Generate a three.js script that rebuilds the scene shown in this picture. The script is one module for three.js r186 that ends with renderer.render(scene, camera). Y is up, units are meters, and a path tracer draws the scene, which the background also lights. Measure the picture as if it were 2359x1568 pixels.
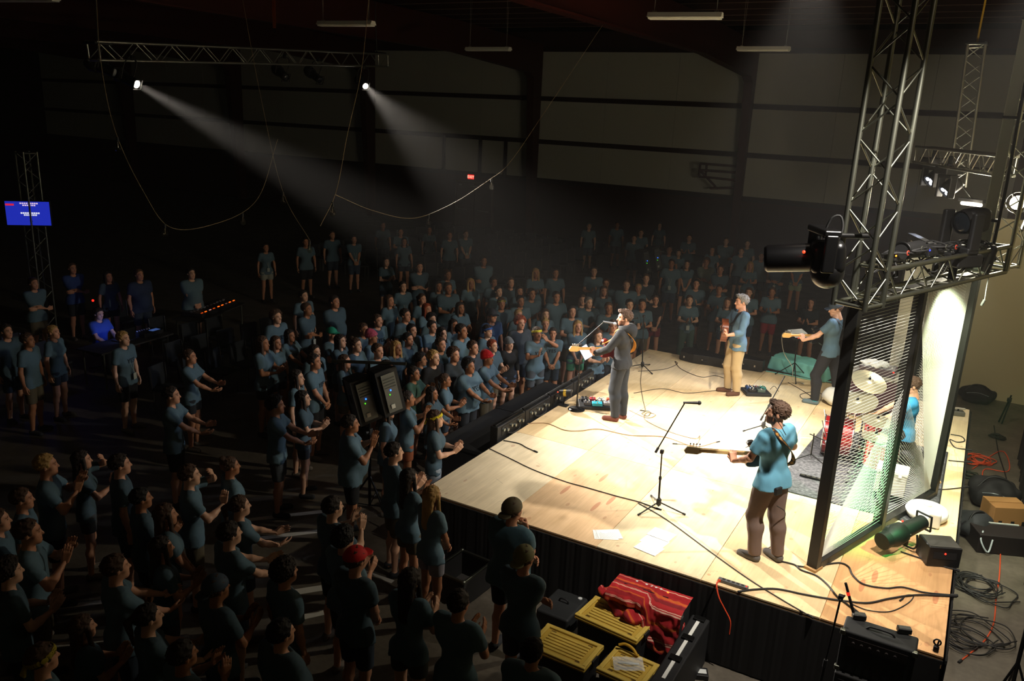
import * as THREE from 'three';
import { mergeGeometries } from 'three/addons/utils/BufferGeometryUtils.js';
import { RoundedBoxGeometry } from 'three/addons/geometries/RoundedBoxGeometry.js';
import { TextGeometry } from 'three/addons/geometries/TextGeometry.js';
import { FontLoader } from 'three/addons/loaders/FontLoader.js';
import { ImprovedNoise } from 'three/addons/math/ImprovedNoise.js';
import { RectAreaLightUniformsLib } from 'three/addons/lights/RectAreaLightUniformsLib.js';

// ---------------------------------------------------------------- camera, haze, exposure
const scene = new THREE.Scene();
scene.background = new THREE.Color(0, 0, 0);
const renderer = new THREE.WebGLRenderer();
renderer.toneMapping = THREE.LinearToneMapping;
renderer.toneMappingExposure = 1.0;
renderer.shadowMap.enabled = true;
RectAreaLightUniformsLib.init();
scene.fog = new THREE.FogExp2(new THREE.Color(1, 0.97, 0.94), 0.0016);   // thin theatrical haze

const FW = 2359, FH = 1568, FPX = 1878.4, EYE = new THREE.Vector3(5.5805, 5.6587, 7.7461);
const camera = new THREE.PerspectiveCamera(2 * Math.atan(FH / 2 / FPX) * 180 / Math.PI, FW / FH, 0.1, 120);
const AX = (() => {
  const pitch = 0.2765, roll = 0.0451, yaw = -0.5126;
  const r0 = new THREE.Vector3(Math.cos(yaw), 0, Math.sin(yaw));
  const fw = new THREE.Vector3(Math.sin(yaw) * Math.cos(pitch), -Math.sin(pitch), -Math.cos(yaw) * Math.cos(pitch));
  const u0 = new THREE.Vector3().crossVectors(r0, fw);
  const r = r0.clone().multiplyScalar(Math.cos(roll)).addScaledVector(u0, Math.sin(roll));
  const u = u0.clone().multiplyScalar(Math.cos(roll)).addScaledVector(r0, -Math.sin(roll));
  return { fw, r, u };
})();
camera.position.copy(EYE);
camera.quaternion.setFromRotationMatrix(new THREE.Matrix4().makeBasis(AX.r, AX.u, AX.fw.clone().negate()));
scene.add(camera);

// where a pixel of the photograph meets a plane (Y, X, Z) or a depth (D)
function pix(x, y, how) {
  const d = AX.fw.clone().multiplyScalar(FPX).addScaledVector(AX.r, x - FW / 2).addScaledVector(AX.u, FH / 2 - y);
  const t = how.Y !== undefined ? (how.Y - EYE.y) / d.y : how.X !== undefined ? (how.X - EYE.x) / d.x : how.Z !== undefined ? (how.Z - EYE.z) / d.z : how.D / FPX;
  return EYE.clone().addScaledVector(d, t);
}
const ST = 0.924, SW = 5.985, SD = 8.053;      // stage height, depth (x) and length (z)
const onStage = (x, y) => pix(x, y, { Y: ST });
const onFloor = (x, y) => pix(x, y, { Y: 0 });

// ---------------------------------------------------------------- stage lighting (the lamps that hold these lights are built further down)
const LAMPS = {
  houseA: { at: new THREE.Vector3(-7.86, 5.78, -2.1), to: new THREE.Vector3(1.2, 2.0, -3.84), color: 0xfff6ea, cd: 2000, angle: 0.14, penumbra: 0.9, radius: 3 },
  houseB: { at: new THREE.Vector3(-8.06, 6.03, -8.6), to: new THREE.Vector3(1.2, 2.1, -3.84), color: 0xfff6ea, cd: 1700, angle: 0.2, penumbra: 0.9, radius: 3 },
  washTop: { at: new THREE.Vector3(3.7, 7.4, -1.5), to: new THREE.Vector3(3.1, 0.9, -3.6), color: 0xfff6ea, cd: 235, angle: 0.6, penumbra: 0.95, radius: 3 },
  washNear: { at: new THREE.Vector3(5.9, 6.95, 0.7), to: new THREE.Vector3(3.8, 0.9, -1.9), color: 0xfff6ea, cd: 165, angle: 0.6, penumbra: 0.8, radius: 2 },
  washBack: { at: new THREE.Vector3(5.93, 4.82, -4.12), to: new THREE.Vector3(0.6, 1.2, -3.2), color: 0xfff4e0, cd: 55, angle: 0.85, penumbra: 0.8, radius: 4 },
  headA: { at: new THREE.Vector3(4.7, 4.78, -8.18), to: new THREE.Vector3(0.3, 1.0, -4.6), color: 0xd9e4ff, cd: 110, angle: 0.55, penumbra: 0.6, radius: 3 },
  headB: { at: new THREE.Vector3(5.0, 4.68, -7.3), to: new THREE.Vector3(1.6, 0.9, -4.9), color: 0xd9e4ff, cd: 80, angle: 0.55, penumbra: 0.6, radius: 3 },
  strings: { at: new THREE.Vector3(5.72, 4.2, -2.55), to: new THREE.Vector3(5.5, 2.7, -3.35), color: 0xf4ffd8, cd: 60, angle: 0.6, penumbra: 0.35, radius: 2 },
  green: { at: new THREE.Vector3(6.6, 3.6, -1.1), to: new THREE.Vector3(5.02, 1.55, -2.0), color: 0x2ee87c, cd: 75, angle: 0.3, penumbra: 0.6, radius: 2 },
};
{ // the open flood lamp at the back shines all round
  const flood = new THREE.PointLight(0xfff2d4, 18, 0, 2); flood.name = 'flood_back'; flood.position.copy(LAMPS.washBack.at).add(new THREE.Vector3(0.0, 0.0, 0.0)); flood.castShadow = true; flood.shadow.radius = 4; scene.add(flood);
  const far = new THREE.PointLight(0xfff2d8, 15, 0, 2); far.name = 'flood_far'; far.position.set(5.4, 4.5, -7.5); far.castShadow = true; far.shadow.radius = 5; scene.add(far);
}
for (const [name, l] of Object.entries(LAMPS)) {
  const s = new THREE.SpotLight(l.color, l.cd, 0, l.angle, l.penumbra, 2);
  s.name = 'spot_' + name; s.position.copy(l.at); s.target.position.copy(l.to); s.shadow.radius = l.radius; s.castShadow = true;
  s.target.updateMatrixWorld(); scene.add(s); scene.add(s.target); s.target.name = 'aim_' + name;
}

// ---------------------------------------------------------------- helpers
const V = (x, y, z) => new THREE.Vector3(x, y, z);
const rng = (seed) => () => { seed = (seed + 0x6d2b79f5) | 0; let t = Math.imul(seed ^ (seed >>> 15), 1 | seed); t = (t + Math.imul(t ^ (t >>> 7), 61 | t)) ^ t; return ((t ^ (t >>> 14)) >>> 0) / 4294967296; };
const noise = new ImprovedNoise();
const taken = {};
const numbered = (n) => { const k = taken[n] = (taken[n] ?? -1) + 1; return k ? n + '_' + String(k).padStart(3, '0') : n; };
function thing(name, label, category, at = V(0, 0, 0), turn = 0, group) {
  const o = new THREE.Group(); o.name = numbered(name); o.position.copy(at); o.rotation.y = turn; o.userData = { label, category };
  if (group) o.userData.group = group;
  scene.add(o); return o;
}
function part(parent, name, geo, mat, label) {
  const m = new THREE.Mesh(geo, mat); m.name = name; m.castShadow = m.receiveShadow = true;
  if (label) m.userData.label = label;
  parent.add(m); return m;
}
function struct(name, geo, mat, label) {
  const m = geo ? new THREE.Mesh(geo, mat) : new THREE.Group(); m.name = numbered(name); m.castShadow = m.receiveShadow = true;
  m.userData.kind = 'structure'; if (label) m.userData.label = label;
  scene.add(m); return m;
}
const mats = {};
function M(color, rough = 0.8, metal = 0, extra) {
  const k = JSON.stringify([color, rough, metal, extra ? Object.keys(extra).map((n) => [n, extra[n]?.uuid ?? extra[n]]) : 0]);
  return mats[k] ??= new (extra && (extra.transmission || extra.clearcoat || extra.sheen) ? THREE.MeshPhysicalMaterial : THREE.MeshStandardMaterial)({ color, roughness: rough, metalness: metal, ...extra });
}
const glow = (color, k = 1) => mats['g' + color + k] ??= new THREE.MeshStandardMaterial({ color: 0x111111, emissive: color, emissiveIntensity: k, roughness: 0.5 });
// geometry
const move = (g, x = 0, y = 0, z = 0) => g.translate(x, y, z);
const box = (w, h, d, x = 0, y = 0, z = 0) => new THREE.BoxGeometry(w, h, d).translate(x, y, z);
const rbox = (w, h, d, r = 0.01, x = 0, y = 0, z = 0, seg = 2) => new RoundedBoxGeometry(w, h, d, seg, Math.min(r, w / 2.02, h / 2.02, d / 2.02)).translate(x, y, z);
const UPV = V(0, 1, 0);
function rod(a, b, r, r2 = r, seg = 8) {
  const l = a.distanceTo(b), g = new THREE.CylinderGeometry(r2, r, l, seg, 1);
  return g.applyMatrix4(new THREE.Matrix4().compose(a.clone().add(b).multiplyScalar(0.5), new THREE.Quaternion().setFromUnitVectors(UPV, b.clone().sub(a).normalize()), V(1, 1, 1)));
}
const unitRod = new THREE.CylinderGeometry(1, 1, 1, 8, 1);
function rodMesh(parent, name, a, b, r, mat) {
  const m = part(parent, name, unitRod, mat), l = a.distanceTo(b);
  m.position.copy(a).add(b).multiplyScalar(0.5); m.quaternion.setFromUnitVectors(UPV, b.clone().sub(a).normalize()); m.scale.set(r, l, r);
  return m;
}
const tube = (pts, r, n = 40, seg = 6, closed = false) => new THREE.TubeGeometry(new THREE.CatmullRomCurve3(pts, closed, 'catmullrom', 0.5), n, r, seg, closed);
const lathe = (pts, seg = 24) => new THREE.LatheGeometry(pts.map((p) => new THREE.Vector2(p[0], p[1])), seg);
function extrude(pts, depth, bevel = 0, curve = false) {
  let s;
  if (curve) s = new THREE.Shape(new THREE.SplineCurve([...pts, pts[0]].map((p) => new THREE.Vector2(p[0], p[1]))).getPoints(48));
  else { s = new THREE.Shape(); pts.forEach((p, i) => (i ? s.lineTo(p[0], p[1]) : s.moveTo(p[0], p[1]))); }
  return new THREE.ExtrudeGeometry(s, { depth, bevelEnabled: bevel > 0, bevelSize: bevel, bevelThickness: bevel, bevelSegments: 2, curveSegments: 8 }).translate(0, 0, -depth / 2);
}
function merge(list) {
  const l = list.map((g) => { const h = g.index ? g.toNonIndexed() : g; for (const k of Object.keys(h.attributes)) if (!['position', 'normal', 'uv'].includes(k)) h.deleteAttribute(k); if (!h.attributes.uv) h.setAttribute('uv', new THREE.BufferAttribute(new Float32Array(h.attributes.position.count * 2), 2)); return h; });
  return mergeGeometries(l);
}
const place = (g, at, q) => g.applyMatrix4(new THREE.Matrix4().compose(at, q ?? new THREE.Quaternion(), V(1, 1, 1)));
const lookQ = (dir, up = UPV) => { const z = dir.clone().normalize(), x = new THREE.Vector3().crossVectors(up, z).normalize(), y = new THREE.Vector3().crossVectors(z, x); return new THREE.Quaternion().setFromRotationMatrix(new THREE.Matrix4().makeBasis(x, y, z)); };
const font = await new FontLoader().loadAsync('fonts/droid/droid_sans_bold.typeface.json');
function text(str, size, depth = 0.003) { const g = new TextGeometry(str, { font, size, depth, curveSegments: 4 }); g.computeBoundingBox(); const b = g.boundingBox; return g.translate(-(b.min.x + b.max.x) / 2, -(b.min.y + b.max.y) / 2, 0); }
// textures
function dataTex(w, h, fn, srgb = true) {
  const a = new Uint8Array(w * h * 4);
  for (let y = 0; y < h; y++) for (let x = 0; x < w; x++) { const c = fn(x / w, y / h, x, y), i = (y * w + x) * 4; a[i] = c[0]; a[i + 1] = c[1]; a[i + 2] = c[2]; a[i + 3] = 255; }
  const t = new THREE.DataTexture(a, w, h); t.wrapS = t.wrapT = THREE.RepeatWrapping; t.magFilter = THREE.LinearFilter; if (srgb) t.colorSpace = THREE.SRGBColorSpace; t.needsUpdate = true; return t;
}
const fbm = (x, y, s = 0) => { let v = 0, a = 0.5; for (let i = 0; i < 5; i++) { v += a * noise.noise(x, y, s + i * 7.3); x *= 2; y *= 2; a *= 0.5; } return v; };
const clamp = (v) => Math.max(0, Math.min(255, v));
function canvasTex(w, h, draw) {
  const c = document.createElement('canvas'); c.width = w; c.height = h; draw(c.getContext('2d'), w, h);
  const t = new THREE.CanvasTexture(c); t.colorSpace = THREE.SRGBColorSpace; t.magFilter = THREE.LinearFilter; t.wrapS = t.wrapT = THREE.RepeatWrapping; return t;
}
// planar uv in metres over x and z
function uvXZ(g, s = 1, ox = 0, oz = 0) { const p = g.attributes.position, uv = new Float32Array(p.count * 2); for (let i = 0; i < p.count; i++) { uv[i * 2] = (p.getX(i) + ox) * s; uv[i * 2 + 1] = (p.getZ(i) + oz) * s; } g.setAttribute('uv', new THREE.BufferAttribute(uv, 2)); return g; }

// shared materials
const BLACK = M('#0d0d0e', 0.6), BLACKMATTE = M('#0b0b0c', 0.95), METALBLACK = M('#141414', 0.4, 0.6), CHROME = M('#c9c9c9', 0.22, 1), ALU = M('#75776c', 0.42, 1), RUBBER = M('#101010', 0.75), WHITEP = M('#dcdad2', 0.7);
// ---------------------------------------------------------------- the hall
const concreteTex = dataTex(1024, 1024, (u, v) => { const n = fbm(u * 9, v * 9, 3) * 46 + fbm(u * 60, v * 60, 9) * 26; return [clamp(150 + n), clamp(144 + n), clamp(134 + n)]; });
const concrete = new THREE.MeshStandardMaterial({ map: concreteTex, color: '#9c968c', roughness: 0.55 });
const floor = struct('floor', uvXZ(box(68, 0.3, 40, -24, -0.15, -6), 0.25), concrete);
{ // painted court lines on the slab
  const line = M('#c9c6bb', 0.6);
  for (const [a, b, w] of [[[560, 1199], [760, 1176], 0.09], [[570, 1243], [745, 1222], 0.09], [[835, 1316], [905, 1340], 0.07], [[120, 1400], [360, 1372], 0.08], [[100, 1490], [380, 1455], 0.08], [[640, 1370], [780, 1348], 0.12], [[660, 1430], [780, 1402], 0.1]]) {
    const p = onFloor(...a), q = onFloor(...b), l = p.distanceTo(q), g = box(l, 0.004, w).rotateY(-Math.atan2(q.z - p.z, q.x - p.x));
    const m = part(floor, 'court_line', g, line); m.position.copy(p).add(q).multiplyScalar(0.5).setY(0.002);
  }
}
const steel = M('#2b1110', 0.6, 0.1), panelMat = M('#dad8c8', 0.85), redWall = M('#3a1a17', 0.8);
struct('wall_far', box(68, 9, 0.3, -24, 4.5, -26.3), redWall);
const backing = scene.children[scene.children.length - 1];
{ // pale insulation panels between the girts, one for each bay and course
  const cols = [-50.5, -41, -31.5, -22, -12.5, -3, 6.5], hs = [[2.62, 4.18], [4.38, 6.06], [6.26, 8.2]];
  const geos = {};
  for (let c = 0; c < 6; c++) for (const [a, b] of hs) for (let k = 0; k < 3; k++) {
    const w = (cols[c + 1] - cols[c]) / 3, key = w.toFixed(3) + a;
    const m = part(backing, 'wall_panel', geos[key] ??= box(w - 0.012, b - a, 0.1), panelMat);
    m.position.set(cols[c] + w * (k + 0.5), (a + b) / 2, -26.1);
  }
  for (const y of [2.55, 4.28, 6.16, 8.25]) { const g = struct('trim', box(66, 0.2, 0.16, -25, y, -26.05), steel); g.name = 'trim_' + y.toFixed(0); }
}
const redSteel = M('#4a1913', 0.55, 0.1);
for (const x of [-41, -31.5, -22, -12.5, -3, 6.5]) { // tapered portal frames: column and rafter
  const f = struct('steel_frame', null);
  const prof = (pts, t) => extrude(pts, t).rotateY(-Math.PI / 2);          // shape in (z, y) -> thickness along x
  part(f, 'column', prof([[-26, 0], [-25.55, 0], [-25.0, 7.0], [-24.6, 7.25], [-19, 7.62], [-19, 8.75], [-26, 8.45]], 0.05), redSteel).position.x = x;
  part(f, 'flange', prof([[-25.58, 0], [-25.5, 0], [-24.95, 7.0], [-25.03, 7.0]], 0.32), redSteel).position.x = x;
  part(f, 'flange', prof([[-25.0, 6.98], [-24.6, 7.22], [-19, 7.6], [8, 7.8], [8, 7.84], [-19, 7.66], [-24.6, 7.28], [-25.0, 7.04]], 0.34), redSteel).position.x = x;
  part(f, 'rafter', prof([[-19, 7.62], [8, 7.82], [8, 8.95], [-19, 8.75]], 0.05), redSteel).position.x = x;
}
struct('ceiling', box(68, 0.2, 40, -24, 9.3, -6), M('#2a1614', 0.9));
for (let i = 0; i < 15; i++) { const z = -24 + i * 1.5 - 0.98 * (i === 5 ? 0 : 0); const p = struct('roof_purlin', box(67.5, 0.22, 0.07, -24, 9.08, z), M('#381713', 0.7)); part(p, 'lip', box(67.5, 0.015, 0.1, -24, 8.965, z + 0.03), M('#8a6a5c', 0.6)); }
struct('wall_left', box(0.3, 9.4, 40, -57.9, 4.7, -6), panelMat);
struct('wall_right', box(0.3, 9.4, 40, 9.6, 4.7, -6), M('#b8ae88', 0.9));
struct('wall_near', box(68, 9.4, 0.3, -24, 4.7, 14.1), panelMat);
// ceiling-high interior partition behind the stage corner
struct('wall_side', box(3.75, 3.9, 0.18, 7.6, 1.95, -12.3), M('#b8ae88', 0.9));
{ // dark drape along the passage behind the stage
  const pts = []; for (let i = 0; i <= 120; i++) pts.push([i * 0.1, 0.04 * Math.sin(i * 1.7) + 0.02 * Math.sin(i * 0.53)]);
  const s = new THREE.Shape(); pts.forEach((p, i) => (i ? s.lineTo(...p) : s.moveTo(...p))); [...pts].reverse().forEach((p) => s.lineTo(p[0], p[1] + 0.015));
  const g = new THREE.ExtrudeGeometry(s, { depth: 2.1, bevelEnabled: false }).rotateX(Math.PI / 2).rotateY(Math.PI / 2);
  const t = thing('drape', 'black pleated drape hanging along the passage behind the stage', 'curtain', V(6.92, 2.15, 3.2));
  part(t, 'cloth', g, M('#16110e', 0.95)); part(t, 'rail', rod(V(0, 0, 0), V(0, 0, -12), 0.02), METALBLACK);
  for (let i = 0; i < 4; i++) part(t, 'post', rod(V(0, -2.15, -4 * i), V(0, 0, -4 * i), 0.02), METALBLACK);
}
{ // exit door group in the far wall
  const d = struct('door_1', null); const x = -15.9;
  part(d, 'door_leaf', box(0.95, 2.1, 0.05, x - 0.5, 1.05, -26.08), M('#5a4438', 0.6)); part(d, 'door_leaf', box(0.95, 2.1, 0.05, x + 0.5, 1.05, -26.08), M('#5a4438', 0.6));
  part(d, 'door_frame', merge([box(0.08, 2.2, 0.12, x - 1.04, 1.1, -26.06), box(0.08, 2.2, 0.12, x + 1.04, 1.1, -26.06), box(2.16, 0.08, 0.12, x, 2.16, -26.06)]), M('#6a5548', 0.5));
  for (const s of [-0.62, 0.62]) part(d, 'push_bar', rbox(0.62, 0.07, 0.06, 0.02, x + s - 0.05, 0.83, -25.98), M('#c7c9c4', 0.35, 0.6));
  part(d, 'closer', rbox(0.5, 0.05, 0.06, 0.01, x + 0.05, 1.98, -25.98), M('#c7c9c4', 0.35, 0.6)); part(d, 'closer', rbox(0.2, 0.05, 0.06, 0.01, x - 0.75, 2.0, -25.98), M('#c7c9c4', 0.35, 0.6));
  for (const px of [-17.7, -15.6, -14.2]) struct('trim', box(0.12, 1.75, 0.1, px, 3.4, -26.0), steel);
  const e = thing('exit_sign', 'red lit exit sign above the double door in the far wall', 'sign', V(-16.04, 2.42, -25.95));
  part(e, 'housing', rbox(0.4, 0.26, 0.08, 0.02), M('#301010', 0.6)); part(e, 'lit_face', box(0.36, 0.22, 0.01, 0, 0, 0.042), glow('#e01515', 1.1)); part(e, 'lit_letters', text('EXIT', 0.13, 0.006).translate(0, 0, 0.046), glow('#ff9a80', 2.2));
}
{ // brick-red steel bracket frame on the column (folded basketball hoop arms)
  const b = thing('wall_bracket', 'dark red steel bracket frame sticking out beside a wall column', 'bracket', V(-3.2, 3.4, -25.4));
  const r = [[V(0, .45, 0), V(-1.2, .5, .9)], [V(0, .2, 0), V(-1.2, .25, .9)], [V(0, -.1, 0), V(-1.2, 0, .9)], [V(0, -.4, 0), V(-.8, -.45, .6)], [V(-1.2, .5, .9), V(-1.2, 0, .9)], [V(-1.2, .25, .9), V(-.6, -.4, .45)], [V(-1.0, .5, .7), V(-1.0, 0, .7)]];
  for (const [p, q] of r) rodMesh(b, 'tube', p, q, 0.045, redSteel);
}
// hanging fluorescent fixtures (off)
function fluorescent(a, b, y, label) {
  const c = a.clone().add(b).multiplyScalar(0.5), L = Math.max(1.2, a.distanceTo(b));
  const t = thing('strip_light', label, 'light', c, -Math.atan2(b.z - a.z, b.x - a.x), 'unlit strip lights hanging from the roof');
  part(t, 'housing', extrude([[-0.1, 0], [0.1, 0], [0.06, 0.07], [-0.06, 0.07]], L, 0.004).rotateY(Math.PI / 2), M('#e8e6da', 0.6));
  part(t, 'lens', rbox(L - 0.02, 0.035, 0.17, 0.015, 0, -0.015, 0), M('#e4e3d6', 0.5));
  for (const s of [-0.42, 0.42]) part(t, 'hanger', merge([rod(V(L * s, 0.07, 0), V(L * s - 0.04, y, 0), 0.004, 0.004, 5), rod(V(L * s, 0.07, 0), V(L * s + 0.04, y, 0), 0.004, 0.004, 5), box(0.06, 0.03, 0.06, L * s, 0.085, 0)]), M('#8d8a80', 0.5, 0.5));
}
for (const [x0, x1, y, l] of [[1495, 1662, 40, 'white strip light hanging above the far half of the stage, nearest the truss tower'], [1700, 1818, 115, 'white strip light hanging just in front of the wall column with the bracket'], [1075, 1175, 115, 'white strip light hanging before the far wall, left of a column'], [735, 860, 57, 'white strip light hanging behind the lamp truss'], [-20, 130, 0, 'white strip light over the sound desk end of the hall']])
  fluorescent(pix(x0, y, { Y: 7.2 }), pix(x1, y, { Y: 7.2 }), 1.7, l);
{ // orange hanging strap and small pendant seen against the dark roof
  const t = thing('hanging_strap', 'orange strap hanging from the roof above the lamp truss', 'strap', pix(630, 0, { D: 20 }));
  part(t, 'webbing', box(0.1, 1.2, 0.01, 0, -0.05, 0), M('#b04a12', 0.8)); part(t, 'hook', tube([V(0, -.65, 0), V(.03, -.7, 0), V(0, -.75, 0), V(-.03, -.7, 0)], 0.01, 16, 6, true), METALBLACK); part(t, 'upper_webbing', box(0.07, 1.5, 0.01, 0, 1.3, 0), M('#b04a12', 0.8));
}
// ---------------------------------------------------------------- the stage
const plyTex = [0, 1, 2].map((k) => canvasTex(512, 1024, (c, w, h) => {
  const r = rng(77 + k); const base = [[232, 212, 172], [230, 194, 150], [234, 216, 180]][k];
  const im = c.createImageData(w, h);
  for (let y = 0; y < h; y++) for (let x = 0; x < w; x++) {
    const g = fbm(x / 40, y / 300, k * 5) * 20 + fbm(x / 9 + 0.4 * noise.noise(x / 80, y / 160, k), y / 220, k + 20) * 16 + fbm(x / 130, y / 150, 40 + k) * 16, i = (y * w + x) * 4;
    im.data[i] = clamp(base[0] + g); im.data[i + 1] = clamp(base[1] + g); im.data[i + 2] = clamp(base[2] + g); im.data[i + 3] = 255;
  }
  c.putImageData(im, 0, 0);
  for (let i = 0; i < 5; i++) { const x = r() * w, y = r() * h; c.save(); c.translate(x, y); c.fillStyle = `rgba(168,110,80,${0.2 + r() * 0.25})`; c.beginPath(); c.ellipse(0, 0, 4 + r() * 8, 8 + r() * 12, 0, 0, 7); c.fill(); c.restore(); }
  for (let i = 0; i < (k === 1 ? 4 : 0); i++) { const x = (0.12 + 0.76 * r()) * w, y = (0.12 + 0.76 * r()) * h; c.save(); c.translate(x, y); c.fillStyle = 'rgba(190,124,92,0.6)'; c.beginPath(); c.ellipse(0, 0, 12, 62, 0, 0, 7); c.fill(); c.restore(); }
  for (let i = 0; i < 16; i++) { c.strokeStyle = 'rgba(70,60,50,0.18)'; c.lineWidth = 1 + r() * 3; c.beginPath(); const x = r() * w, y = r() * h; c.moveTo(x, y); c.quadraticCurveTo(x + r() * 60 - 30, y + r() * 60, x + r() * 120 - 60, y + r() * 90 - 45); c.stroke(); }
}));
const plyMats = [['#ffffff', 0], ['#ffffff', 1], ['#f4ead8', 2], ['#fff4e6', 0], ['#f2dcc2', 1], ['#ffffff', 2]].map(([c, k]) => new THREE.MeshStandardMaterial({ map: plyTex[k], color: new THREE.Color(c).multiplyScalar(0.93), roughness: 0.62 }));
const plyEdge = M('#b98d5c', 0.8);
const stage = struct('stage', null);
{
  const xs = [0, 1.22, 2.44, 3.66, 4.88, SW], pick = { '1,0': 1, '0,0': 5, '2,0': 0, '4,0': 4, '3,0': 3, '1,1': 3 }; const r = rng(5);
  for (let i = 0; i < 5; i++) {
    let z = 0, first = i % 2 === 1 ? 2.44 : 2.44, k = 0; const cuts = [0];
    const step = [[2.44, 4.88, 7.32, SD], [2.44, 4.88, 7.32, SD], [2.53, 4.97, 7.4, SD], [2.53, 4.97, 7.41, SD], [2.44, 4.88, 7.32, SD]][i];
    for (const e of step) {
      const w = xs[i + 1] - xs[i] - 0.006, d = e - z - 0.006;
      const g = rbox(w, 0.019, d, 0.002, 0, 0, 0, 1); uvXZ(g, 1); const uv = g.attributes.uv; for (let n = 0; n < uv.count; n++) uv.setXY(n, uv.getX(n) / 1.22 + 0.5 + i * 0.13, uv.getY(n) / 2.44 + 0.5 + k * 0.21);
      const m = part(stage, 'plywood_sheet', g, plyMats[pick[i + ',' + k] ?? [0, 3, 5, 2, 3, 0][Math.floor(r() * 6)]]);
      m.position.set((xs[i] + xs[i + 1]) / 2, ST - 0.0095 - r() * 0.0015, -(z + e) / 2); z = e; k++;
    }
  }
  part(stage, 'deck_frame', box(SW - 0.01, 0.11, SD - 0.01, SW / 2, ST - 0.075, -SD / 2), plyEdge);
  const legs = []; for (let i = 0; i < 6; i++) for (let j = 0; j < 5; j++) legs.push(box(0.07, ST - 0.13, 0.07, 0.15 + i * (SW - 0.3) / 5, (ST - 0.13) / 2, -0.15 - j * (SD - 0.3) / 4));
  part(stage, 'understructure', merge(legs), M('#5d4630', 0.9));
}
{ // black pleated skirts round the stage
  const skirt = (len) => { const s = new THREE.Shape(), p = []; for (let i = 0; i <= len / 0.03; i++) p.push([i * 0.03, 0.0022 * Math.sin(i * 1.1) + 0.0012 * Math.sin(i * 2.9)]); p.forEach((q, i) => (i ? s.lineTo(...q) : s.moveTo(...q))); p.reverse().forEach((q) => s.lineTo(q[0], q[1] - 0.006)); return new THREE.ExtrudeGeometry(s, { depth: ST - 0.05, bevelEnabled: false }).rotateX(Math.PI / 2); };
  const cloth = M('#0e0b0a', 0.95);
  const a = thing('stage_skirt', 'black pleated skirt along the side of the stage facing the storage bins', 'skirt', V(0, ST - 0.03, 0.035)); part(a, 'cloth', skirt(SW), cloth); part(a, 'band', box(SW, 0.04, 0.012, SW / 2, -0.02, -0.012), BLACKMATTE);
  const b = thing('stage_skirt', 'black pleated skirt along the stage front behind the light panels', 'skirt', V(-0.035, ST - 0.03, 0), Math.PI / 2); part(b, 'cloth', skirt(SD), cloth); part(b, 'band', box(SD, 0.04, 0.012, SD / 2, -0.02, 0.012), BLACKMATTE);
  const c = thing('stage_skirt', 'black pleated skirt along the rear edge of the stage', 'skirt', V(SW + 0.035, ST - 0.03, 0), Math.PI / 2); part(c, 'cloth', skirt(SD), cloth); part(c, 'band', box(SD, 0.04, 0.012, SD / 2, -0.02, -0.012), BLACKMATTE);
}
// ---------------------------------------------------------------- people: distance fields meshed by surface nets
function surf(f, lo, hi, h) {
  const n = [0, 1, 2].map((i) => Math.ceil((hi[i] - lo[i]) / h) + 2), [nx, ny, nz] = n, val = new Float32Array(nx * ny * nz), B = 4;
  for (let bz = 0; bz < nz; bz += B) for (let by = 0; by < ny; by += B) for (let bx = 0; bx < nx; bx += B) {
    const d = f(lo[0] + (bx + 1.5) * h, lo[1] + (by + 1.5) * h, lo[2] + (bz + 1.5) * h), far = Math.abs(d) > h * 5.6;
    for (let z = bz; z < Math.min(bz + B, nz); z++) for (let y = by; y < Math.min(by + B, ny); y++) for (let x = bx; x < Math.min(bx + B, nx); x++) val[(z * ny + y) * nx + x] = far ? d : f(lo[0] + x * h, lo[1] + y * h, lo[2] + z * h);
  }
  const id = new Int32Array(nx * ny * nz).fill(-1), pos = [], idx = [];
  const E = [[0, 1], [2, 3], [4, 5], [6, 7], [0, 2], [1, 3], [4, 6], [5, 7], [0, 4], [1, 5], [2, 6], [3, 7]], v = new Float64Array(8);
  for (let z = 0; z < nz - 1; z++) for (let y = 0; y < ny - 1; y++) for (let x = 0; x < nx - 1; x++) {
    const o = (z * ny + y) * nx + x; let s = 0;
    for (let c = 0; c < 8; c++) { v[c] = val[o + (c & 1) + (c & 2 ? nx : 0) + (c & 4 ? nx * ny : 0)]; if (v[c] < 0) s++; }
    if (s === 0 || s === 8) continue;
    let px = 0, py = 0, pz = 0, m = 0;
    for (const [a, b] of E) if ((v[a] < 0) !== (v[b] < 0)) { const t = v[a] / (v[a] - v[b]); px += (a & 1) + ((b & 1) - (a & 1)) * t; py += ((a >> 1) & 1) + (((b >> 1) & 1) - ((a >> 1) & 1)) * t; pz += (a >> 2) + ((b >> 2) - (a >> 2)) * t; m++; }
    id[o] = pos.length / 3; pos.push(lo[0] + (x + px / m) * h, lo[1] + (y + py / m) * h, lo[2] + (z + pz / m) * h);
  }
  const st = [1, nx, nx * ny];
  for (let z = 1; z < nz - 1; z++) for (let y = 1; y < ny - 1; y++) for (let x = 1; x < nx - 1; x++) {
    const o = (z * ny + y) * nx + x, a = val[o] < 0;
    for (let k = 0; k < 3; k++) {
      if (a === (val[o + st[k]] < 0)) continue;
      const u = st[(k + 1) % 3], w = st[(k + 2) % 3], q = [id[o], id[o - u], id[o - u - w], id[o - w]];
      if (q.some((i) => i < 0)) continue;
      if (a) idx.push(q[0], q[1], q[2], q[0], q[2], q[3]); else idx.push(q[0], q[2], q[1], q[0], q[3], q[2]);
    }
  }
  const g = new THREE.BufferGeometry(); g.setAttribute('position', new THREE.Float32BufferAttribute(pos, 3)); g.setIndex(idx); g.computeVertexNormals(); return g;
}
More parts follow.
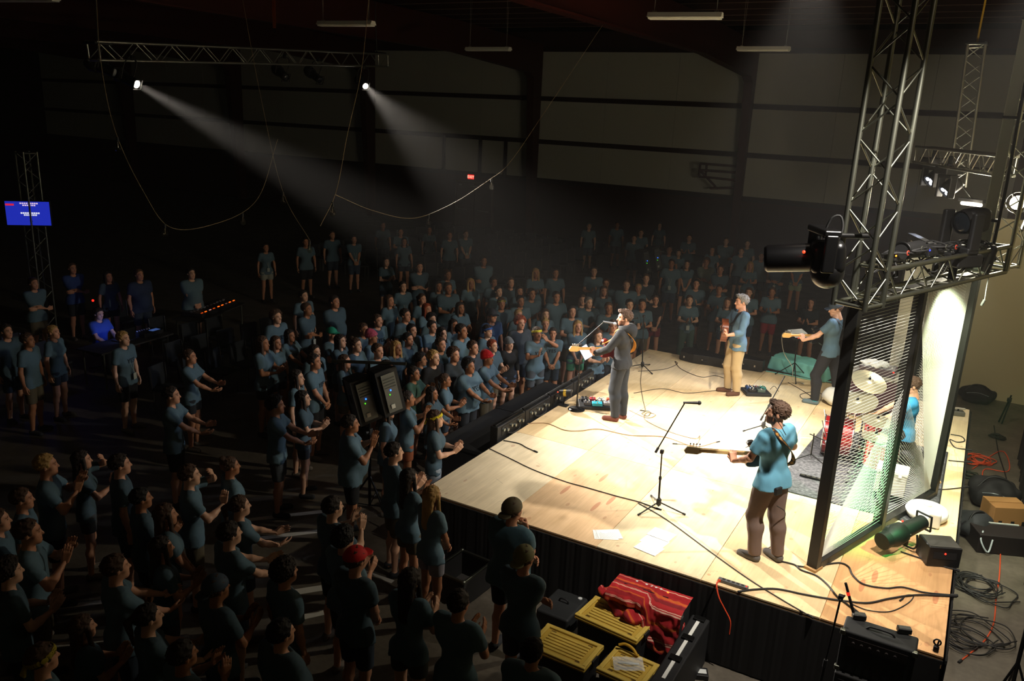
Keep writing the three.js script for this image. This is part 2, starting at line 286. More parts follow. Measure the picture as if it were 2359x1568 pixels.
const smin = (a, b, k) => { const h = Math.max(k - Math.abs(a - b), 0) / k; return Math.min(a, b) - h * h * k * 0.25; };
// tapered capsule as numbers: start, run, 1/len2, radius, radius change, flattening in z
const cap = (a, b, ra, rb = ra, fz = 1) => { const x = b[0] - a[0], y = b[1] - a[1], z = b[2] - a[2]; return [a[0], a[1], a[2], x, y, z, 1 / Math.max(1e-9, x * x + y * y + z * z), ra, rb - ra, fz]; };
const dcap = (p, x, y, z) => { const X = x - p[0], Y = y - p[1], Z = z - p[2]; let t = (X * p[3] + Y * p[4] + Z * p[5]) * p[6]; t = t < 0 ? 0 : t > 1 ? 1 : t; const dx = X - p[3] * t, dy = Y - p[4] * t, dz = (Z - p[5] * t) * p[9]; return Math.sqrt(dx * dx + dy * dy + dz * dz) - p[7] - p[8] * t; };
const field = (prims, k) => (x, y, z) => { let d = 9; for (let i = 0; i < prims.length; i++) d = smin(d, dcap(prims[i], x, y, z), k); return d; };
const ell = (x, y, z, c, r) => { const a = (x - c[0]) / r[0], b = (y - c[1]) / r[1], d = (z - c[2]) / r[2]; return (Math.sqrt(a * a + b * b + d * d) - 1) * Math.min(r[0], r[1], r[2]); };
const add = (a, b, s = 1) => [a[0] + b[0] * s, a[1] + b[1] * s, a[2] + b[2] * s], sub = (a, b) => [a[0] - b[0], a[1] - b[1], a[2] - b[2]], len = (a) => Math.hypot(...a), nrm = (a) => { const l = len(a) || 1; return a.map((x) => x / l); }, dot = (a, b) => a[0] * b[0] + a[1] * b[1] + a[2] * b[2], crs = (a, b) => [a[1] * b[2] - a[2] * b[1], a[2] * b[0] - a[0] * b[2], a[0] * b[1] - a[1] * b[0]], mix = (a, b, t) => add(a, sub(b, a), t);
function tint(g, fn) { const p = g.attributes.position, c = new Float32Array(p.count * 3); for (let i = 0; i < p.count; i++) { const k = fn ? fn(p.getX(i), p.getY(i), p.getZ(i)) : [1, 1, 1]; c.set(k, i * 3); } g.setAttribute('color', new THREE.BufferAttribute(c, 3)); return g; }
const headCache = {}, handCache = {}, hairCache = {};
// head, centred between the ears; the face looks along +z
function headGeo(h, beard = 0) {
  const key = h + 'b' + beard; if (headCache[key]) return headCache[key];
  const f = (x, y, z) => {
    let d = ell(x, y, z, [0, 0.032, -0.014], [0.076, 0.088, 0.098]);
    d = smin(d, ell(x, y, z, [0, -0.03, 0.02], [0.061, 0.085, 0.074]), 0.03);
    d = smin(d, ell(x, y, z, [0, -0.075, 0.036], [0.047, 0.04, 0.05]), 0.03);
    d = smin(d, dcap(cap([-0.034, 0.028, 0.076], [0.034, 0.028, 0.076], 0.012), x, y, z), 0.015);
    const ax = Math.abs(x);
    d = smin(d, dcap(cap([0.045, -0.02, 0.055], [0.05, -0.025, 0.045], 0.018), ax, y, z), 0.02);
    d = Math.max(d, -(Math.hypot(ax - 0.031, (y - 0.006) * 1.25, z - 0.1) - 0.017));
    d = smin(d, Math.hypot(ax - 0.031, y - 0.005, z - 0.072) - 0.014, 0.004);
    d = smin(d, dcap(cap([0, 0.008, 0.088], [0, -0.03, 0.108], 0.008, 0.0125), x, y, z), 0.012);
    d = smin(d, dcap(cap([-0.018, -0.058, 0.084], [0.018, -0.058, 0.084], 0.008), x, y, z), 0.006);
    d = smin(d, dcap(cap([-0.016, -0.07, 0.082], [0.016, -0.07, 0.082], 0.0085), x, y, z), 0.006);
    d = smin(d, Math.hypot(x, y + 0.1, z - 0.064) - 0.024, 0.025);
    d = smin(d, ell(ax, y, z, [0.079, -0.004, -0.012], [0.011, 0.032, 0.019]), 0.008);
    return smin(d, dcap(cap([0, -0.08, -0.02], [0, -0.2, -0.035], 0.052, 0.056), x, y, z), 0.03);
  };
  const g = surf(f, [-0.1, -0.2, -0.13], [0.1, 0.135, 0.13], h);
  return headCache[key] = tint(g, (x, y, z) => {
    const ax = Math.abs(x);
    if (z > 0.06 && Math.hypot(ax - 0.031, (y - 0.005) * 1.5) < 0.011) return [0.12, 0.1, 0.1];
    if (z > 0.065 && ax > 0.012 && ax < 0.05 && Math.abs(y - 0.03 + ax * 0.08) < 0.007) return [0.3, 0.24, 0.2];
    if (z > 0.07 && ax < 0.025 && Math.abs(y + 0.064) < 0.011) return [0.82, 0.52, 0.5];
    if (beard && y < -0.035 && z > 0.0 && y > -0.16 && (ax > 0.026 || y < -0.078 || (y > -0.054 && y < -0.042))) return [beard, beard * 0.8, beard * 0.65];
    return [1, 1, 1];
  });
}
// hand: wrist at the origin, fingers along +y, palm towards +z, thumb on +x
function handGeo(curl, h) {
  const key = curl.toFixed(2) + h; if (handCache[key]) return handCache[key];
  const pr = [], X = [-0.031, -0.0105, 0.0105, 0.031], L = [0.058, 0.072, 0.079, 0.07];
  for (let i = 0; i < 4; i++) {
    pr.push(cap([X[i] * 0.7, 0.0, 0], [X[i], 0.085, -0.002 * (i - 1.5) ** 2 * 0.3], 0.0145, 0.0125));
    let p = [X[i], 0.085, 0], a = curl * 0.75 + 0.06, l = L[i];
    for (const s of [0.45, 0.32, 0.26]) { const q = [p[0] + X[i] * 0.12 * s * (1 - curl), p[1] + Math.cos(a) * l * s, p[2] + Math.sin(a) * l * s]; pr.push(cap(p, q, 0.0092, 0.0078)); p = q; a += curl * 1.0 + 0.05; }
  }
  pr.push(cap([0.022, 0.018, 0.006], [0.046, 0.05, 0.018], 0.0165, 0.0115), cap([0.046, 0.05, 0.018], [0.054 - curl * 0.02, 0.078, 0.026 + curl * 0.012], 0.0105, 0.009), cap([0.054 - curl * 0.02, 0.078, 0.026 + curl * 0.012], [0.05 - curl * 0.034, 0.1, 0.032 + curl * 0.016], 0.0092, 0.0078));
  return handCache[key] = tint(surf(field(pr, 0.007), [-0.06, -0.02, -0.03], [0.075, 0.185, 0.115], h));
}
const pose = {   // wrist targets for left (+x) and right (-x) hand, fingers' direction, palm normal, curl of the fingers
  down: { L: [[0.27, 0.86, 0.03], [0.05, -1, 0.12], [-1, 0, 0], 0.35], R: [[-0.27, 0.86, 0.03], [-0.05, -1, 0.12], [1, 0, 0], 0.35] },
  clap: { L: [[0.06, 1.18, 0.3], [-0.1, 0.8, 0.6], [-1, 0, 0], 0.12], R: [[-0.07, 1.17, 0.29], [0.12, 0.7, 0.7], [1, 0, 0], 0.12] },
  reach: { L: [[0.1, 1.16, 0.42], [-0.15, 0.25, 1], [-0.9, 0.3, 0], 0.15], R: [[-0.09, 1.1, 0.4], [0.2, 0.1, 1], [0.7, 0.7, 0], 0.2] },
  high: { L: [[0.1, 1.36, 0.3], [-0.15, 0.95, 0.3], [-1, 0, 0.1], 0.1], R: [[-0.11, 1.35, 0.28], [0.15, 0.95, 0.3], [1, 0, 0.1], 0.1] },
  folded: { L: [[-0.12, 1.14, 0.19], [-1, 0.1, -0.1], [0, 0, -1], 0.4], R: [[0.12, 1.1, 0.21], [1, 0.1, -0.1], [0, 0, -1], 0.4] },
  chin: { L: [[-0.1, 1.08, 0.2], [-1, 0, -0.05], [0, 0, -1], 0.4], R: [[-0.03, 1.4, 0.2], [0.3, 0.9, -0.15], [0.2, 0, -1], 1.1] },
  clasp: { L: [[0.05, 0.96, 0.22], [-0.7, -0.5, 0.3], [-0.4, 0, -1], 0.5], R: [[-0.05, 0.95, 0.22], [0.7, -0.5, 0.3], [0.4, 0, -1], 0.5] },
  face: { L: [[0.09, 1.56, 0.25], [-0.6, 0.8, -0.1], [-0.3, 0, -1], 0.4], R: [[-0.12, 1.3, 0.34], [0.1, 1, 0.1], [0.9, 0, 0.3], 0.2] },
};
function arm(side, sw, spec) {
  const S = [side * sw, 1.425, -0.005], a = 0.285, b = 0.25; let W = spec[0].slice(); let d = len(sub(W, S));
  if (d > a + b - 0.006) { W = add(S, nrm(sub(W, S)), a + b - 0.006); d = a + b - 0.006; }
  const u = nrm(sub(W, S)), t = (a * a - b * b + d * d) / (2 * d), hint = spec[4] ?? [side * 0.7, -0.6, -0.55], e = nrm(sub(hint, u.map((k) => k * dot(hint, u))));
  return { S, W, E: add(add(S, u, t), e, Math.sqrt(Math.max(0, a * a - t * t))) };
}
const figs = {};
// one posed figure of 1.75 m standing on y = 0 and facing +z: geometries of body, tops and bottoms
function figure(key, o) {
  if (figs[key]) return figs[key];
  const { sw = 0.185, hip = 0.092, g = 1, P, c = 0.02, hc = 0.0085, hh = 0.0075, head = {}, legs, beard = 0, bust = 0, fold = 0.006, seat = 0 } = o;
  const A = { L: arm(1, sw, P.L), R: arm(-1, sw, P.R) };
  const lg = legs ?? { L: { k: [hip + 0.012, 0.5, 0.02], a: [hip + 0.03, 0.085, -0.015], t: [hip + 0.06, 0.03, 0.135] }, R: { k: [-hip - 0.012, 0.5, 0.02], a: [-hip - 0.03, 0.085, -0.015], t: [-hip - 0.06, 0.03, 0.135] } };
  const H = { L: [hip, 0.92, 0], R: [-hip, 0.92, 0] };
  const torso = (e) => { const l = [
    cap([-hip * 0.8, 0.93, -0.01], [hip * 0.8, 0.93, -0.01], 0.112 * g + e, 0.112 * g + e, 1.12), cap([0, 1.0, 0], [0, 1.2, 0.005], 0.118 * g + e, 0.122 * g + e, 1.22),
    cap([-sw * 0.42, 1.32, 0], [sw * 0.42, 1.32, 0], 0.118 * g + e, 0.118 * g + e, 1.22), cap([-sw * 0.85, 1.425, -0.01], [sw * 0.85, 1.425, -0.01], 0.056 + e * 0.8)];
    if (g > 1.15) l.push(cap([0, 1.04, 0.05], [0, 1.12, 0.06], 0.13 * g + e)); if (bust) l.push(cap([-0.07, 1.29, 0.075], [0.07, 1.29, 0.075], 0.055 + e)); return l; };
  const limbs = (e) => ['L', 'R'].flatMap((s) => [cap(A[s].S, A[s].E, 0.05 * Math.sqrt(g) + e, 0.038 + e), cap(A[s].E, mix(A[s].E, A[s].W, 0.35), 0.038 + e, 0.037 + e), cap(mix(A[s].E, A[s].W, 0.35), A[s].W, 0.037 + e, 0.0245 + e)]);
  const legp = (e, to = 2) => ['L', 'R'].flatMap((s) => { const q = lg[s], l = [cap(H[s], q.k, 0.084 * Math.sqrt(g) + e, 0.055 + e)]; if (to > 1) { const m = mix(q.k, q.a, 0.3); m[2] -= 0.015; l.push(cap(q.k, m, 0.052 + e, 0.053 + e), cap(m, q.a, 0.053 + e, 0.035 + e)); } return l; });
  const toe = (e) => ['L', 'R'].map((s) => cap(add(lg[s].a, [0, -0.045, -0.02]), lg[s].t, 0.038 + e, 0.028 + e));
  const skinF = field([...torso(0), cap([0, 1.42, -0.012], [0, 1.55, 0.0], 0.055, 0.052), ...limbs(0), ...legp(0), ...toe(0)], 0.028);
  const lo = [-0.75, -0.03, -0.5], hi = [0.75, 1.72, 0.75];
  const bounds = (pts, m) => [[0, 1, 2].map((i) => Math.min(...pts.map((p) => p[i])) - m), [0, 1, 2].map((i) => Math.max(...pts.map((p) => p[i])) + m)];
  const all = [[-0.25, 0.9, -0.2], [0.25, 1.5, 0.22], A.L.E, A.R.E, A.L.W, A.R.W, lg.L.k, lg.R.k, lg.L.a, lg.R.a, lg.L.t, lg.R.t, [0, 1.55, 0]];
  let [l0, h0] = bounds(all, 0.07);
  const skin = tint(surf(skinF, l0, h0, c));
  const hm = new THREE.Matrix4().compose(V(0, 1.64, 0.012).add(V(0, 0, (head.pitch ?? 0) * 0.02)), new THREE.Quaternion().setFromEuler(new THREE.Euler(head.pitch ?? 0, head.yaw ?? 0, head.roll ?? 0, 'YXZ')), V(1, 1, 1));
  const parts = [skin, headGeo(hc, beard).clone().applyMatrix4(hm)], hands = {};
  for (const s of ['L', 'R']) {
    const sp = P[s], y = nrm(sp[1]), z = nrm(sub(sp[2], y.map((k) => k * dot(sp[2], y)))), x = crs(y, z), k = s === 'L' ? 1 : -1;
    const thumb = sp[5] ?? (s === 'L' ? 1 : -1) * (dot(x, [0, 1, 0]) + 0.2 * dot(x, [0, 0, 1]) >= -0.2 ? 1 : -1) * k;   // thumbs lie on the upper or forward side
    const gm = handGeo(sp[3], hh).clone(); if (thumb < 0) { gm.scale(-1, 1, 1); const ix = gm.index.array; for (let i = 0; i < ix.length; i += 3) { const t = ix[i]; ix[i] = ix[i + 1]; ix[i + 1] = t; } gm.computeVertexNormals(); }
    gm.applyMatrix4(new THREE.Matrix4().makeBasis(V(...x), V(...y), V(...z)).setPosition(...A[s].W)); parts.push(gm); hands[s] = add(A[s].W, y, 0.08);
  }
  const body = mergeGeometries(parts.map((q) => { q.deleteAttribute('uv'); return q; }));
  const wr = (x, y, z) => fold ? fold * (noise.noise(x * 9, y * 5 + x * 3, z * 9) + 0.6 * noise.noise(x * 17 + 4, y * 11, z * 17)) : 0;
  const sleeveCut = (s, t) => { const { S, E } = A[s], d = nrm(sub(E, S)), q = mix(S, E, t); return { d, q }; };
  const makeTop = (long, hem = 0.84, e = 0.026) => {
    const tp = torso(e), hemP = [cap([-hip * 0.9, hem - 0.05, -0.005], [hip * 0.9, hem - 0.05, -0.005], 0.122 * g + e, 0.122 * g + e, 1.08)], tf = field([...tp, ...hemP], 0.05);
    const sl = long ? limbs(e * 0.75) : null, cuts = ['L', 'R'].map((s) => sleeveCut(s, 0.68));
    const sc = ['L', 'R'].map((s) => cap(A[s].S, A[s].E, 0.066 * Math.sqrt(g), 0.06));
    const wrist = ['L', 'R'].map((s) => ({ d: nrm(sub(A[s].W, A[s].E)), q: mix(A[s].E, A[s].W, typeof long === 'number' ? long : 0.93) }));
    const f = (x, y, z) => {
      let d = Math.max(tf(x, y, z), hem - y);
      for (let i = 0; i < 2; i++) {
        if (!long) { const c2 = cuts[i]; d = smin(d, Math.max(dcap(sc[i], x, y, z), (x - c2.q[0]) * c2.d[0] + (y - c2.q[1]) * c2.d[1] + (z - c2.q[2]) * c2.d[2]), 0.03); }
        else { const w = wrist[i]; let a = Math.min(dcap(sl[i * 3], x, y, z), dcap(sl[i * 3 + 1], x, y, z), Math.max(dcap(sl[i * 3 + 2], x, y, z), (x - w.q[0]) * w.d[0] + (y - w.q[1]) * w.d[1] + (z - w.q[2]) * w.d[2])); d = smin(d, a, 0.03); }
      }
      d += wr(x, y, z);
      return Math.max(d, -(Math.hypot(x, (y - 1.535) * 0.95, z - 0.025) - 0.088));
    };
    const pts = [[-0.26 * g, hem, -0.2 * g], [0.26 * g, 1.5, 0.24 * g], A.L.E, A.R.E, A.L.S, A.R.S]; if (long) pts.push(A.L.W, A.R.W);
    const [l1, h1] = bounds(pts, 0.06); return { geo: surf(f, l1, h1, c * 0.95), f };
  };
  const makeLegs = (kind) => {
    const e = kind === 'shorts' ? 0.024 : 0.03, to = kind === 'shorts' ? 1 : 2, f0 = field([cap([-hip * 0.8, 0.93, -0.01], [hip * 0.8, 0.93, -0.01], 0.112 * g + e * 0.4, 0.112 * g + e * 0.4, 1.12), ...legp(e, to)], 0.03);
    const f = (x, y, z) => {
      let d = f0(x, y, z) + wr(x, y, z) * 0.7;
      if (!seat) d = Math.max(d, y - 0.94, (kind === 'shorts' ? (o.shortHem ?? 0.58) : 0.075) - y);
      else { d = Math.max(d, y - 1.05); for (const s of ['L', 'R']) { const q = lg[s], n2 = nrm(sub(q.a, q.k)), pnt = mix(q.k, q.a, 0.9), near = dcap(cap(q.k, q.a, 0.06, 0.06), x, y, z); if (near < 0.03) d = Math.max(d, (x - pnt[0]) * n2[0] + (y - pnt[1]) * n2[1] + (z - pnt[2]) * n2[2]); } }
      return d;
    };
    const pts = [[-0.22 * g, 0.9, -0.16], [0.22 * g, 1.0, 0.16], lg.L.k, lg.R.k]; if (to > 1) pts.push(lg.L.a, lg.R.a);
    const [l1, h1] = bounds(pts, 0.09); return surf(f, l1, h1, c * 0.95);
  };
  const shoe = (s) => { const q = cap(add(lg[s].a, [0, -0.045, -0.02]), lg[s].t, 0.05, 0.04); return surf((x, y, z) => Math.max(dcap(q, x, y, z), seat ? -1 : 0.004 - y), ...bounds([add(lg[s].a, [0, -0.09, -0.06]), lg[s].t, lg[s].a], 0.06), Math.max(0.011, c * 0.7)); };
  return figs[key] = { body, hm, makeTop, makeLegs, shoe, hands, A, cache: {} };
}
// hair and headwear, in head coordinates
function hairGeo(style, h) {
  const key = style + h; if (hairCache[key]) return hairCache[key];
  const lump = (x, y, z, s, a) => a * noise.noise(x * s, y * s, z * s);
  const cut = (x, y, z) => { const pl = -0.74 * (y - 0.074) + 0.67 * (z - 0.064) + 0.5 * (0.02 - Math.abs(x) * 0.35), ax = Math.abs(x); return Math.min(pl, Math.max(Math.abs(z - 0.012) - 0.022, 0.058 - ax, -0.012 - y)); };
  const shell = (e) => (x, y, z) => ell(x, y, z, [0, 0.034, -0.018], [0.081 + e, 0.092 + e, 0.103 + e]);
  let f, lo = [-0.15, -0.16, -0.2], hi = [0.15, 0.19, 0.16];
  const short = (e, a = 0.02) => (x, y, z) => Math.max(shell(e - 0.002)(x, y, z) - Math.abs(lump(x, y * 1.6, z, 30, a)) + lump(x, y, z, 75, a * 0.35), cut(x, y, z) + lump(x, y, z, 55, 0.012));
  if (style === 'short') f = short(0.008);
  else if (style === 'quiff') f = (x, y, z) => smin(short(0.008)(x, y, z), ell(x, y, z, [0, 0.11, 0.055], [0.06, 0.03, 0.045]) + lump(x, y, z, 50, 0.01), 0.02);
  else if (style === 'curly') { f = (x, y, z) => Math.max(shell(0.026)(x, y, z) - Math.abs(lump(x, y, z, 45, 0.03)), cut(x, y, z) + 0.002); hi[1] = 0.22; }
  else if (style === 'long') { f = (x, y, z) => { let d = short(0.01)(x, y, z); d = smin(d, dcap(cap([0, 0.0, -0.06], [0, -0.33, -0.1], 0.085, 0.075, 1.5), x, y, z) + lump(x, y * 0.3, z, 60, 0.01), 0.03); return smin(d, dcap(cap([0.078, 0.02, 0.015], [0.085, -0.24, 0.03], 0.024, 0.026), Math.abs(x), y, z) + lump(x, y * 0.3, z, 60, 0.008), 0.02); }; lo = [-0.16, -0.43, -0.24]; }
  else if (style === 'ponytail') { f = (x, y, z) => smin(short(0.005)(x, y, z), Math.min(dcap(cap([0, 0.06, -0.115], [0, 0.02, -0.17], 0.022, 0.034), x, y, z), dcap(cap([0, 0.02, -0.17], [0, -0.2, -0.15], 0.034, 0.014), x, y, z)) + lump(x, y * 0.4, z, 60, 0.006), 0.012); lo = [-0.13, -0.24, -0.23]; }
  else if (style === 'bun') { f = (x, y, z) => smin(short(0.005)(x, y, z), Math.hypot(x, y - 0.11, z + 0.09) - 0.045 + lump(x, y, z, 60, 0.006), 0.012); hi[1] = 0.2; }
  else if (style === 'cap') f = (x, y, z) => smin(Math.max(shell(0.016)(x, y, z), 0.028 - y - z * 0.1), Math.max(ell(x, y, z, [0, 0.046, 0.1], [0.075, 0.6, 0.085]), Math.abs(y - 0.052 + z * 0.16 + x * x * 2.2) - 0.0065), 0.008);
  else if (style === 'capback') f = (x, y, z) => smin(Math.max(shell(0.016)(x, y, z), 0.024 - y + z * 0.05), Math.max(ell(x, y, z, [0, 0.03, -0.13], [0.07, 0.6, 0.07]), Math.abs(y - 0.032 - z * 0.2 + x * x * 2.2) - 0.0065), 0.008);
  else if (style === 'beanie') f = (x, y, z) => { const y2 = y - z * 0.28; return Math.max(smin(shell(0.016)(x, y, z), ell(x, y, z, [0, 0.09, -0.05], [0.075, 0.07, 0.075]), 0.03) + lump(x, y, z, 40, 0.005) + 0.0015 * Math.sin(Math.atan2(x, z) * 46), 0.012 - y2) - (y2 < 0.05 ? 0.006 : 0); };
  else if (style === 'band') f = (x, y, z) => { const y2 = y - z * 0.3; return smin(Math.max(Math.abs(shell(0.014)(x, y, z)) - 0.004, Math.abs(y2 - 0.042) - 0.026), Math.min(dcap(cap([0, 0.0, -0.128], [0.02, -0.07, -0.15], 0.014, 0.018), x, y, z), dcap(cap([0, 0.0, -0.128], [-0.025, -0.06, -0.15], 0.014, 0.016), x, y, z)), 0.006); };
  return hairCache[key] = surf(f, lo, hi, h);
}
const SKINS = ['#d39b7c', '#c48a69', '#a8714f', '#dcab8d', '#7c4f38'], HAIRS = { brown: '#4a3323', dark: '#2a1f18', blond: '#b08b52', red: '#8d3c1a', black: '#171210', grey: '#77726c' };
const skinMats = SKINS.map((c) => new THREE.MeshStandardMaterial({ color: c, roughness: 0.55, vertexColors: true }));
const builds = { m: { sw: 0.185, hip: 0.09, g: 1 }, f: { sw: 0.163, hip: 0.098, g: 0.9, bust: 1 }, b: { sw: 0.2, hip: 0.105, g: 1.26 } };
const yesGeo = {};
const cloth = (c) => M(c, 0.88);
// a person out of a figure: group at the feet, clothes and hair are its children
function person(o) {
  const F = o.fig, t = thing('person', o.label, 'person', o.at, o.turn, o.group), s = o.h / 1.75; t.scale.setScalar(s);
  const C = F.cache;
  part(t, 'body', F.body, skinMats[o.skin ?? 0]);
  part(t, o.topName ?? 'shirt', (C['top' + (o.long ?? '') + (o.hem ?? '')] ??= F.makeTop(o.long, o.hem)).geo, cloth(o.top ?? '#4a8096'));
  if (o.legs !== 'none') part(t, o.legs === 'pants' ? 'trousers' : 'shorts', C['leg' + (o.legs ?? 'shorts')] ??= F.makeLegs(o.legs ?? 'shorts'), cloth(o.legc ?? '#23262b'));
  for (const q of ['L', 'R']) part(t, 'shoe', C['shoe' + q] ??= F.shoe(q), cloth(o.shoe ?? '#4a4642'));
  const hq = (style, name, color) => { const m = part(t, name, hairGeo(style, o.lod ? 0.016 : o.fine ? 0.006 : 0.009), M(color, 0.75)); m.applyMatrix4(F.hm); return m; };
  if (o.hair !== 'none') hq(o.hair ?? 'short', 'hair', HAIRS[o.hairc ?? 'brown']);
  if (o.wear) hq(o.wear, { cap: 'cap', capback: 'cap', beanie: 'beanie', band: 'headband' }[o.wear], o.wearc);
  if (o.badge) { const b = part(t, 'badge', C.badge ??= merge([box(0.075, 0.11, 0.004, 0, 1.0, 0.175), rod(V(0, 1.055, 0.175), V(0.07, 1.45, 0.06), 0.004, 0.004, 5), rod(V(0, 1.055, 0.175), V(-0.07, 1.45, 0.06), 0.004, 0.004, 5)]), M('#b9bfb6', 0.6)); b.position.z = o.g > 1.1 ? 0.03 : 0; }
  if (o.print) {
    const f = C['top' + (o.long ?? '') + (o.hem ?? '')].f, g = C.yes ??= (() => { const g2 = text('YES', 0.075, 0.002), p = g2.attributes.position; for (let i = 0; i < p.count; i++) { const x = p.getX(i), y = p.getY(i) + 1.27; let z = 0.32; for (let k = 0; k < 40; k++) { const d = f(x, y, z); if (d < 0.001) break; z -= Math.max(0.001, d * 0.7); } p.setXYZ(i, x, y, z + 0.0035 + p.getZ(i)); } g2.computeVertexNormals(); return g2; })();
    part(t, 'print', g, M('#12202a', 0.8));
  }
  return t;
}
// ---------------------------------------------------------------- the band
function ribbon(pts, width, axis, n = 40) {   // flat strap along a curve, lying against the vertical axis of a body
  const c = new THREE.CatmullRomCurve3(pts), pos = [], idx = [];
  for (let i = 0; i <= n; i++) {
    const p = c.getPoint(i / n), t = c.getTangent(i / n), out = V(p.x - axis.x, 0.35, p.z - axis.z).normalize(), s = new THREE.Vector3().crossVectors(t, out).normalize().multiplyScalar(width / 2), o = out.clone().multiplyScalar(0.003);
    for (const [k, m] of [[1, 1], [-1, 1], [-1, -1], [1, -1]]) pos.push(p.x + s.x * k + o.x * m, p.y + s.y * k + o.y * m, p.z + s.z * k + o.z * m);
    if (i) { const a = (i - 1) * 4, b = i * 4; for (let k = 0; k < 4; k++) { const l = (k + 1) % 4; idx.push(a + k, a + l, b + l, a + k, b + l, b + k); } }
  }
  const uvs = []; for (let i = 0; i <= n; i++) for (let k = 0; k < 4; k++) uvs.push(i / n * 5, k % 3 ? 1 : 0);
  const g = new THREE.BufferGeometry(); g.setAttribute('position', new THREE.Float32BufferAttribute(pos, 3)); g.setAttribute('uv', new THREE.Float32BufferAttribute(uvs, 2)); g.setIndex(idx); const h = g.toNonIndexed(); h.computeVertexNormals(); return h;
}
const faceTo = (dx, dz) => Math.atan2(dx, dz);
const wood = (c) => M(c, 0.4, 0, { clearcoat: 0.5, clearcoatRoughness: 0.2 });
function guitar(kind, label, colors) {   // body centre at the origin, neck along +x, front towards +z
  const t = thing(kind === 'bass' ? 'bass_guitar' : kind === 'acoustic' ? 'acoustic_guitar' : 'electric_guitar', label, 'guitar');
  const L = kind === 'bass' ? 0.6 : kind === 'acoustic' ? 0.5 : 0.52, th = kind === 'acoustic' ? 0.1 : 0.042, nw = kind === 'bass' ? 0.026 : 0.023;
  const outline = kind === 'acoustic'
    ? [[-0.25, 0], [-0.24, 0.1], [-0.17, 0.19], [-0.06, 0.185], [0.02, 0.13], [0.1, 0.125], [0.19, 0.135], [0.245, 0.08], [0.25, 0], [0.245, -0.08], [0.19, -0.135], [0.1, -0.125], [0.02, -0.13], [-0.06, -0.185], [-0.17, -0.19], [-0.24, -0.1]]
    : [[-0.21, 0.01], [-0.2, 0.12], [-0.1, 0.17], [0.0, 0.125], [0.08, 0.12], [0.17, 0.16], [0.22, 0.13], [0.17, 0.075], [0.15, 0.03], [0.15, -0.03], [0.19, -0.09], [0.18, -0.13], [0.1, -0.13], [0.02, -0.115], [-0.08, -0.165], [-0.18, -0.14], [-0.215, -0.05]];
  part(t, 'body', extrude(outline, th, 0.008, true), wood(colors.body));
  const x0 = kind === 'acoustic' ? 0.24 : 0.12, x1 = x0 + L;
  part(t, 'neck', rbox(L + 0.06, nw * 1.8, 0.026, 0.011, (x0 + x1) / 2, 0, th / 2 - 0.004), wood(colors.neck));
  part(t, 'fretboard', box(L + 0.02, nw * 1.9, 0.006, (x0 + x1) / 2 - 0.01, 0, th / 2 + 0.012), wood(colors.board ?? '#3a2416'));
  part(t, 'headstock', extrude([[x1, -nw], [x1 + 0.05, -0.045], [x1 + 0.18, -0.04], [x1 + 0.2, -0.01], [x1 + 0.17, 0.035], [x1, nw]], 0.016, 0.003).translate(0, 0, th / 2), wood(colors.head ?? colors.neck));
  const np = kind === 'bass' ? 4 : 6;
  for (let i = 0; i < np; i++) part(t, 'tuning_peg', merge([rod(V(x1 + 0.03 + i * 0.145 / np, 0.02, th / 2 + 0.01), V(x1 + 0.03 + i * 0.145 / np, 0.065, th / 2), 0.004, 0.004, 6), rbox(0.016, 0.016, 0.008, 0.003, x1 + 0.03 + i * 0.145 / np, 0.07, th / 2)]), CHROME);
  for (let i = 0; i < np; i++) part(t, 'string', rod(V(-0.1, (i / (np - 1) - 0.5) * 0.05, th / 2 + 0.02), V(x1 + 0.02, (i / (np - 1) - 0.5) * 0.034, th / 2 + 0.017), 0.0008, 0.0008, 4), CHROME);
  if (kind === 'acoustic') { part(t, 'sound_hole', new THREE.CylinderGeometry(0.05, 0.05, 0.003, 28).rotateX(Math.PI / 2).translate(0.09, 0, th / 2 + 0.0085), M('#120b07', 0.9)); part(t, 'bridge', rbox(0.03, 0.16, 0.014, 0.004, -0.1, 0, th / 2 + 0.012), wood('#2a1a10')); part(t, 'pickguard', extrude([[0.04, -0.05], [0.14, -0.05], [0.13, -0.11], [0.03, -0.12], [-0.02, -0.09]], 0.002, 0).translate(0, 0, th / 2 + 0.009), wood('#1d0f0a')); }
  else { part(t, 'pickguard', extrude([[-0.12, -0.02], [0.1, 0.07], [0.14, 0.03], [0.13, -0.08], [0.02, -0.1], [-0.1, -0.12]], 0.003, 0).translate(0, 0, th / 2 + 0.009), M(colors.guard ?? '#e6e2d6', 0.4)); for (const px of kind === 'bass' ? [0.0] : [-0.06, 0.0, 0.06]) part(t, 'pickup', rbox(0.028, 0.085, 0.012, 0.004, px, 0, th / 2 + 0.014), BLACK); part(t, 'bridge', rbox(0.04, 0.08, 0.012, 0.003, -0.12, 0, th / 2 + 0.013), CHROME); for (let i = 0; i < 3; i++) part(t, 'knob', new THREE.CylinderGeometry(0.01, 0.012, 0.014, 12).rotateX(Math.PI / 2).translate(-0.04 - i * 0.04, -0.09 - i * 0.008, th / 2 + 0.016), M('#1a1a1a', 0.4)); }
  return t;
}
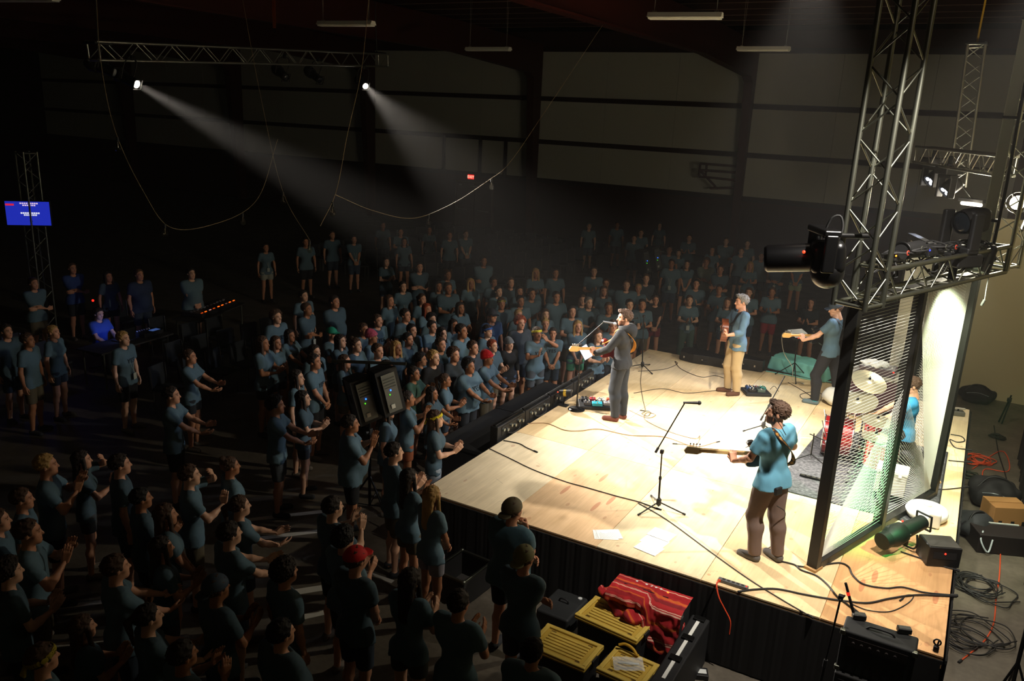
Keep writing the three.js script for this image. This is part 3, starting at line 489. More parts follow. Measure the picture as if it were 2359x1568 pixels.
// hands for holding a guitar whose neck leaves the body along n; g is the body centre, in figure coordinates
function guitarPose(g, n, fretAt, strumAt, up) {
  const N = nrm(n), face = nrm(crs(N, [0, 1, 0]).map((k) => k)), upv = crs(face, N);
  const fret = add(add(g, N, fretAt), add([0, -0.075, 0], face, 0.0)), strum = add(add(g, N, strumAt), add(face.map((k) => k * 0.055), [0, 0.06, 0]));
  return { N, face, upv, P: { L: [add(fret, face, -0.035), nrm(add([0, 1, 0], face, 0.35)), face.map((k) => k), 0.85, [0.35, -0.9, -0.35]], R: [add(strum, N, -0.09), nrm(add(N.map((k) => k), [0, -0.55, 0])), face.map((k) => -k), 0.5, [-0.9, -0.15, -0.6]] } };
}
function hold(group, gt, g, pz) {   // put the guitar where the figure holds it
  group.updateMatrixWorld(true);
  const m = new THREE.Matrix4().makeBasis(V(...pz.N), V(...pz.upv), V(...pz.face)).setPosition(...g);
  const w = group.matrixWorld.clone().multiply(m); w.decompose(gt.position, gt.quaternion, gt.scale); gt.scale.setScalar(1);
  return w;
}
function strap(group, gt, pts, width, mat) { const w = group.matrixWorld, gi = new THREE.Matrix4().compose(gt.position, gt.quaternion, V(1, 1, 1)).invert(); const r = ribbon(pts.map((p) => V(...p)), width, V(0, 0, 0)); part(gt, 'strap', r.applyMatrix4(w).applyMatrix4(gi), mat); }
const fineFig = { c: 0.0125, hc: 0.0052, hh: 0.0046 };
const stance = (w, l, r) => ({ L: { k: [0.1 + w, 0.5, 0.03 + l], a: [0.11 + w, 0.085, -0.02 + l], t: [0.14 + w, 0.03, 0.14 + l] }, R: { k: [-0.1 - w, 0.5, 0.03 + r], a: [-0.11 - w, 0.085, -0.02 + r], t: [-0.14 - w, 0.03, 0.14 + r] } });
const backStrap = (g, N, drop = 0) => [add(g, N, -0.22), [-0.2, 1.02, 0.06], [-0.17, 1.1, -0.1], [-0.05, 1.27, -0.165], [0.08, 1.42, -0.115], [0.115, 1.495, -0.03], [0.11, 1.455, 0.09], [0.09, 1.3, 0.165], add(add(g, N, 0.2), [0, 0.08, 0])];
{ // bass player
  const g = [-0.1, 1.1, 0.2], pz = guitarPose(g, [0.87, 0.1, 0.48], 0.35, 0.02);
  const f = figure('bassist', { ...builds.m, g: 1.1, sw: 0.195, P: pz.P, ...fineFig, beard: 0.32, head: { yaw: 0.62, pitch: -0.12 }, legs: stance(-0.01, 0.09, -0.05), fold: 0.008 });
  const t = person({ fig: f, fine: 1, at: pix(1763, 1290, { Y: ST }), turn: faceTo(-0.9, -0.42), h: 1.84, skin: 0, hair: 'quiff', hairc: 'brown', top: '#64a0b8', legs: 'pants', legc: '#6e5a50', shoe: '#5f5a55', hem: 0.86, label: 'bearded bass player in turquoise T-shirt and brown trousers beside the string frame' });
  t.rotateX(0.06);
  part(t, 'wireless_pack', merge([rbox(0.1, 0.08, 0.035, 0.01, 0.1, 0.87, -0.155)]), BLACK, 'black wireless pack');
  part(t, 'ear_monitor', tube([V(0.078, 1.635, 0.0), V(0.08, 1.6, -0.04), V(0.05, 1.54, -0.08), V(0.02, 1.45, -0.13)], 0.004, 16, 5), BLACK);
  const b = guitar('bass', 'bass guitar with cream neck and black body, held by the bass player', { body: '#15110f', neck: '#c9a56c', board: '#d2b078', head: '#c2b08a', guard: '#1a1512' });
  hold(t, b, g, pz); strap(t, b, backStrap(g, pz.N), 0.055, new THREE.MeshStandardMaterial({ roughness: 0.9, map: canvasTex(64, 64, (c, w, h) => { c.fillStyle = '#2a1d12'; c.fillRect(0, 0, w, h); c.fillStyle = '#a5712a'; for (let i = 0; i < 4; i++) { c.beginPath(); c.moveTo(i * 16, 8); c.lineTo(i * 16 + 8, 30); c.lineTo(i * 16, 56); c.lineTo(i * 16 - 8, 30); c.fill(); } }) }));
}
{ // lead singer
  const g = [-0.08, 1.1, 0.2], pz = guitarPose(g, [0.85, 0.12, 0.5], 0.38, 0.0);
  const f = figure('singer', { ...builds.m, P: pz.P, ...fineFig, beard: 0.35, head: { yaw: 0.5, pitch: 0.04 }, legs: stance(-0.025, 0.03, -0.04), fold: 0.009 });
  const t = person({ fig: f, fine: 1, at: pix(1421, 966, { Y: ST }), turn: faceTo(-0.95, 0.05), h: 1.8, skin: 0, hair: 'quiff', hairc: 'brown', top: '#1f2022', long: 0.95, topName: 'hoodie', legs: 'pants', legc: '#1e2329', shoe: '#5a2c1c', hem: 0.88, label: 'bearded lead singer in charcoal hoodie and dark jeans at the microphone' });
  part(t, 'hood', surf((x, y, z) => Math.max(smin(Math.abs(ell(x, y, z, [0, 1.49, -0.05], [0.125, 0.07, 0.115])) - 0.016, ell(x, y, z, [0, 1.43, -0.15], [0.095, 0.075, 0.05]), 0.03), y - 1.535 + z * 0.25), [-0.16, 1.32, -0.23], [0.16, 1.6, 0.1], 0.011), cloth('#1a1b1d'));
  const b = guitar('electric', 'red electric guitar with maple neck held by the lead singer', { body: '#6d140f', neck: '#cf9a52', head: '#d6a45c', guard: '#efe9da' });
  hold(t, b, g, pz); strap(t, b, backStrap(g, pz.N), 0.05, M('#c07f24', 0.85));
}
{ // acoustic player
  const g = [-0.08, 1.12, 0.22], pz = guitarPose(g, [0.9, 0.22, 0.36], 0.4, 0.02);
  const f = figure('strummer', { ...builds.m, P: pz.P, ...fineFig, head: { yaw: -0.1, pitch: 0.05 }, legs: stance(-0.02, -0.03, 0.05), fold: 0.008 });
  const t = person({ fig: f, fine: 1, at: pix(1684, 906, { Y: ST }), turn: faceTo(-0.78, 0.62), h: 1.8, skin: 0, hair: 'quiff', hairc: 'grey', top: '#587486', long: 0.25, topName: 'denim_shirt', legs: 'pants', legc: '#b39c74', shoe: '#553522', hem: 0.82, label: 'acoustic guitarist in denim shirt and khaki trousers near the guitar case' });
  const b = guitar('acoustic', 'brown acoustic guitar held by the man in the denim shirt', { body: '#7a3a18', neck: '#5a2f18' });
  hold(t, b, g, pz); strap(t, b, backStrap(g, pz.N), 0.045, BLACK);
}
{ // guitarist with the cap
  const g = [-0.1, 1.12, 0.21], pz = guitarPose(g, [0.86, 0.08, 0.5], 0.4, 0.0);
  const f = figure('capguitar', { ...builds.m, P: pz.P, ...fineFig, head: { yaw: 0.6, pitch: 0.28 }, legs: stance(0.04, 0.1, -0.16), fold: 0.008 });
  const t = person({ fig: f, fine: 1, at: pix(1893, 928, { Y: ST }), turn: faceTo(-0.9, -0.1), h: 1.82, skin: 3, hair: 'short', hairc: 'brown', wear: 'cap', wearc: '#33414f', top: '#4d6877', legs: 'pants', legc: '#1c1d22', shoe: '#5a6a70', hem: 0.86, label: 'guitarist in a dark cap, grey-blue T-shirt and black trousers beside the music stand' });
  for (const s of [0.12, -0.12]) part(t, 'sock', new THREE.CylinderGeometry(0.052, 0.055, 0.07, 14).translate(s > 0 ? 0.15 : -0.15, 0.1, s > 0 ? 0.08 : -0.18), cloth('#3fb3c4'), 'turquoise sock');
  const b = guitar('electric', 'electric guitar with pale maple neck held by the guitarist in the cap', { body: '#16130f', neck: '#d7a35a', head: '#d9a860', guard: '#202020' });
  hold(t, b, g, pz); strap(t, b, backStrap(g, pz.N), 0.05, BLACK);
}
{ // drummer on the throne
  const P = { L: [[0.2, 1.1, 0.42], [0.1, -0.15, 1], [-0.4, -1, 0], 0.95, [0.9, -0.4, -0.2]], R: [[-0.22, 1.06, 0.4], [-0.1, -0.2, 1], [0.4, -1, 0], 0.95, [-0.9, -0.4, -0.2]] };
  const f = figure('drummer', { ...builds.m, P, c: 0.014, hc: 0.006, hh: 0.0055, head: { yaw: 0.1, pitch: 0.2 }, seat: 1, legs: { L: { k: [0.2, 0.93, 0.4], a: [0.2, 0.51, 0.44], t: [0.23, 0.455, 0.6] }, R: { k: [-0.22, 0.93, 0.38], a: [-0.2, 0.51, 0.5], t: [-0.22, 0.455, 0.66] } }, fold: 0.008 });
  const at = pix(2104, 885, { Y: ST + 1.24 }); at.y = ST - 0.42;
  const t = person({ fig: f, fine: 1, at, turn: faceTo(-0.98, 0.2), h: 1.75, skin: 0, hair: 'short', hairc: 'brown', top: '#2f86b4', legs: 'pants', legc: '#1d2228', shoe: '#2a2a2a', hem: 0.86, label: 'drummer in a blue T-shirt seated behind the drum kit' });
  t.updateMatrixWorld(true);
  for (const s of [1, -1]) { const st = thing('drumstick', s > 0 ? 'pale wooden drumstick in the left hand of the drummer' : 'pale wooden drumstick in the right hand of the drummer', 'drumstick', V(...(s > 0 ? [0.21, 1.08, 0.5] : [-0.23, 1.04, 0.48])).applyMatrix4(t.matrixWorld), faceTo(-0.98, 0.2)); part(st, 'stick', rod(V(0, 0, -0.08), V(-0.06 * s, 0.03, 0.3), 0.007, 0.005), wood('#c79e62')); part(st, 'tip', new THREE.SphereGeometry(0.007, 8, 6).translate(-0.06 * s, 0.03, 0.3), wood('#c79e62')); }
  const th = thing('drum_throne', 'round black drum throne under the drummer', 'stool', V(at.x, ST, at.z)); part(th, 'seat', lathe([[0, 0.36], [0.16, 0.36], [0.18, 0.38], [0.18, 0.43], [0.14, 0.455], [0, 0.455]]).translate(0, -0.06, 0), BLACK); part(th, 'post', rod(V(0, 0.1, 0), V(0, 0.32, 0), 0.02), CHROME); for (let i = 0; i < 3; i++) { const a = i * 2.094; part(th, 'leg', rod(V(0, 0.2, 0), V(Math.cos(a) * 0.26, 0.01, Math.sin(a) * 0.26), 0.01), CHROME); }
}
// ---------------------------------------------------------------- drum kit
const redShell = M('#8c0f14', 0.3, 0, { clearcoat: 0.8, clearcoatRoughness: 0.1 }), skinHead = M('#d9d6cc', 0.6), brass = M('#c9c2a6', 0.3, 0.85);
function drum(name, label, c, r, l, axis, parts = 8, top = skinHead) {
  const t = thing(name, label, 'drum', c); t.quaternion.setFromUnitVectors(UPV, axis.clone().normalize());
  part(t, 'shell', new THREE.CylinderGeometry(r, r, l, 36, 1, true), redShell);
  for (const s of [1, -1]) { part(t, 'head', new THREE.CylinderGeometry(r * 0.985, r * 0.985, 0.004, 36).translate(0, s * l / 2, 0), top); part(t, 'hoop', new THREE.TorusGeometry(r + 0.004, 0.011, 8, 40).rotateX(Math.PI / 2).translate(0, s * l / 2, 0), CHROME); }
  for (let i = 0; i < parts; i++) { const a = i / parts * 6.283; part(t, 'lug', merge([rbox(0.022, 0.05, 0.022, 0.005, Math.cos(a) * (r + 0.012), 0, Math.sin(a) * (r + 0.012)), rod(V(Math.cos(a) * (r + 0.014), -l / 2, Math.sin(a) * (r + 0.014)), V(Math.cos(a) * (r + 0.014), l / 2, Math.sin(a) * (r + 0.014)), 0.0035, 0.0035, 5)]), CHROME); }
  return t;
}
function legs3(t, top, foot, r, y0 = 0, mat = CHROME, name = 'leg', turn = 0.4) { for (let i = 0; i < 3; i++) { const a = turn + i * 2.094, l = part(t, name, rod(V(0, top, 0), V(Math.cos(a) * foot, y0 + 0.015, Math.sin(a) * foot), r), mat); part(l, 'foot', new THREE.SphereGeometry(r * 1.8, 8, 6).translate(Math.cos(a) * foot, y0 + 0.018, Math.sin(a) * foot), RUBBER); } }
function cymbal(label, at, r, tilt, tiltDir) {
  const t = thing('cymbal', label, 'cymbal', V(at.x, ST, at.z)); const y = at.y - ST;
  const disc = lathe([[0.006, 0.03], [0.03, 0.034], [0.055, 0.02], [0.07, 0.012], [r * 0.6, 0.004], [r, -0.008], [r, -0.011], [r * 0.6, 0.001], [0.07, 0.008], [0.05, 0.016], [0.006, 0.026]], 40);
  disc.rotateX(tilt).rotateY(tiltDir); part(t, 'plate', disc.translate(0, y, 0), brass);
  part(t, 'wing_nut', merge([new THREE.CylinderGeometry(0.018, 0.022, 0.03, 10).translate(0, y + 0.045, 0), rod(V(0, y, 0), V(0, y + 0.08, 0), 0.005)]), METALBLACK);
  part(t, 'stand_tube', merge([rod(V(0, 0.2, 0), V(0, y - 0.01, 0), 0.011, 0.009), rod(V(0, 0.05, 0), V(0, y * 0.6, 0), 0.015)]), CHROME);
  part(t, 'clamp', rbox(0.05, 0.05, 0.05, 0.01, 0, y * 0.6, 0), CHROME); legs3(t, 0.35, 0.32, 0.009);
  return t;
}
{
  const rug = onStage(1828, 1128), k = (x, y) => onStage(x, y);
  const sh = [k(1822, 1125), k(1940, 1152), k(2150, 1085), k(2120, 985), k(1885, 985)].map((p) => [p.x, -p.z]);
  const t = thing('drum_rug', 'dark grey rug under the drum kit', 'rug', V(0, ST + 0.004, 0)); const carpet = dataTex(128, 128, (u, v) => { const n = fbm(u * 24, v * 24, 2) * 70; return [clamp(72 + n), clamp(72 + n), clamp(76 + n)]; });
  part(t, 'pile', extrude([[3.78, 2.75], [5.75, 2.75], [5.75, 5.6], [3.95, 5.6]], 0.006).rotateX(-Math.PI / 2), new THREE.MeshStandardMaterial({ map: carpet, roughness: 1 })); part(t, 'edging', merge([box(1.97, 0.008, 0.02, 4.765, 0, -2.75), box(0.02, 0.008, 2.85, 5.75, 0, -4.175), box(1.8, 0.008, 0.02, 4.85, 0, -5.6)]), M('#1b1b1c', 0.9));
}
{
  const bd = drum('bass_drum', 'red bass drum with chrome hoops on the rug', V(4.3, ST + 0.3, -4.45), 0.28, 0.4, V(1, 0, -0.12), 10, M('#e6e1d5', 0.6));
  for (const s of [1, -1]) part(bd, 'spur', rod(V(0.0, -0.15, s * 0.26), V(-0.28, -0.24, s * 0.42), 0.008), CHROME);
  const sn = drum('snare_drum', 'shallow red snare drum in front of the drummer', V(4.83, ST + 0.62, -4.35), 0.18, 0.14, V(-0.1, 1, 0.05)); for (let i = 0; i < 3; i++) { const a = i * 2.094; part(sn, 'stand_leg', rod(V(0, -0.07, 0), V(Math.cos(a) * 0.24, -0.6, Math.sin(a) * 0.24), 0.009), CHROME); }
  const rt = drum('rack_tom', 'red rack tom mounted over the bass drum', V(4.42, ST + 0.78, -4.65), 0.16, 0.22, V(0.25, 1, 0)); part(rt, 'tom_arm', rod(V(0, -0.11, 0), V(0.02, -0.25, 0), 0.012), CHROME);
  const ft = drum('floor_tom', 'red floor tom standing on chrome legs beside the drummer', V(4.95, ST + 0.45, -3.75), 0.2, 0.36, V(0, 1, 0)); for (let i = 0; i < 3; i++) { const a = i * 2.094; part(ft, 'tom_leg', rod(V(Math.cos(a) * 0.22, 0.1, Math.sin(a) * 0.22), V(Math.cos(a) * 0.24, -0.43, Math.sin(a) * 0.24), 0.008), CHROME); }
  cymbal('large bright crash cymbal tilted high above the bass drum', pix(2003, 878, { Y: 2.05 }), 0.25, 0.45, 0.6);
  cymbal('broad ride cymbal low beside the bass drum', pix(1975, 925, { Y: 1.82 }), 0.28, 0.35, -0.5);
  cymbal('small crash cymbal over the snare drum', pix(2022, 968, { Y: 1.72 }), 0.21, 0.12, 0.4);
  const hh = cymbal('lower hi-hat cymbal pair by the floor tom', pix(2018, 1004, { Y: 1.62 }), 0.18, 0.05, 0); part(hh, 'bottom_plate', lathe([[0.006, -0.03], [0.06, -0.02], [0.18, 0.0], [0.18, 0.003], [0.06, -0.012]], 32).translate(0, pix(2018, 1004, { Y: 1.62 }).y - ST - 0.03, 0), brass);
  // drum microphone on a boom in front of the kit
  const p = thing('kick_pedal_stand', 'low black tripod stand with clip in front of the bass drum', 'stand', onStage(1866, 1060)); legs3(p, 0.1, 0.24, 0.008, 0, METALBLACK); part(p, 'tube', rod(V(0, 0.08, 0), V(0, 0.42, 0), 0.01), METALBLACK); part(p, 'arm', rod(V(-0.06, 0.4, 0), V(0.2, 0.36, 0.05), 0.008), METALBLACK); part(p, 'kick_microphone', new THREE.CapsuleGeometry(0.035, 0.08, 6, 12).rotateZ(1.4).translate(0.24, 0.35, 0.06), M('#3a3c40', 0.4, 0.6));
  const tr = thing('black_bar', 'black flat metal bar lying on the drum rug', 'bar', onStage(1868, 1103)); part(tr, 'plate', rbox(0.3, 0.025, 0.05, 0.004, 0, 0.025, 0), METALBLACK); for (let i = 0; i < 4; i++) part(tr, 'slot', rbox(0.05, 0.006, 0.03, 0.002, -0.11 + i * 0.073, 0.039, 0), ALU);
  const hw = thing('hardware_box', 'clear plastic drawer case standing behind the floor tom', 'box', V(5.15, ST, -3.35)); part(hw, 'body', rbox(0.36, 0.3, 0.28, 0.012, 0, 0.25, 0), M('#b9b6ad', 0.35)); part(hw, 'lid', rbox(0.38, 0.05, 0.3, 0.01, 0, 0.42, 0), M('#d8d6d0', 0.4)); part(hw, 'base', box(0.34, 0.1, 0.26, 0, 0.05, 0), BLACK); for (const s of [-0.1, 0.1]) part(hw, 'latch', rbox(0.04, 0.06, 0.02, 0.004, s, 0.4, 0.15), M('#e8e8e4', 0.4));
  const rk = thing('keyboard_rack', 'tall steel-legged rack table behind the cymbals', 'table', V(4.55, ST, -6.35)); part(rk, 'shelf', box(0.75, 0.03, 0.45, 0, 0.82, 0), M('#8f8a80', 0.5)); for (const [x, z] of [[-.35, -.2], [.35, -.2], [-.35, .2], [.35, .2]]) part(rk, 'leg', rod(V(x, 0, z), V(x, 0.82, z), 0.016), ALU); part(rk, 'front_cloth', box(0.74, 0.5, 0.01, 0, 0.52, 0.21), M('#3a1a22', 0.9));
  const kb = thing('mixer_case', 'grey mixer with white towel on the steel-legged rack', 'mixer', V(4.55, ST + 0.835, -6.35)); part(kb, 'case', rbox(0.55, 0.12, 0.36, 0.015, 0, 0.06, 0), M('#4a3a40', 0.5)); part(kb, 'panel', box(0.5, 0.01, 0.3, 0, 0.124, 0), M('#9a979a', 0.5)); for (let i = 0; i < 10; i++) part(kb, 'knob', new THREE.CylinderGeometry(0.01, 0.012, 0.02, 8).translate(-0.2 + (i % 5) * 0.1, 0.135, -0.08 + Math.floor(i / 5) * 0.12), WHITEP); part(kb, 'lamp_led', new THREE.SphereGeometry(0.012, 8, 6).translate(0.24, 0.1, 0.18), glow('#ff2a1c', 3));
  const tw = thing('towel', 'crumpled white towel on the mixer', 'towel', V(4.5, ST + 0.98, -6.3)); part(tw, 'cloth', surf((x, y, z) => ell(x, y, z, [0, 0.02, 0], [0.2, 0.06, 0.13]) + 0.03 * noise.noise(x * 14, y * 14, z * 14), [-.26, -.06, -.2], [.26, .12, .2], 0.013), M('#e9ebe8', 0.9)); part(tw, 'fold', surf((x, y, z) => ell(x, y, z, [0.1, 0.05, 0.05], [0.1, 0.05, 0.06]) + 0.02 * noise.noise(x * 20, y * 14, z * 20), [-.06, -.04, -.06], [.26, .14, .16], 0.013), M('#e9ebe8', 0.9));
  const pil = thing('cushion', 'white pillow stuffed beside the bass drum', 'pillow', onStage(1935, 935)); part(pil, 'stuffing', surf((x, y, z) => ell(x, y, z, [0, 0.16, 0], [0.32, 0.17, 0.22]) + 0.02 * noise.noise(x * 6, y * 6, z * 6), [-.36, -.03, -.27], [.36, .36, .27], 0.018), M('#e6e3da', 0.9)); part(pil, 'seam', tube([V(-.3, .17, 0), V(-.15, .17, .18), V(.15, .17, .18), V(.3, .17, 0), V(.15, .17, -.18), V(-.15, .17, -.18)], 0.006, 50, 5, true), M('#cfcbc0', 0.9));
}
// ---------------------------------------------------------------- string frames at both sides of the stage
const yarn = M('#dfe2d6', 0.8);
function stringFrame(L, R, label, H) {
  const t = thing('string_frame', label, 'frame', V(L.x, ST, L.z), Math.atan2(-(R.z - L.z), R.x - L.x)); const w = L.distanceTo(R), b = 0.09, d = 0.12, fr = M('#0f0f0e', 0.45);
  for (const [x, n] of [[0, 'post'], [w / 2, 'middle_post'], [w, 'post']]) part(t, n, rbox(b, H, d, 0.006, x, H / 2, 0), fr);
  for (const y of [b / 2, H - b / 2]) for (const s of [0, 1]) part(t, 'rail', rbox(w / 2 - b, b, d, 0.006, w / 4 + s * w / 2, y, 0), fr);
  part(t, 'foot_block', box(0.16, 0.03, 0.14, 0, 0.015, 0.0), M('#b08a58', 0.8));
  const fan = (name, n, A, B, z = 0) => { const g = []; for (let i = 0; i < n; i++) { const s = i / (n - 1), a = A(s), c = B(s); const q = rod(V(a[0], a[1], z), V(c[0], c[1], z), 0.0022, 0.0022, 4); g.push(q); } const m = part(t, name, merge(g), yarn, 'white yarn strings'); m.userData.kind = 'stuff'; };
  const x0 = b / 2, xm0 = w / 2 - b / 2, xm1 = w / 2 + b / 2, x1 = w - b / 2, top = H - b, bot = b;
  fan('level_strings', 72, (s) => [x0, bot + 0.1 + s * (H - 0.32)], (s) => [xm0, bot + 0.14 + s * (H - 0.36)]);
  fan('corner_strings', 34, (s) => [x0, bot + 0.02 + s * 0.12], (s) => [xm0, bot + 0.04 + s * 0.55 * H], 0.02);
  fan('mesh_strings', 26, (s) => [x0, bot + 0.35 + s * 0.42 * H], (s) => [xm0, bot + 0.05 + s * 0.34 * H], -0.02);
  fan('hanging_strings', 66, (s) => [xm1 + s * (x1 - xm1), top], (s) => [x1 - 0.16 + s * 0.14, bot], -0.015);
  fan('radiating_strings', 36, (s) => [xm1, bot + 0.05 + s * 0.55 * H], () => [x1 - 0.02, bot + 0.03], 0.0);
  return t;
}
stringFrame(V(4.64, ST, -0.93), V(5.64, ST, -3.79), 'tall black frame strung with white yarn beside the bass player', 3.05);
stringFrame(V(5.64, ST, -4.32), V(4.64, ST, -7.18), 'tall black string frame at the far side of the drum kit', 3.05);
// ---------------------------------------------------------------- trusses
function truss(label, A, B, size, o = {}) {
  const t = thing('truss', label, 'truss', A), ax = B.clone().sub(A), L = ax.length(), x = ax.clone().normalize();
  const ref = Math.abs(x.y) > 0.9 ? (o.side ?? V(1, 0, 0)) : UPV, y = ref.clone().addScaledVector(x, -ref.dot(x)).normalize(), z = new THREE.Vector3().crossVectors(x, y);
  t.quaternion.setFromRotationMatrix(new THREE.Matrix4().makeBasis(x, y, z)); const s = size / 2, r = o.r ?? 0.024, rb = o.rb ?? 0.0085, mat = o.mat ?? ALU;
  const c = [[s, s], [s, -s], [-s, -s], [-s, s]];
  for (const [a, b] of c) rodMesh(t, 'chord', V(0, a, b), V(L, a, b), r, mat);
  const n = Math.max(2, Math.round(L / (size * (o.pitch ?? 1.0))));
  for (let f = 0; f < 4; f++) { const p = c[f], q = c[(f + 1) % 4]; for (let i = 0; i < n; i++) { const a = i % 2 === f % 2 ? p : q, b = a === p ? q : p; rodMesh(t, 'brace', V(L * i / n + 0.02, a[0], a[1]), V(L * (i + 1) / n - 0.02, b[0], b[1]), rb, mat); } for (const e of [0.03, L - 0.03]) rodMesh(t, 'end_bar', V(e, p[0], p[1]), V(e, q[0], q[1]), r * 0.7, mat); }
  return t;
}
const T1 = pix(1976, 698, { D: 7.6 }), T2 = pix(2304, 590, { D: 9.35 });
const ALU2 = M('#b9bab0', 0.4, 1);  // same aluminium as the near tower, colour raised to look more lit
const t1 = V(T1.x, 4.0, T1.z), t2 = V(T2.x, 4.12, T2.z), dirT = t2.clone().sub(t1).setY(0).normalize();
truss('vertical aluminium truss tower hanging at the near end of the cross truss', V(t1.x, 4.03, t1.z), V(t1.x, 7.1, t1.z), 0.31, { side: dirT, r: 0.026 });
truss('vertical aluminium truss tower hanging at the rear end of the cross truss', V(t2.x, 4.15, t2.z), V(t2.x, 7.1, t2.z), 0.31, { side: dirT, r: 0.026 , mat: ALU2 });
truss('horizontal aluminium cross truss loaded with cables above the string frame', V(t1.x, 4.24, t1.z).addScaledVector(dirT, 0.16), V(t2.x, 4.28, t2.z).addScaledVector(dirT, -0.16), 0.29, { r: 0.026 });
const T3 = pix(2205, 430, { D: 14.1 });
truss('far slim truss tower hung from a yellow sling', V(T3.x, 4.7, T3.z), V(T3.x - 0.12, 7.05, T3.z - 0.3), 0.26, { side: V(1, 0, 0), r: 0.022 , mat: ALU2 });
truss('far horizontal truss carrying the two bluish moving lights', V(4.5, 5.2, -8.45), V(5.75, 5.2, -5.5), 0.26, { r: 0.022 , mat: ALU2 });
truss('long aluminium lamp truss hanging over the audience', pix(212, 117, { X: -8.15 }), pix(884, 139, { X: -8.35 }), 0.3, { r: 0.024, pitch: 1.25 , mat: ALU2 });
truss('slim truss tower behind the wall screen by the sound desk', V(-12.7, 0, -2.75), V(-12.7, 4.3, -2.75), 0.3, { side: V(1, 0, 0), r: 0.022 });
// lifting mast beside the rear tower
{ const m = pix(2279, 500, { D: 9.1 }), t = thing('lifting_mast', 'pale flat aluminium mast with black cable beside the rear truss tower', 'mast', V(m.x, 4.1, m.z)); part(t, 'mast_tube', rbox(0.12, 3.1, 0.09, 0.012, 0, 1.55, 0), M('#c3cbbd', 0.45, 0.6)); part(t, 'black_cable', tube([V(0.09, 0, 0.06), V(0.1, 1, 0.07), V(0.08, 2, 0.06), V(0.1, 3.05, 0.06)], 0.018, 30, 6), RUBBER); for (const y of [0.6, 1.7, 2.7]) part(t, 'cable_strap', rbox(0.16, 0.03, 0.14, 0.01, 0.01, y, 0.01), BLACK); part(t, 'bracket', rbox(0.2, 0.08, 0.3, 0.01, 0.03, 0.15, 0), METALBLACK); part(t, 'hook', rod(V(0, 3.1, 0), V(0, 5.1, 0), 0.01), METALBLACK); }
// slings and hoist chains
{
  const sl = (label, a, b, c, r = 0.012) => { const t = thing('sling', label, 'sling', a); part(t, 'webbing', rod(V(0, 0, 0), b.clone().sub(a), r, r, 6), M(c, 0.8)); part(t, 'shackle', new THREE.TorusGeometry(0.035, 0.01, 6, 14), METALBLACK); part(t, 'spreader_bar', rbox(0.34, 0.04, 0.34, 0.01), METALBLACK); };
  sl('yellow sling from the roof to the far slim truss tower', V(T3.x - 0.12, 7.05, T3.z - 0.3), V(T3.x - 0.1, 9.2, T3.z - 0.4), '#a5801c', 0.018);
  sl('dark hoist cable at the near end of the lamp truss', pix(225, 100, { X: -8.15 }), pix(215, -140, { X: -8.15 }), '#2a2a2a'); sl('dark hoist cable at the far end of the lamp truss', pix(868, 122, { X: -8.35 }), pix(862, -60, { X: -8.35 }), '#2a2a2a');
  sl('dark sling above the near truss tower', V(t1.x, 7.1, t1.z), V(t1.x, 9.2, t1.z), '#4a4030'); sl('dark sling above the rear truss tower', V(t2.x, 7.1, t2.z), V(t2.x, 9.2, t2.z), '#4a4030');
}
// ---------------------------------------------------------------- lamps
{ // glowing batten behind the far truss
  const t = thing('light_batten', 'short glowing batten light under the far horizontal truss', 'stage light', V(5.4, 4.5, -7.5), -0.5); part(t, 'housing', rbox(0.42, 0.06, 0.1, 0.01, 0, 0.06, 0), BLACK); part(t, 'tube_glow', new THREE.CapsuleGeometry(0.03, 0.3, 4, 8).rotateZ(Math.PI / 2), glow('#fff0d0', 6)); part(t, 'hanger', rod(V(0, 0.08, 0), V(-0.3, 0.62, 0.45), 0.012), METALBLACK);
}
const greenPar = () => { wash('green par light on a pole behind the stage aimed at the string frame', LAMPS.green, glow('#6dffa8', 4), 0.08); const t = thing('lamp_pole', 'black lamp pole carrying the green par light behind the stage', 'stand', V(LAMPS.green.at.x + 0.08, 0, LAMPS.green.at.z + 0.05)); part(t, 'pole', rod(V(0, 0.02, 0), V(0, 3.75, 0), 0.02), METALBLACK); legs3(t, 0.5, 0.22, 0.012, 0, METALBLACK); };
const stringPar = () => wash('small white par light inside the cross truss aimed down the string frame', LAMPS.strings, glow('#f6ffe0', 6), 0.045);
function aimed(name, label, at, to, group) { const t = thing(name, label, 'stage light', at, 0, group); t.quaternion.copy(lookQ(to.clone().sub(at))); return t; }
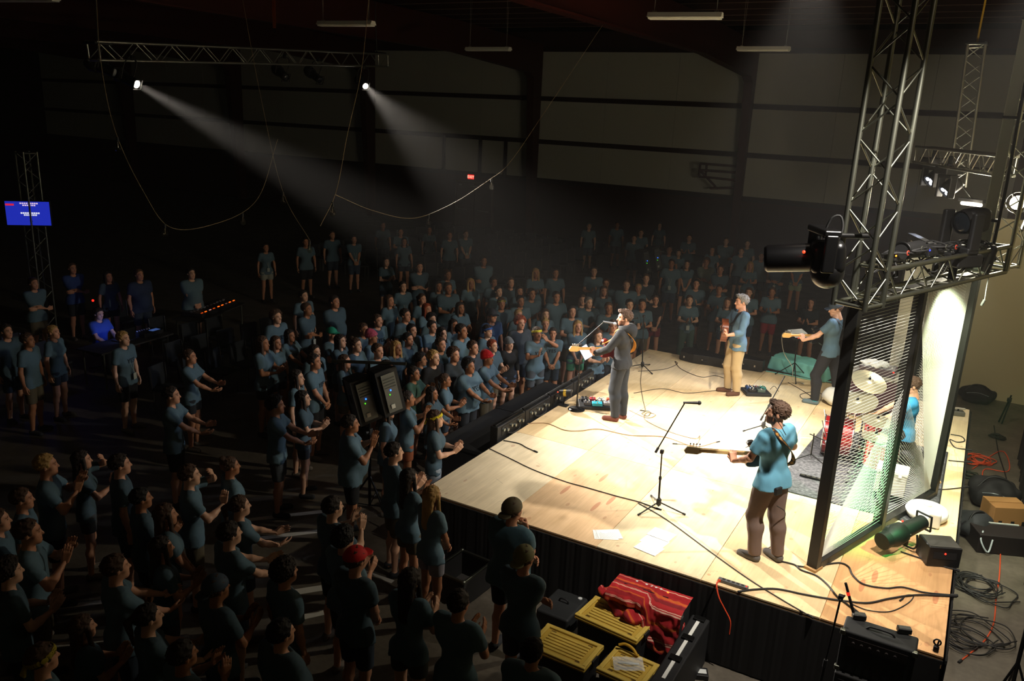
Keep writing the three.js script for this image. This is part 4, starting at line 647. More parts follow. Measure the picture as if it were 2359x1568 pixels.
function profileSpot(label, L, lit, up = 0.35, scale = 1) {   // ellipsoidal spotlight: lens at the origin, beam along +z
  const t = aimed('profile_spotlight', label, L.at, L.to), b = BLACK;
  part(t, 'barrel', new THREE.CylinderGeometry(0.085, 0.095, 0.3, 20, 1, true).rotateX(Math.PI / 2).translate(0, 0, -0.17), b);
  part(t, 'lamp_house', lathe([[0.05, 0], [0.12, 0.02], [0.13, 0.14], [0.09, 0.24], [0.03, 0.27], [0, 0.27]], 20).rotateX(-Math.PI / 2).translate(0, 0, -0.3), b);
  part(t, 'gel_frame', merge([box(0.2, 0.012, 0.02, 0, 0.094, 0.0), box(0.2, 0.012, 0.02, 0, -0.094, 0.0), box(0.012, 0.2, 0.02, 0.094, 0, 0.0), box(0.012, 0.2, 0.02, -0.094, 0, 0.0)]), b);
  part(t, 'lens_glow', new THREE.SphereGeometry(0.07, 10, 6).scale(1, 1, 0.35).translate(0, 0, -0.02), lit);
  part(t, 'yoke', tube([V(0.14, 0, -0.25), V(0.15, up * 0.6, -0.25), V(0.1, up, -0.25), V(-0.1, up, -0.25), V(-0.15, up * 0.6, -0.25), V(-0.14, 0, -0.25)], 0.011, 30, 6), b);
  part(t, 'clamp', rbox(0.06, 0.09, 0.05, 0.01, 0, up + 0.04, -0.25), METALBLACK);
  for (const s of [-1, 1]) part(t, 'shutter_handle', box(0.03, 0.004, 0.05, s * 0.1, 0.02, -0.33), CHROME);
  return t;
}
profileSpot('lit profile spotlight on the near end of the lamp truss', LAMPS.houseA, glow('#fff1dc', 14));
profileSpot('lit profile spotlight on the far end of the lamp truss', LAMPS.houseB, glow('#fff1dc', 14));
{ const at = pix(266, 168, { X: -8.1 }); const l = { at, to: at.clone().add(V(8, -3, -4)) }; profileSpot('unlit profile spotlight beside the lit one at the near end', l, M('#c8ccd0', 0.1, 0.6)); const at2 = pix(660, 180, { X: -8.25 }); profileSpot('unlit profile spotlight at the middle of the lamp truss', { at: at2, to: at2.clone().add(V(8, -4, 2)) }, M('#20242a', 0.2)); const at3 = pix(738, 185, { X: -8.28 }); profileSpot('unlit profile spotlight right of the truss middle', { at: at3, to: at3.clone().add(V(8, -4, 1)) }, M('#20242a', 0.2)); }
function wash(label, L, lit, r = 0.1) {
  const t = aimed('wash_light', label, L.at, L.to);
  part(t, 'can', new THREE.CylinderGeometry(r * 1.15, r * 0.9, 0.24, 22, 1, true).rotateX(Math.PI / 2).translate(0, 0, -0.1), BLACK); part(t, 'back', lathe([[r * 0.9, 0], [r * 0.85, 0.06], [r * 0.4, 0.1], [0, 0.1]], 20).rotateX(-Math.PI / 2).translate(0, 0, -0.2), BLACK);
  part(t, 'lens_glow', new THREE.SphereGeometry(r * 0.95, 10, 6).scale(1, 1, 0.3).translate(0, 0, -0.01), lit);
  part(t, 'yoke', tube([V(r * 1.3, 0, -0.12), V(r * 1.4, 0.16, -0.12), V(0, 0.22, -0.12), V(-r * 1.4, 0.16, -0.12), V(-r * 1.3, 0, -0.12)], 0.011, 24, 6), BLACK); part(t, 'clamp', rbox(0.05, 0.1, 0.05, 0.01, 0, 0.25, -0.12), METALBLACK);
}
{ // open flood lamp: reflector, bare bulb, bracket to the rear tower
  const L = LAMPS.washBack, t = aimed('flood_lamp', 'glaring open flood lamp at the rear truss tower behind the drum kit', L.at, L.to); part(t, 'bulb_glow', new THREE.SphereGeometry(0.085, 12, 8), glow('#fff0cc', 14)); part(t, 'socket', rod(V(0, -0.08, -0.03), V(0, -0.2, -0.05), 0.04, 0.035, 12), BLACK); part(t, 'guard', merge([new THREE.TorusGeometry(0.13, 0.006, 6, 24), new THREE.TorusGeometry(0.13, 0.006, 6, 24).rotateY(Math.PI / 2)]), METALBLACK); part(t, 'bracket', rod(V(0, -0.18, -0.05), V(0, -0.2, -0.05).add(V(t2.x - L.at.x, -0.1, t2.z - L.at.z).applyQuaternion(t.quaternion.clone().invert())), 0.018), METALBLACK);
}
greenPar(); stringPar();
wash('warm wash light hanging straight above the middle of the stage', LAMPS.washTop, glow('#ffe9cf', 8), 0.11);
wash('warm wash light above the near stage corner', LAMPS.washNear, glow('#ffe9cf', 8), 0.11);
function movingHead(label, at, to, lit, k = 1) {   // base, yoke and head with several lenses
  const t = thing('moving_head_light', label, 'stage light', at), q = lookQ(to.clone().sub(at)), put = (g) => g.applyQuaternion(q);
  part(t, 'head', put(merge([rbox(0.2 * k, 0.22 * k, 0.26 * k, 0.06 * k, 0, 0, -0.14 * k), new THREE.CylinderGeometry(0.105 * k, 0.115 * k, 0.1 * k, 20, 1, true).rotateX(Math.PI / 2).translate(0, 0, -0.03 * k)])), BLACK);
  if (lit) for (const [x, y] of [[-0.04, 0.03], [0.045, 0.01], [0, -0.05]]) part(t, 'lens_glow', put(new THREE.SphereGeometry(0.036 * k, 8, 5).scale(1, 1, 0.5).translate(x * k, y * k, 0.0)), lit);
  else part(t, 'lens', put(new THREE.SphereGeometry(0.1 * k, 18, 8).scale(1, 1, 0.25).translate(0, 0, 0)), M('#20262c', 0.08, 0.2));
  const yaw = Math.atan2(to.x - at.x, to.z - at.z); const yk = merge([rbox(0.05 * k, 0.34 * k, 0.12 * k, 0.02, 0.16 * k, 0.07 * k, 0), rbox(0.05 * k, 0.34 * k, 0.12 * k, 0.02, -0.16 * k, 0.07 * k, 0), rbox(0.36 * k, 0.06 * k, 0.14 * k, 0.02, 0, 0.24 * k, 0)]).rotateY(yaw); part(t, 'yoke', yk, BLACK);
  part(t, 'base', rbox(0.34 * k, 0.12 * k, 0.3 * k, 0.02, 0, 0.33 * k, 0).rotateY(yaw), BLACK); part(t, 'indicator_led', new THREE.SphereGeometry(0.012, 8, 6).translate(0.17 * k * Math.sin(yaw + 1), 0.33 * k, 0.17 * k * Math.cos(yaw + 1)), glow('#1f3cff', 3));
  part(t, 'clamp', rbox(0.07 * k, 0.2, 0.07 * k, 0.012, 0, 0.46 * k, 0), METALBLACK);
  return t;
}
movingHead('bluish lit moving head light at the outer end of the far truss', LAMPS.headA.at, LAMPS.headA.to, glow('#e4ecff', 8));
movingHead('bluish lit moving head light further in on the far truss', LAMPS.headB.at, LAMPS.headB.to, glow('#e4ecff', 8));
{ // big dark moving head at the near end, seen from behind: arm tube and round body
  const at = pix(1890, 592, { D: 7.4 }), to = at.clone().addScaledVector(AX.r, -2).addScaledVector(AX.fw, 0.6);
  const t = thing('scanner_light', 'large black moving spotlight hanging at the near truss tower', 'stage light', at), q = lookQ(to.clone().sub(at)), put = (g) => g.applyQuaternion(q), gl = M('#060607', 0.3);
  part(t, 'barrel', put(lathe([[0.0, 0.06], [0.12, 0.06], [0.13, 0.1], [0.125, 0.46], [0.1, 0.49], [0.0, 0.49]], 24).rotateX(Math.PI / 2)), gl);
  part(t, 'body', put(merge([rbox(0.26, 0.3, 0.3, 0.07, 0, 0, -0.06), new THREE.SphereGeometry(0.15, 18, 12).translate(0, -0.14, -0.06)])), gl);
  part(t, 'yoke', merge([rbox(0.05, 0.34, 0.12, 0.02, 0.2, 0.06, 0), rbox(0.05, 0.34, 0.12, 0.02, -0.2, 0.06, 0), rbox(0.44, 0.06, 0.16, 0.02, 0, 0.24, 0)]).applyQuaternion(lookQ(AX.r.clone().setY(0))), gl);
  part(t, 'mounting_arm', rod(V(0, 0.2, 0), V(t1.x - at.x, 0.2, t1.z - at.z), 0.025), METALBLACK);
  part(t, 'cable', tube([V(0, 0.22, 0), V(0.05, 0.36, 0.02), V(0.12, 0.38, 0), V(0.15, 0.26, 0.0), V(0.1, 0.1, 0.03)], 0.01, 24, 6), RUBBER);
  part(t, 'status_led', new THREE.SphereGeometry(0.014, 10, 8).translate(...pix(1852, 580, { D: 7.18 }).sub(at).toArray()), glow('#ff2a10', 5));
}
{ // gear on the cross truss
  const mid = (s, h = 4.45) => t1.clone().lerp(t2, s).setY(h);
  const a = mid(0.62, 4.72); movingHead('black moving head light standing upside down on the cross truss', a, a.clone().add(V(0.5, 0.1, 0.6)), null, 1.15).rotation.z = Math.PI;
  const bx = (s, y, w, h, d, label, c) => { const p = mid(s, y), t = thing('truss_box', label, 'box', p, Math.atan2(-dirT.z, dirT.x)); part(t, 'case', rbox(w, h, d, 0.012), M(c, 0.5)); part(t, 'plug', rod(V(w / 2, 0, 0), V(w / 2 + 0.07, -0.01, 0.02), 0.016), RUBBER); part(t, 'power_led', new THREE.SphereGeometry(0.009, 8, 6).translate(-w / 2, 0.02, d / 2), glow(label.includes('blue') ? '#2438ff' : '#ff8a20', 4)); };
  bx(0.42, 4.47, 0.34, 0.09, 0.14, 'black power box with blue light lying on the cross truss', '#0c0c0e'); bx(0.2, 4.46, 0.3, 0.07, 0.12, 'flat black dimmer box on the near part of the cross truss', '#151515');
  const fx = mid(0.28, 4.5); const can = thing('par_can', 'black par can lying on the cross truss', 'stage light', fx, Math.atan2(-dirT.z, dirT.x)); part(can, 'can', new THREE.CylinderGeometry(0.075, 0.085, 0.34, 18, 1, false).rotateZ(Math.PI / 2), BLACK); part(can, 'rim', new THREE.TorusGeometry(0.085, 0.01, 8, 20).rotateY(Math.PI / 2).translate(-0.17, 0, 0), METALBLACK);
  const r = rng(31); for (let k = 0; k < 9; k++) { const s = 0.12 + k * 0.085, c = mid(s, 4.42 + r() * 0.05), pts = []; for (let i = 0; i < 14; i++) { const an = i * 0.95, rr = 0.09 + r() * 0.05; pts.push(V(Math.cos(an) * rr * 1.5, (k % 3 === 0 ? -Math.abs(Math.sin(an)) * 0.22 : 0.02) + r() * 0.06, Math.sin(an) * rr)); } const t = thing('cable_coil', 'loose coil of black cable heaped on the cross truss', 'cable', c, Math.atan2(-dirT.z, dirT.x), 'cable coils on the cross truss'); part(t, 'cable', tube(pts, 0.009, 90, 5), RUBBER); part(t, 'tie', new THREE.TorusGeometry(0.02, 0.006, 6, 10).translate(pts[2].x, pts[2].y, pts[2].z), M(k % 4 === 1 ? '#a8321c' : '#2b2b22', 0.7)); }
  const hc = thing('hanging_cable', 'thin black cable with plug hanging below the rear truss corner', 'cable', pix(2285, 612, { D: 9.2 })); const e = pix(2268, 690, { D: 9.2 }).sub(hc.position); part(hc, 'cord', tube([V(0, 0, 0), V(-0.01, e.y * 0.5, 0), e], 0.005, 14, 5), RUBBER); part(hc, 'plug', rod(e, e.clone().add(V(-0.02, -0.07, 0)), 0.014), RUBBER);
}
// ---------------------------------------------------------------- microphones, stands, pedals and papers on the stage
const depthOf = (p) => p.clone().sub(EYE).dot(AX.fw);
function micStand(label, base, joint, tail, tip, o = {}) {   // world points: foot, top of the pole, rear and front end of the boom
  const t = thing('microphone_stand', label, 'microphone stand', base), l = (p) => p.clone().sub(base), y = ST * 0, turn = o.turn ?? 0.3;
  if (o.round) part(t, 'base_plate', lathe([[0, 0], [0.14, 0], [0.14, 0.012], [0.1, 0.03], [0.03, 0.05], [0, 0.05]]), METALBLACK);
  else { part(t, 'hub', lathe([[0, 0.06], [0.03, 0.06], [0.032, 0.13], [0.02, 0.15], [0, 0.15]], 14), BLACK); for (let i = 0; i < 3; i++) { const a = turn + i * 2.094, e = V(Math.cos(a) * 0.33, 0.015, Math.sin(a) * 0.33), g = part(t, 'leg', rod(V(0, 0.1, 0), e, 0.009), METALBLACK); part(g, 'rubber_foot', rod(e.clone().multiplyScalar(0.93).setY(0.02), e.clone().multiplyScalar(1.05).setY(0.013), 0.013), RUBBER); } }
  const j = l(joint); part(t, 'pole', merge([rod(V(0, 0.04, 0), j.clone().multiplyScalar(0.55), 0.013), rod(j.clone().multiplyScalar(0.5), j, 0.009)]), METALBLACK); part(t, 'clutch', rod(j.clone().multiplyScalar(0.52), j.clone().multiplyScalar(0.57), 0.019), BLACK);
  if (tip) {
    const a = l(tail), b = l(tip); part(t, 'boom', rod(a, b, 0.0085), METALBLACK); part(t, 'boom_clamp', rbox(0.045, 0.05, 0.045, 0.01, j.x, j.y, j.z), BLACK); part(t, 'counterweight', rod(a, a.clone().lerp(b, 0.1), 0.016), RUBBER);
    if (!o.nomic) { const d = o.micDir ?? V(0.6, 0.05, 0.3).normalize(), m = b.clone(), h = m.clone().addScaledVector(d, 0.16); const mc = part(t, 'microphone', rod(m.clone().addScaledVector(d, -0.02), h, 0.013, 0.019, 14), M(o.silver ? '#8d9094' : '#191919', 0.4, 0.4)); part(mc, 'grille', new THREE.SphereGeometry(0.027, 14, 10).translate(h.x + d.x * 0.015, h.y + d.y * 0.015, h.z + d.z * 0.015), M(o.silver ? '#c5c8cb' : '#2a2a2a', 0.5, 0.6)); }
  }
  return t;
}
{
  const b = onStage(1516, 1172), D = depthOf(b), at = (x, y, k = 0) => pix(x, y, { D: D - 0.35 * (1172 - y) / 250 + k });
  micStand('black boom microphone stand on its own in the middle of the stage', b, at(1525, 1040), at(1510, 1042, 0.1), at(1578, 927, 0.1), { micDir: AX.r.clone().setY(0.02), turn: 2.0 });
  const b2 = onStage(1328, 943), D2 = depthOf(b2), at2 = (x, y, k = 0) => pix(x, y, { D: D2 - 0.35 * (943 - y) / 180 + k });
  const s2 = micStand('black boom microphone stand in front of the lead singer', b2, at2(1338, 795), at2(1315, 808), at2(1392, 741), { micDir: V(0.85, -0.05, -0.2).normalize(), silver: 1, round: 1 });
  const tp = at2(1349, 811, -0.05), tb = thing('tablet', 'glowing white tablet clipped to the stand of the lead singer', 'tablet', tp); tb.quaternion.copy(lookQ(EYE.clone().sub(tp).normalize().add(V(0.5, 0.2, 0)))); tb.rotateZ(0.45); part(tb, 'case', rbox(0.165, 0.235, 0.012, 0.006), BLACK); part(tb, 'screen', box(0.148, 0.215, 0.002, 0, 0, 0.0065), glow('#eaf2ff', 1.6)); part(tb, 'clip', rod(V(0, 0, -0.01), V(-0.06, 0, -0.09), 0.01), METALBLACK);
  const rl = new THREE.RectAreaLight('#eaf2ff', 1.2, 0.148, 0.215); rl.name = 'tablet_light'; rl.position.copy(tp).add(V(0, 0, 0.012).applyQuaternion(tb.quaternion)); rl.quaternion.copy(tb.quaternion).multiply(new THREE.Quaternion().setFromAxisAngle(UPV, Math.PI)); scene.add(rl);
  const b3 = onStage(1479, 850), D3 = depthOf(b3), at3 = (x, y) => pix(x, y, { D: D3 - 0.4 * (850 - y) / 150 });
  micStand('straight black microphone stand at the far front corner of the stage', b3, at3(1483, 728), at3(1470, 732), at3(1442, 738), { turn: 0.6, micDir: V(0.8, 0, 0.1).normalize() });
  const b4 = onStage(1757, 992), D4 = depthOf(b4), at4 = (x, y) => pix(x, y, { D: D4 - 0.35 * (992 - y) / 200 });
  micStand('low black boom stand between the bass player and the drum kit', b4, at4(1772, 935), at4(1752, 968), at4(1808, 866), { nomic: 1, turn: 2.4 });
}
function pedalboard(label, at, turn, list, w, d) {
  const t = thing('pedalboard', label, 'pedalboard', at, turn); part(t, 'board', rbox(w, 0.05, d, 0.01, 0, 0.03, 0), BLACK); part(t, 'surface', box(w - 0.03, 0.004, d - 0.03, 0, 0.057, 0), M('#1a1a1c', 1));
  for (const [x, z, pw, pd, c, led] of list) { const p = part(t, 'effects_pedal', rbox(pw, 0.05, pd, 0.008, x, 0.085, z), M(c, 0.45)); part(p, 'footswitch', new THREE.CylinderGeometry(0.011, 0.013, 0.02, 10).translate(x, 0.118, z + pd * 0.3), CHROME); for (const s of [-0.25, 0.25]) part(p, 'knob', new THREE.CylinderGeometry(0.009, 0.01, 0.018, 10).translate(x + pw * s, 0.118, z - pd * 0.25), led === 'w' ? BLACK : WHITEP); if (led) part(p, 'pedal_led', new THREE.SphereGeometry(0.006, 6, 5).translate(x, 0.114, z), glow({ r: '#ff3020', g: '#40ff60', b: '#6a50ff', w: '#ffffff' }[led], 3)); }
  for (let i = 0; i < 3; i++) part(t, 'patch_cable', tube([V(-w / 2 + 0.1 + i * 0.2, 0.07, -0.05), V(-w / 2 + 0.15 + i * 0.2, 0.15, 0), V(-w / 2 + 0.22 + i * 0.2, 0.07, 0.06)], 0.005, 12, 5), RUBBER);
}
pedalboard('pedalboard crowded with coloured effects pedals at the feet of the lead singer', onStage(1379, 936), 0.5, [[-0.24, -0.1, 0.11, 0.13, '#1b1b20', 'w'], [-0.1, -0.11, 0.1, 0.12, '#b01c28', 'r'], [0.05, -0.09, 0.13, 0.13, '#d8d2c2', 0], [0.2, -0.12, 0.13, 0.1, '#b8502a', 'r'], [-0.2, 0.08, 0.12, 0.12, '#2a2a2e', 0], [-0.04, 0.1, 0.17, 0.13, '#1d9fb4', 'g'], [0.13, 0.06, 0.11, 0.12, '#8f8f93', 'b'], [0.26, 0.07, 0.09, 0.12, '#d2d2d0', 'w']], 0.68, 0.38);
pedalboard('small dark multi-effects pedalboard on the floor by the acoustic guitarist', onStage(1741, 906), 0.55, [[-0.12, -0.08, 0.1, 0.1, '#1f3f6a', 'w'], [0.02, -0.08, 0.1, 0.1, '#2a2c30', 'r'], [0.14, -0.08, 0.1, 0.1, '#2f8a80', 'g'], [-0.1, 0.07, 0.12, 0.1, '#1b1c1f', 0], [0.06, 0.07, 0.14, 0.1, '#4a5a52', 'w']], 0.46, 0.36);
{ // loose sheets of paper with lines of text
  const sheetTex = canvasTex(256, 340, (c, w, h) => { c.fillStyle = '#f2f3f0'; c.fillRect(0, 0, w, h); c.fillStyle = '#7d8288'; const r = rng(4); for (let i = 0; i < 20; i++) { let x = 24; while (x < 200 - r() * 50) { const l = 8 + r() * 20; c.fillRect(x, 30 + i * 14, l, 3); x += l + 6; } } });
  const mat = new THREE.MeshStandardMaterial({ map: sheetTex, roughness: 0.8 });
  const pg = () => { const g = new THREE.PlaneGeometry(0.216, 0.28, 6, 6).rotateX(-Math.PI / 2), p = g.attributes.position; for (let i = 0; i < p.count; i++) p.setY(i, 0.002 + 0.006 * Math.max(0, noise.noise(p.getX(i) * 9, p.getZ(i) * 9, 1))); g.computeVertexNormals(); return g; };
  const G = pg(); let k = 0;
  for (const [x, y, a, l] of [[1395, 1232, 1.2, 'white sheet of paper lying alone on the stage left of the sheet pile'], [1403, 1231, 1.32, 'second white sheet overlapping the lone sheet on the stage'], [1524, 1232, 0.55, 'printed white sheet at the top of the sheet pile by the microphone stand'], [1508, 1247, 0.52, 'printed white sheet in the middle of the sheet pile'], [1495, 1263, 0.5, 'printed white sheet at the bottom of the sheet pile']]) {
    const t = thing('paper_sheet', l, 'paper', onStage(x, y).add(V(0, 0.001 + 0.003 * (k++ % 3), 0)), a + 0.9); part(t, 'sheet', G, mat); part(t, 'staple', box(0.012, 0.001, 0.002, -0.09, 0.0085, -0.125), CHROME);
  }
}
{ // music stand with white sheets and cable
  const b = onStage(1826, 872), top = pix(1838, 770, { D: depthOf(b) - 0.25 }).sub(b), t = thing('music_stand', 'black music stand with desk in front of the guitarist in the cap', 'music stand', b);
  part(t, 'pole', rod(V(0, 0.15, 0), top, 0.012), METALBLACK); legs3(t, 0.32, 0.34, 0.009, 0, METALBLACK, 'leg', 1.2); const dk = rbox(0.46, 0.012, 0.32, 0.004).rotateX(0.35).rotateY(0.9); part(t, 'desk', dk.translate(top.x, top.y, top.z), BLACK); part(t, 'ledge', rbox(0.46, 0.03, 0.012, 0.004, 0, 0, 0.16).rotateX(0.35).rotateY(0.9).translate(top.x, top.y + 0.01, top.z), BLACK); part(t, 'marker_led', new THREE.SphereGeometry(0.012, 8, 6).translate(top.x + 0.05, top.y - 0.03, top.z + 0.17), glow('#ff3a20', 3));
  const pp = thing('sheet_music', 'white sheets lying on the music stand', 'paper', b.clone().add(top).add(V(0, 0.022, 0))); part(pp, 'sheet', box(0.3, 0.004, 0.26).rotateX(0.35).rotateY(0.9), M('#eef2f4', 0.8)); part(pp, 'page', box(0.28, 0.003, 0.24, 0.06, 0.006, 0).rotateX(0.35).rotateY(1.0), M('#e6ecef', 0.8));
  const c = thing('white_cable', 'white cable hanging from the music stand to the floor', 'cable', b); part(c, 'cord', tube([top.clone().add(V(-0.2, 0.02, 0)), top.clone().add(V(-0.28, -0.06, 0.02)), V(-0.22, 0.5, 0.05), V(-0.02, 0.25, 0.1), V(0.03, 0.012, 0.12), V(0.2, 0.01, 0.2)], 0.006, 50, 6), M('#cfcab4', 0.6)); part(c, 'plug', rod(V(0.2, 0.01, 0.2), V(0.25, 0.01, 0.22), 0.01), WHITEP);
}
{ // black guitar case, second case, teal dust sheet
  const cs = (label, p, turn, w, d, h) => { const t = thing('guitar_case', label, 'case', p, turn); part(t, 'shell', extrude([[-w / 2, 0], [-w / 2 + 0.06, d * 0.42], [-w * 0.2, d * 0.5], [w * 0.05, d * 0.34], [w * 0.42, d * 0.2], [w / 2, d * 0.12], [w / 2, -d * 0.12], [w * 0.42, -d * 0.2], [w * 0.05, -d * 0.34], [-w * 0.2, -d * 0.5], [-w / 2 + 0.06, -d * 0.42]], h, 0.015).rotateX(-Math.PI / 2).translate(0, h / 2 + 0.016, 0), M('#0c0b0b', 0.45)); for (const x of [-0.38, -0.05, 0.3]) part(t, 'latch', rbox(0.03, 0.045, 0.012, 0.004, x * w, h * 0.55, d * (x < -0.3 ? 0.46 : x < 0 ? 0.42 : 0.27) + 0.012), CHROME); part(t, 'handle', tube([V(-0.08, h * 0.5, d * 0.42), V(-0.06, h * 0.5, d * 0.48), V(0.02, h * 0.5, d * 0.46), V(0.04, h * 0.5, d * 0.38)], 0.01, 14, 6), BLACK); };
  cs('closed black guitar case lying behind the acoustic guitarist', onStage(1632, 836), -0.1, 1.15, 0.46, 0.16); cs('small black case with silver latches right of the acoustic guitarist', onStage(1722, 848), -0.15, 0.6, 0.36, 0.2);
  const t = thing('dust_sheet', 'turquoise sheet draped over gear at the far edge of the stage', 'cover', onStage(1846, 858)); part(t, 'cloth', surf((x, y, z) => { const q = [Math.abs(x * 0.97 + z * 0.2) - 0.55, Math.abs(y - 0.14) - 0.13, Math.abs(z * 0.97 - x * 0.2) - 0.26]; const d = Math.hypot(Math.max(q[0], 0), Math.max(q[1], 0), Math.max(q[2], 0)) + Math.min(Math.max(...q), 0) - 0.03 + (y > 0 ? y * 0.35 : 0) * 0.5; return Math.max(d - 0.035 * Math.abs(noise.noise(x * 4, y * 3, z * 4)) + 0.02 * noise.noise(x * 9, y * 6, z * 9), 0.003 - y); }, [-0.8, -0.02, -0.6], [0.8, 0.4, 0.6], 0.02), M('#7fcfc6', 0.75)); part(t, 'hem', tube([V(-.6, .012, .38), V(-.2, .012, .36), V(.2, .014, .4), V(.62, .012, .3)], 0.01, 20, 5), M('#7fcfc6', 0.75));
}
{ // small yellow-black clip lamp beside the lead singer's pedals
  const b = onStage(1298, 934), t = thing('clip_lamp', 'small black lamp with yellow label beside the stand of the lead singer', 'lamp', b); part(t, 'foot', rbox(0.16, 0.02, 0.12, 0.006, 0, 0.012, 0), BLACK); part(t, 'stem', rod(V(0, 0.02, 0), V(0.02, 0.2, 0), 0.012), METALBLACK); part(t, 'head', rod(V(-0.07, 0.22, 0.03), V(0.12, 0.24, -0.02), 0.05, 0.06, 14), BLACK); part(t, 'sticker', new THREE.CylinderGeometry(0.056, 0.058, 0.05, 14, 1, true).rotateZ(-1.47).rotateY(0.25).translate(0.02, 0.229, 0.006), M('#c2a02a', 0.5)); part(t, 'led', new THREE.SphereGeometry(0.01, 8, 6).translate(-0.09, 0.24, 0.06), glow('#ff3a10', 4));
}
// ---------------------------------------------------------------- low riser and light panels in front of the stage
for (let i = 0; i < 2; i++) {
  const z = -2.9 - i * 1.8, t = thing('crowd_riser', i ? 'low black carpeted riser further along the stage front' : 'low black carpeted riser at the near part of the stage front', 'riser', V(-0.68, 0, z));
  part(t, 'deck', rbox(0.98, 0.06, 1.78, 0.008, 0, 0.6, 0), M('#0b0b0b', 1)); part(t, 'skirt', box(0.94, 0.57, 1.74, 0, 0.285, 0), BLACKMATTE); part(t, 'edge_strip', box(0.012, 0.05, 1.76, -0.492, 0.6, 0), M('#1b1b1b', 0.6));
}
for (let i = 0; i < 4; i++) {
  const z = -2.38 - i * 0.86, t = thing('led_blinder', ['black light panel with its back to the stage, nearest the stage corner', 'second black light panel from the near end of the panel row', 'third black light panel from the near end of the panel row', 'last black light panel at the far end of the panel row'][i], 'stage light', V(-0.12, 0.63, z));
  part(t, 'case', rbox(0.13, 0.5, 0.84, 0.012, 0, 0.25, 0), M('#0a0a0a', 0.6)); part(t, 'front_glass', box(0.006, 0.42, 0.76, -0.067, 0.26, 0), M('#111214', 0.2)); part(t, 'rear_panel', box(0.01, 0.14, 0.6, 0.067, 0.4, 0), M('#17181a', 0.5, 0.3));
  for (let k = 0; k < 6; k++) part(t, 'socket', new THREE.CylinderGeometry(0.024, 0.024, 0.04, 14).rotateZ(Math.PI / 2).translate(0.085, 0.39 + 0.035 * (k % 2), -0.3 + k * 0.115), M('#9da29c', 0.3, 0.8)); part(t, 'cable_loop', tube([V(.08, .4, -.2), V(.12, .33, -.15), V(.12, .31, 0), V(.1, .34, .15), V(.08, .42, .2)], 0.011, 26, 6), RUBBER); part(t, 'top_rail', rbox(0.05, 0.03, 0.82, 0.008, 0, 0.51, 0), METALBLACK); part(t, 'power_led', new THREE.SphereGeometry(0.009, 8, 6).translate(0.075, 0.36, -0.36), glow('#3a50ff', 3));
}
function speakerStand(label, base, H, k, face, spread, tilt) {
  const t = thing('speaker_stand', label, 'stand', base); part(t, 'pole', merge([rod(V(0, 0.25, 0), V(0, H * 0.6, 0), 0.022), rod(V(0, H * 0.55, 0), V(0, H, 0), 0.017)]), METALBLACK); part(t, 'collar', rbox(0.07, 0.09, 0.07, 0.012, 0, H * 0.58, 0), BLACK); legs3(t, 0.7, 0.5, 0.014, 0, METALBLACK, 'leg', 0.2); for (let i = 0; i < 3; i++) { const a = 0.2 + i * 2.094; part(t, 'brace', rod(V(0, 0.25, 0), V(Math.cos(a) * 0.27, 0.33, Math.sin(a) * 0.27), 0.009), METALBLACK); } const s = V(spread.x, 0, spread.z); part(t, 'crossbar', rod(s.clone().multiplyScalar(-1.0).setY(H), s.clone().setY(H), 0.022), ALU); part(t, 'knob', new THREE.CylinderGeometry(0.025, 0.025, 0.05, 10).rotateX(1.57).translate(0, H * 0.58, 0.06), BLACK);
  return t;
}
function poweredSpeaker(label, at, dir, h) {   // tall narrow powered speaker, rear amplifier panel away from dir
  const t = thing('loudspeaker', label, 'speaker', at); t.quaternion.copy(lookQ(dir)); part(t, 'cabinet', extrude([[-0.15, -0.15], [0.15, -0.15], [0.11, 0.17], [-0.11, 0.17]].map(([x, z]) => [x, z]), h, 0.01).rotateX(-Math.PI / 2).rotateY(Math.PI), M('#101011', 0.7));
  part(t, 'grille', box(0.27, h - 0.04, 0.01, 0, 0, 0.166), M('#080808', 0.9)); part(t, 'amp_panel', box(0.2, h * 0.86, 0.012, 0, 0, -0.184), M('#6b6e6b', 0.45, 0.4)); for (let i = 0; i < 4; i++) part(t, 'heat_fin', box(0.16, 0.012, 0.02, 0, h * 0.32 - i * 0.04, -0.19), M('#565957', 0.4, 0.5)); part(t, 'socket', rbox(0.06, 0.06, 0.02, 0.006, 0.03, -h * 0.3, -0.194), M('#d6d6cc', 0.5)); part(t, 'blue_led', new THREE.SphereGeometry(0.011, 8, 6).translate(0.01, h * 0.06, -0.196), glow('#2a6cff', 4)); part(t, 'green_led', new THREE.SphereGeometry(0.008, 8, 6).translate(0.035, -h * 0.03, -0.196), glow('#4ae020', 3)); part(t, 'handle', rbox(0.02, 0.12, 0.06, 0.01, 0.15, 0.05, 0), BLACK); t.rotateZ(-0.2);
  return t;
}
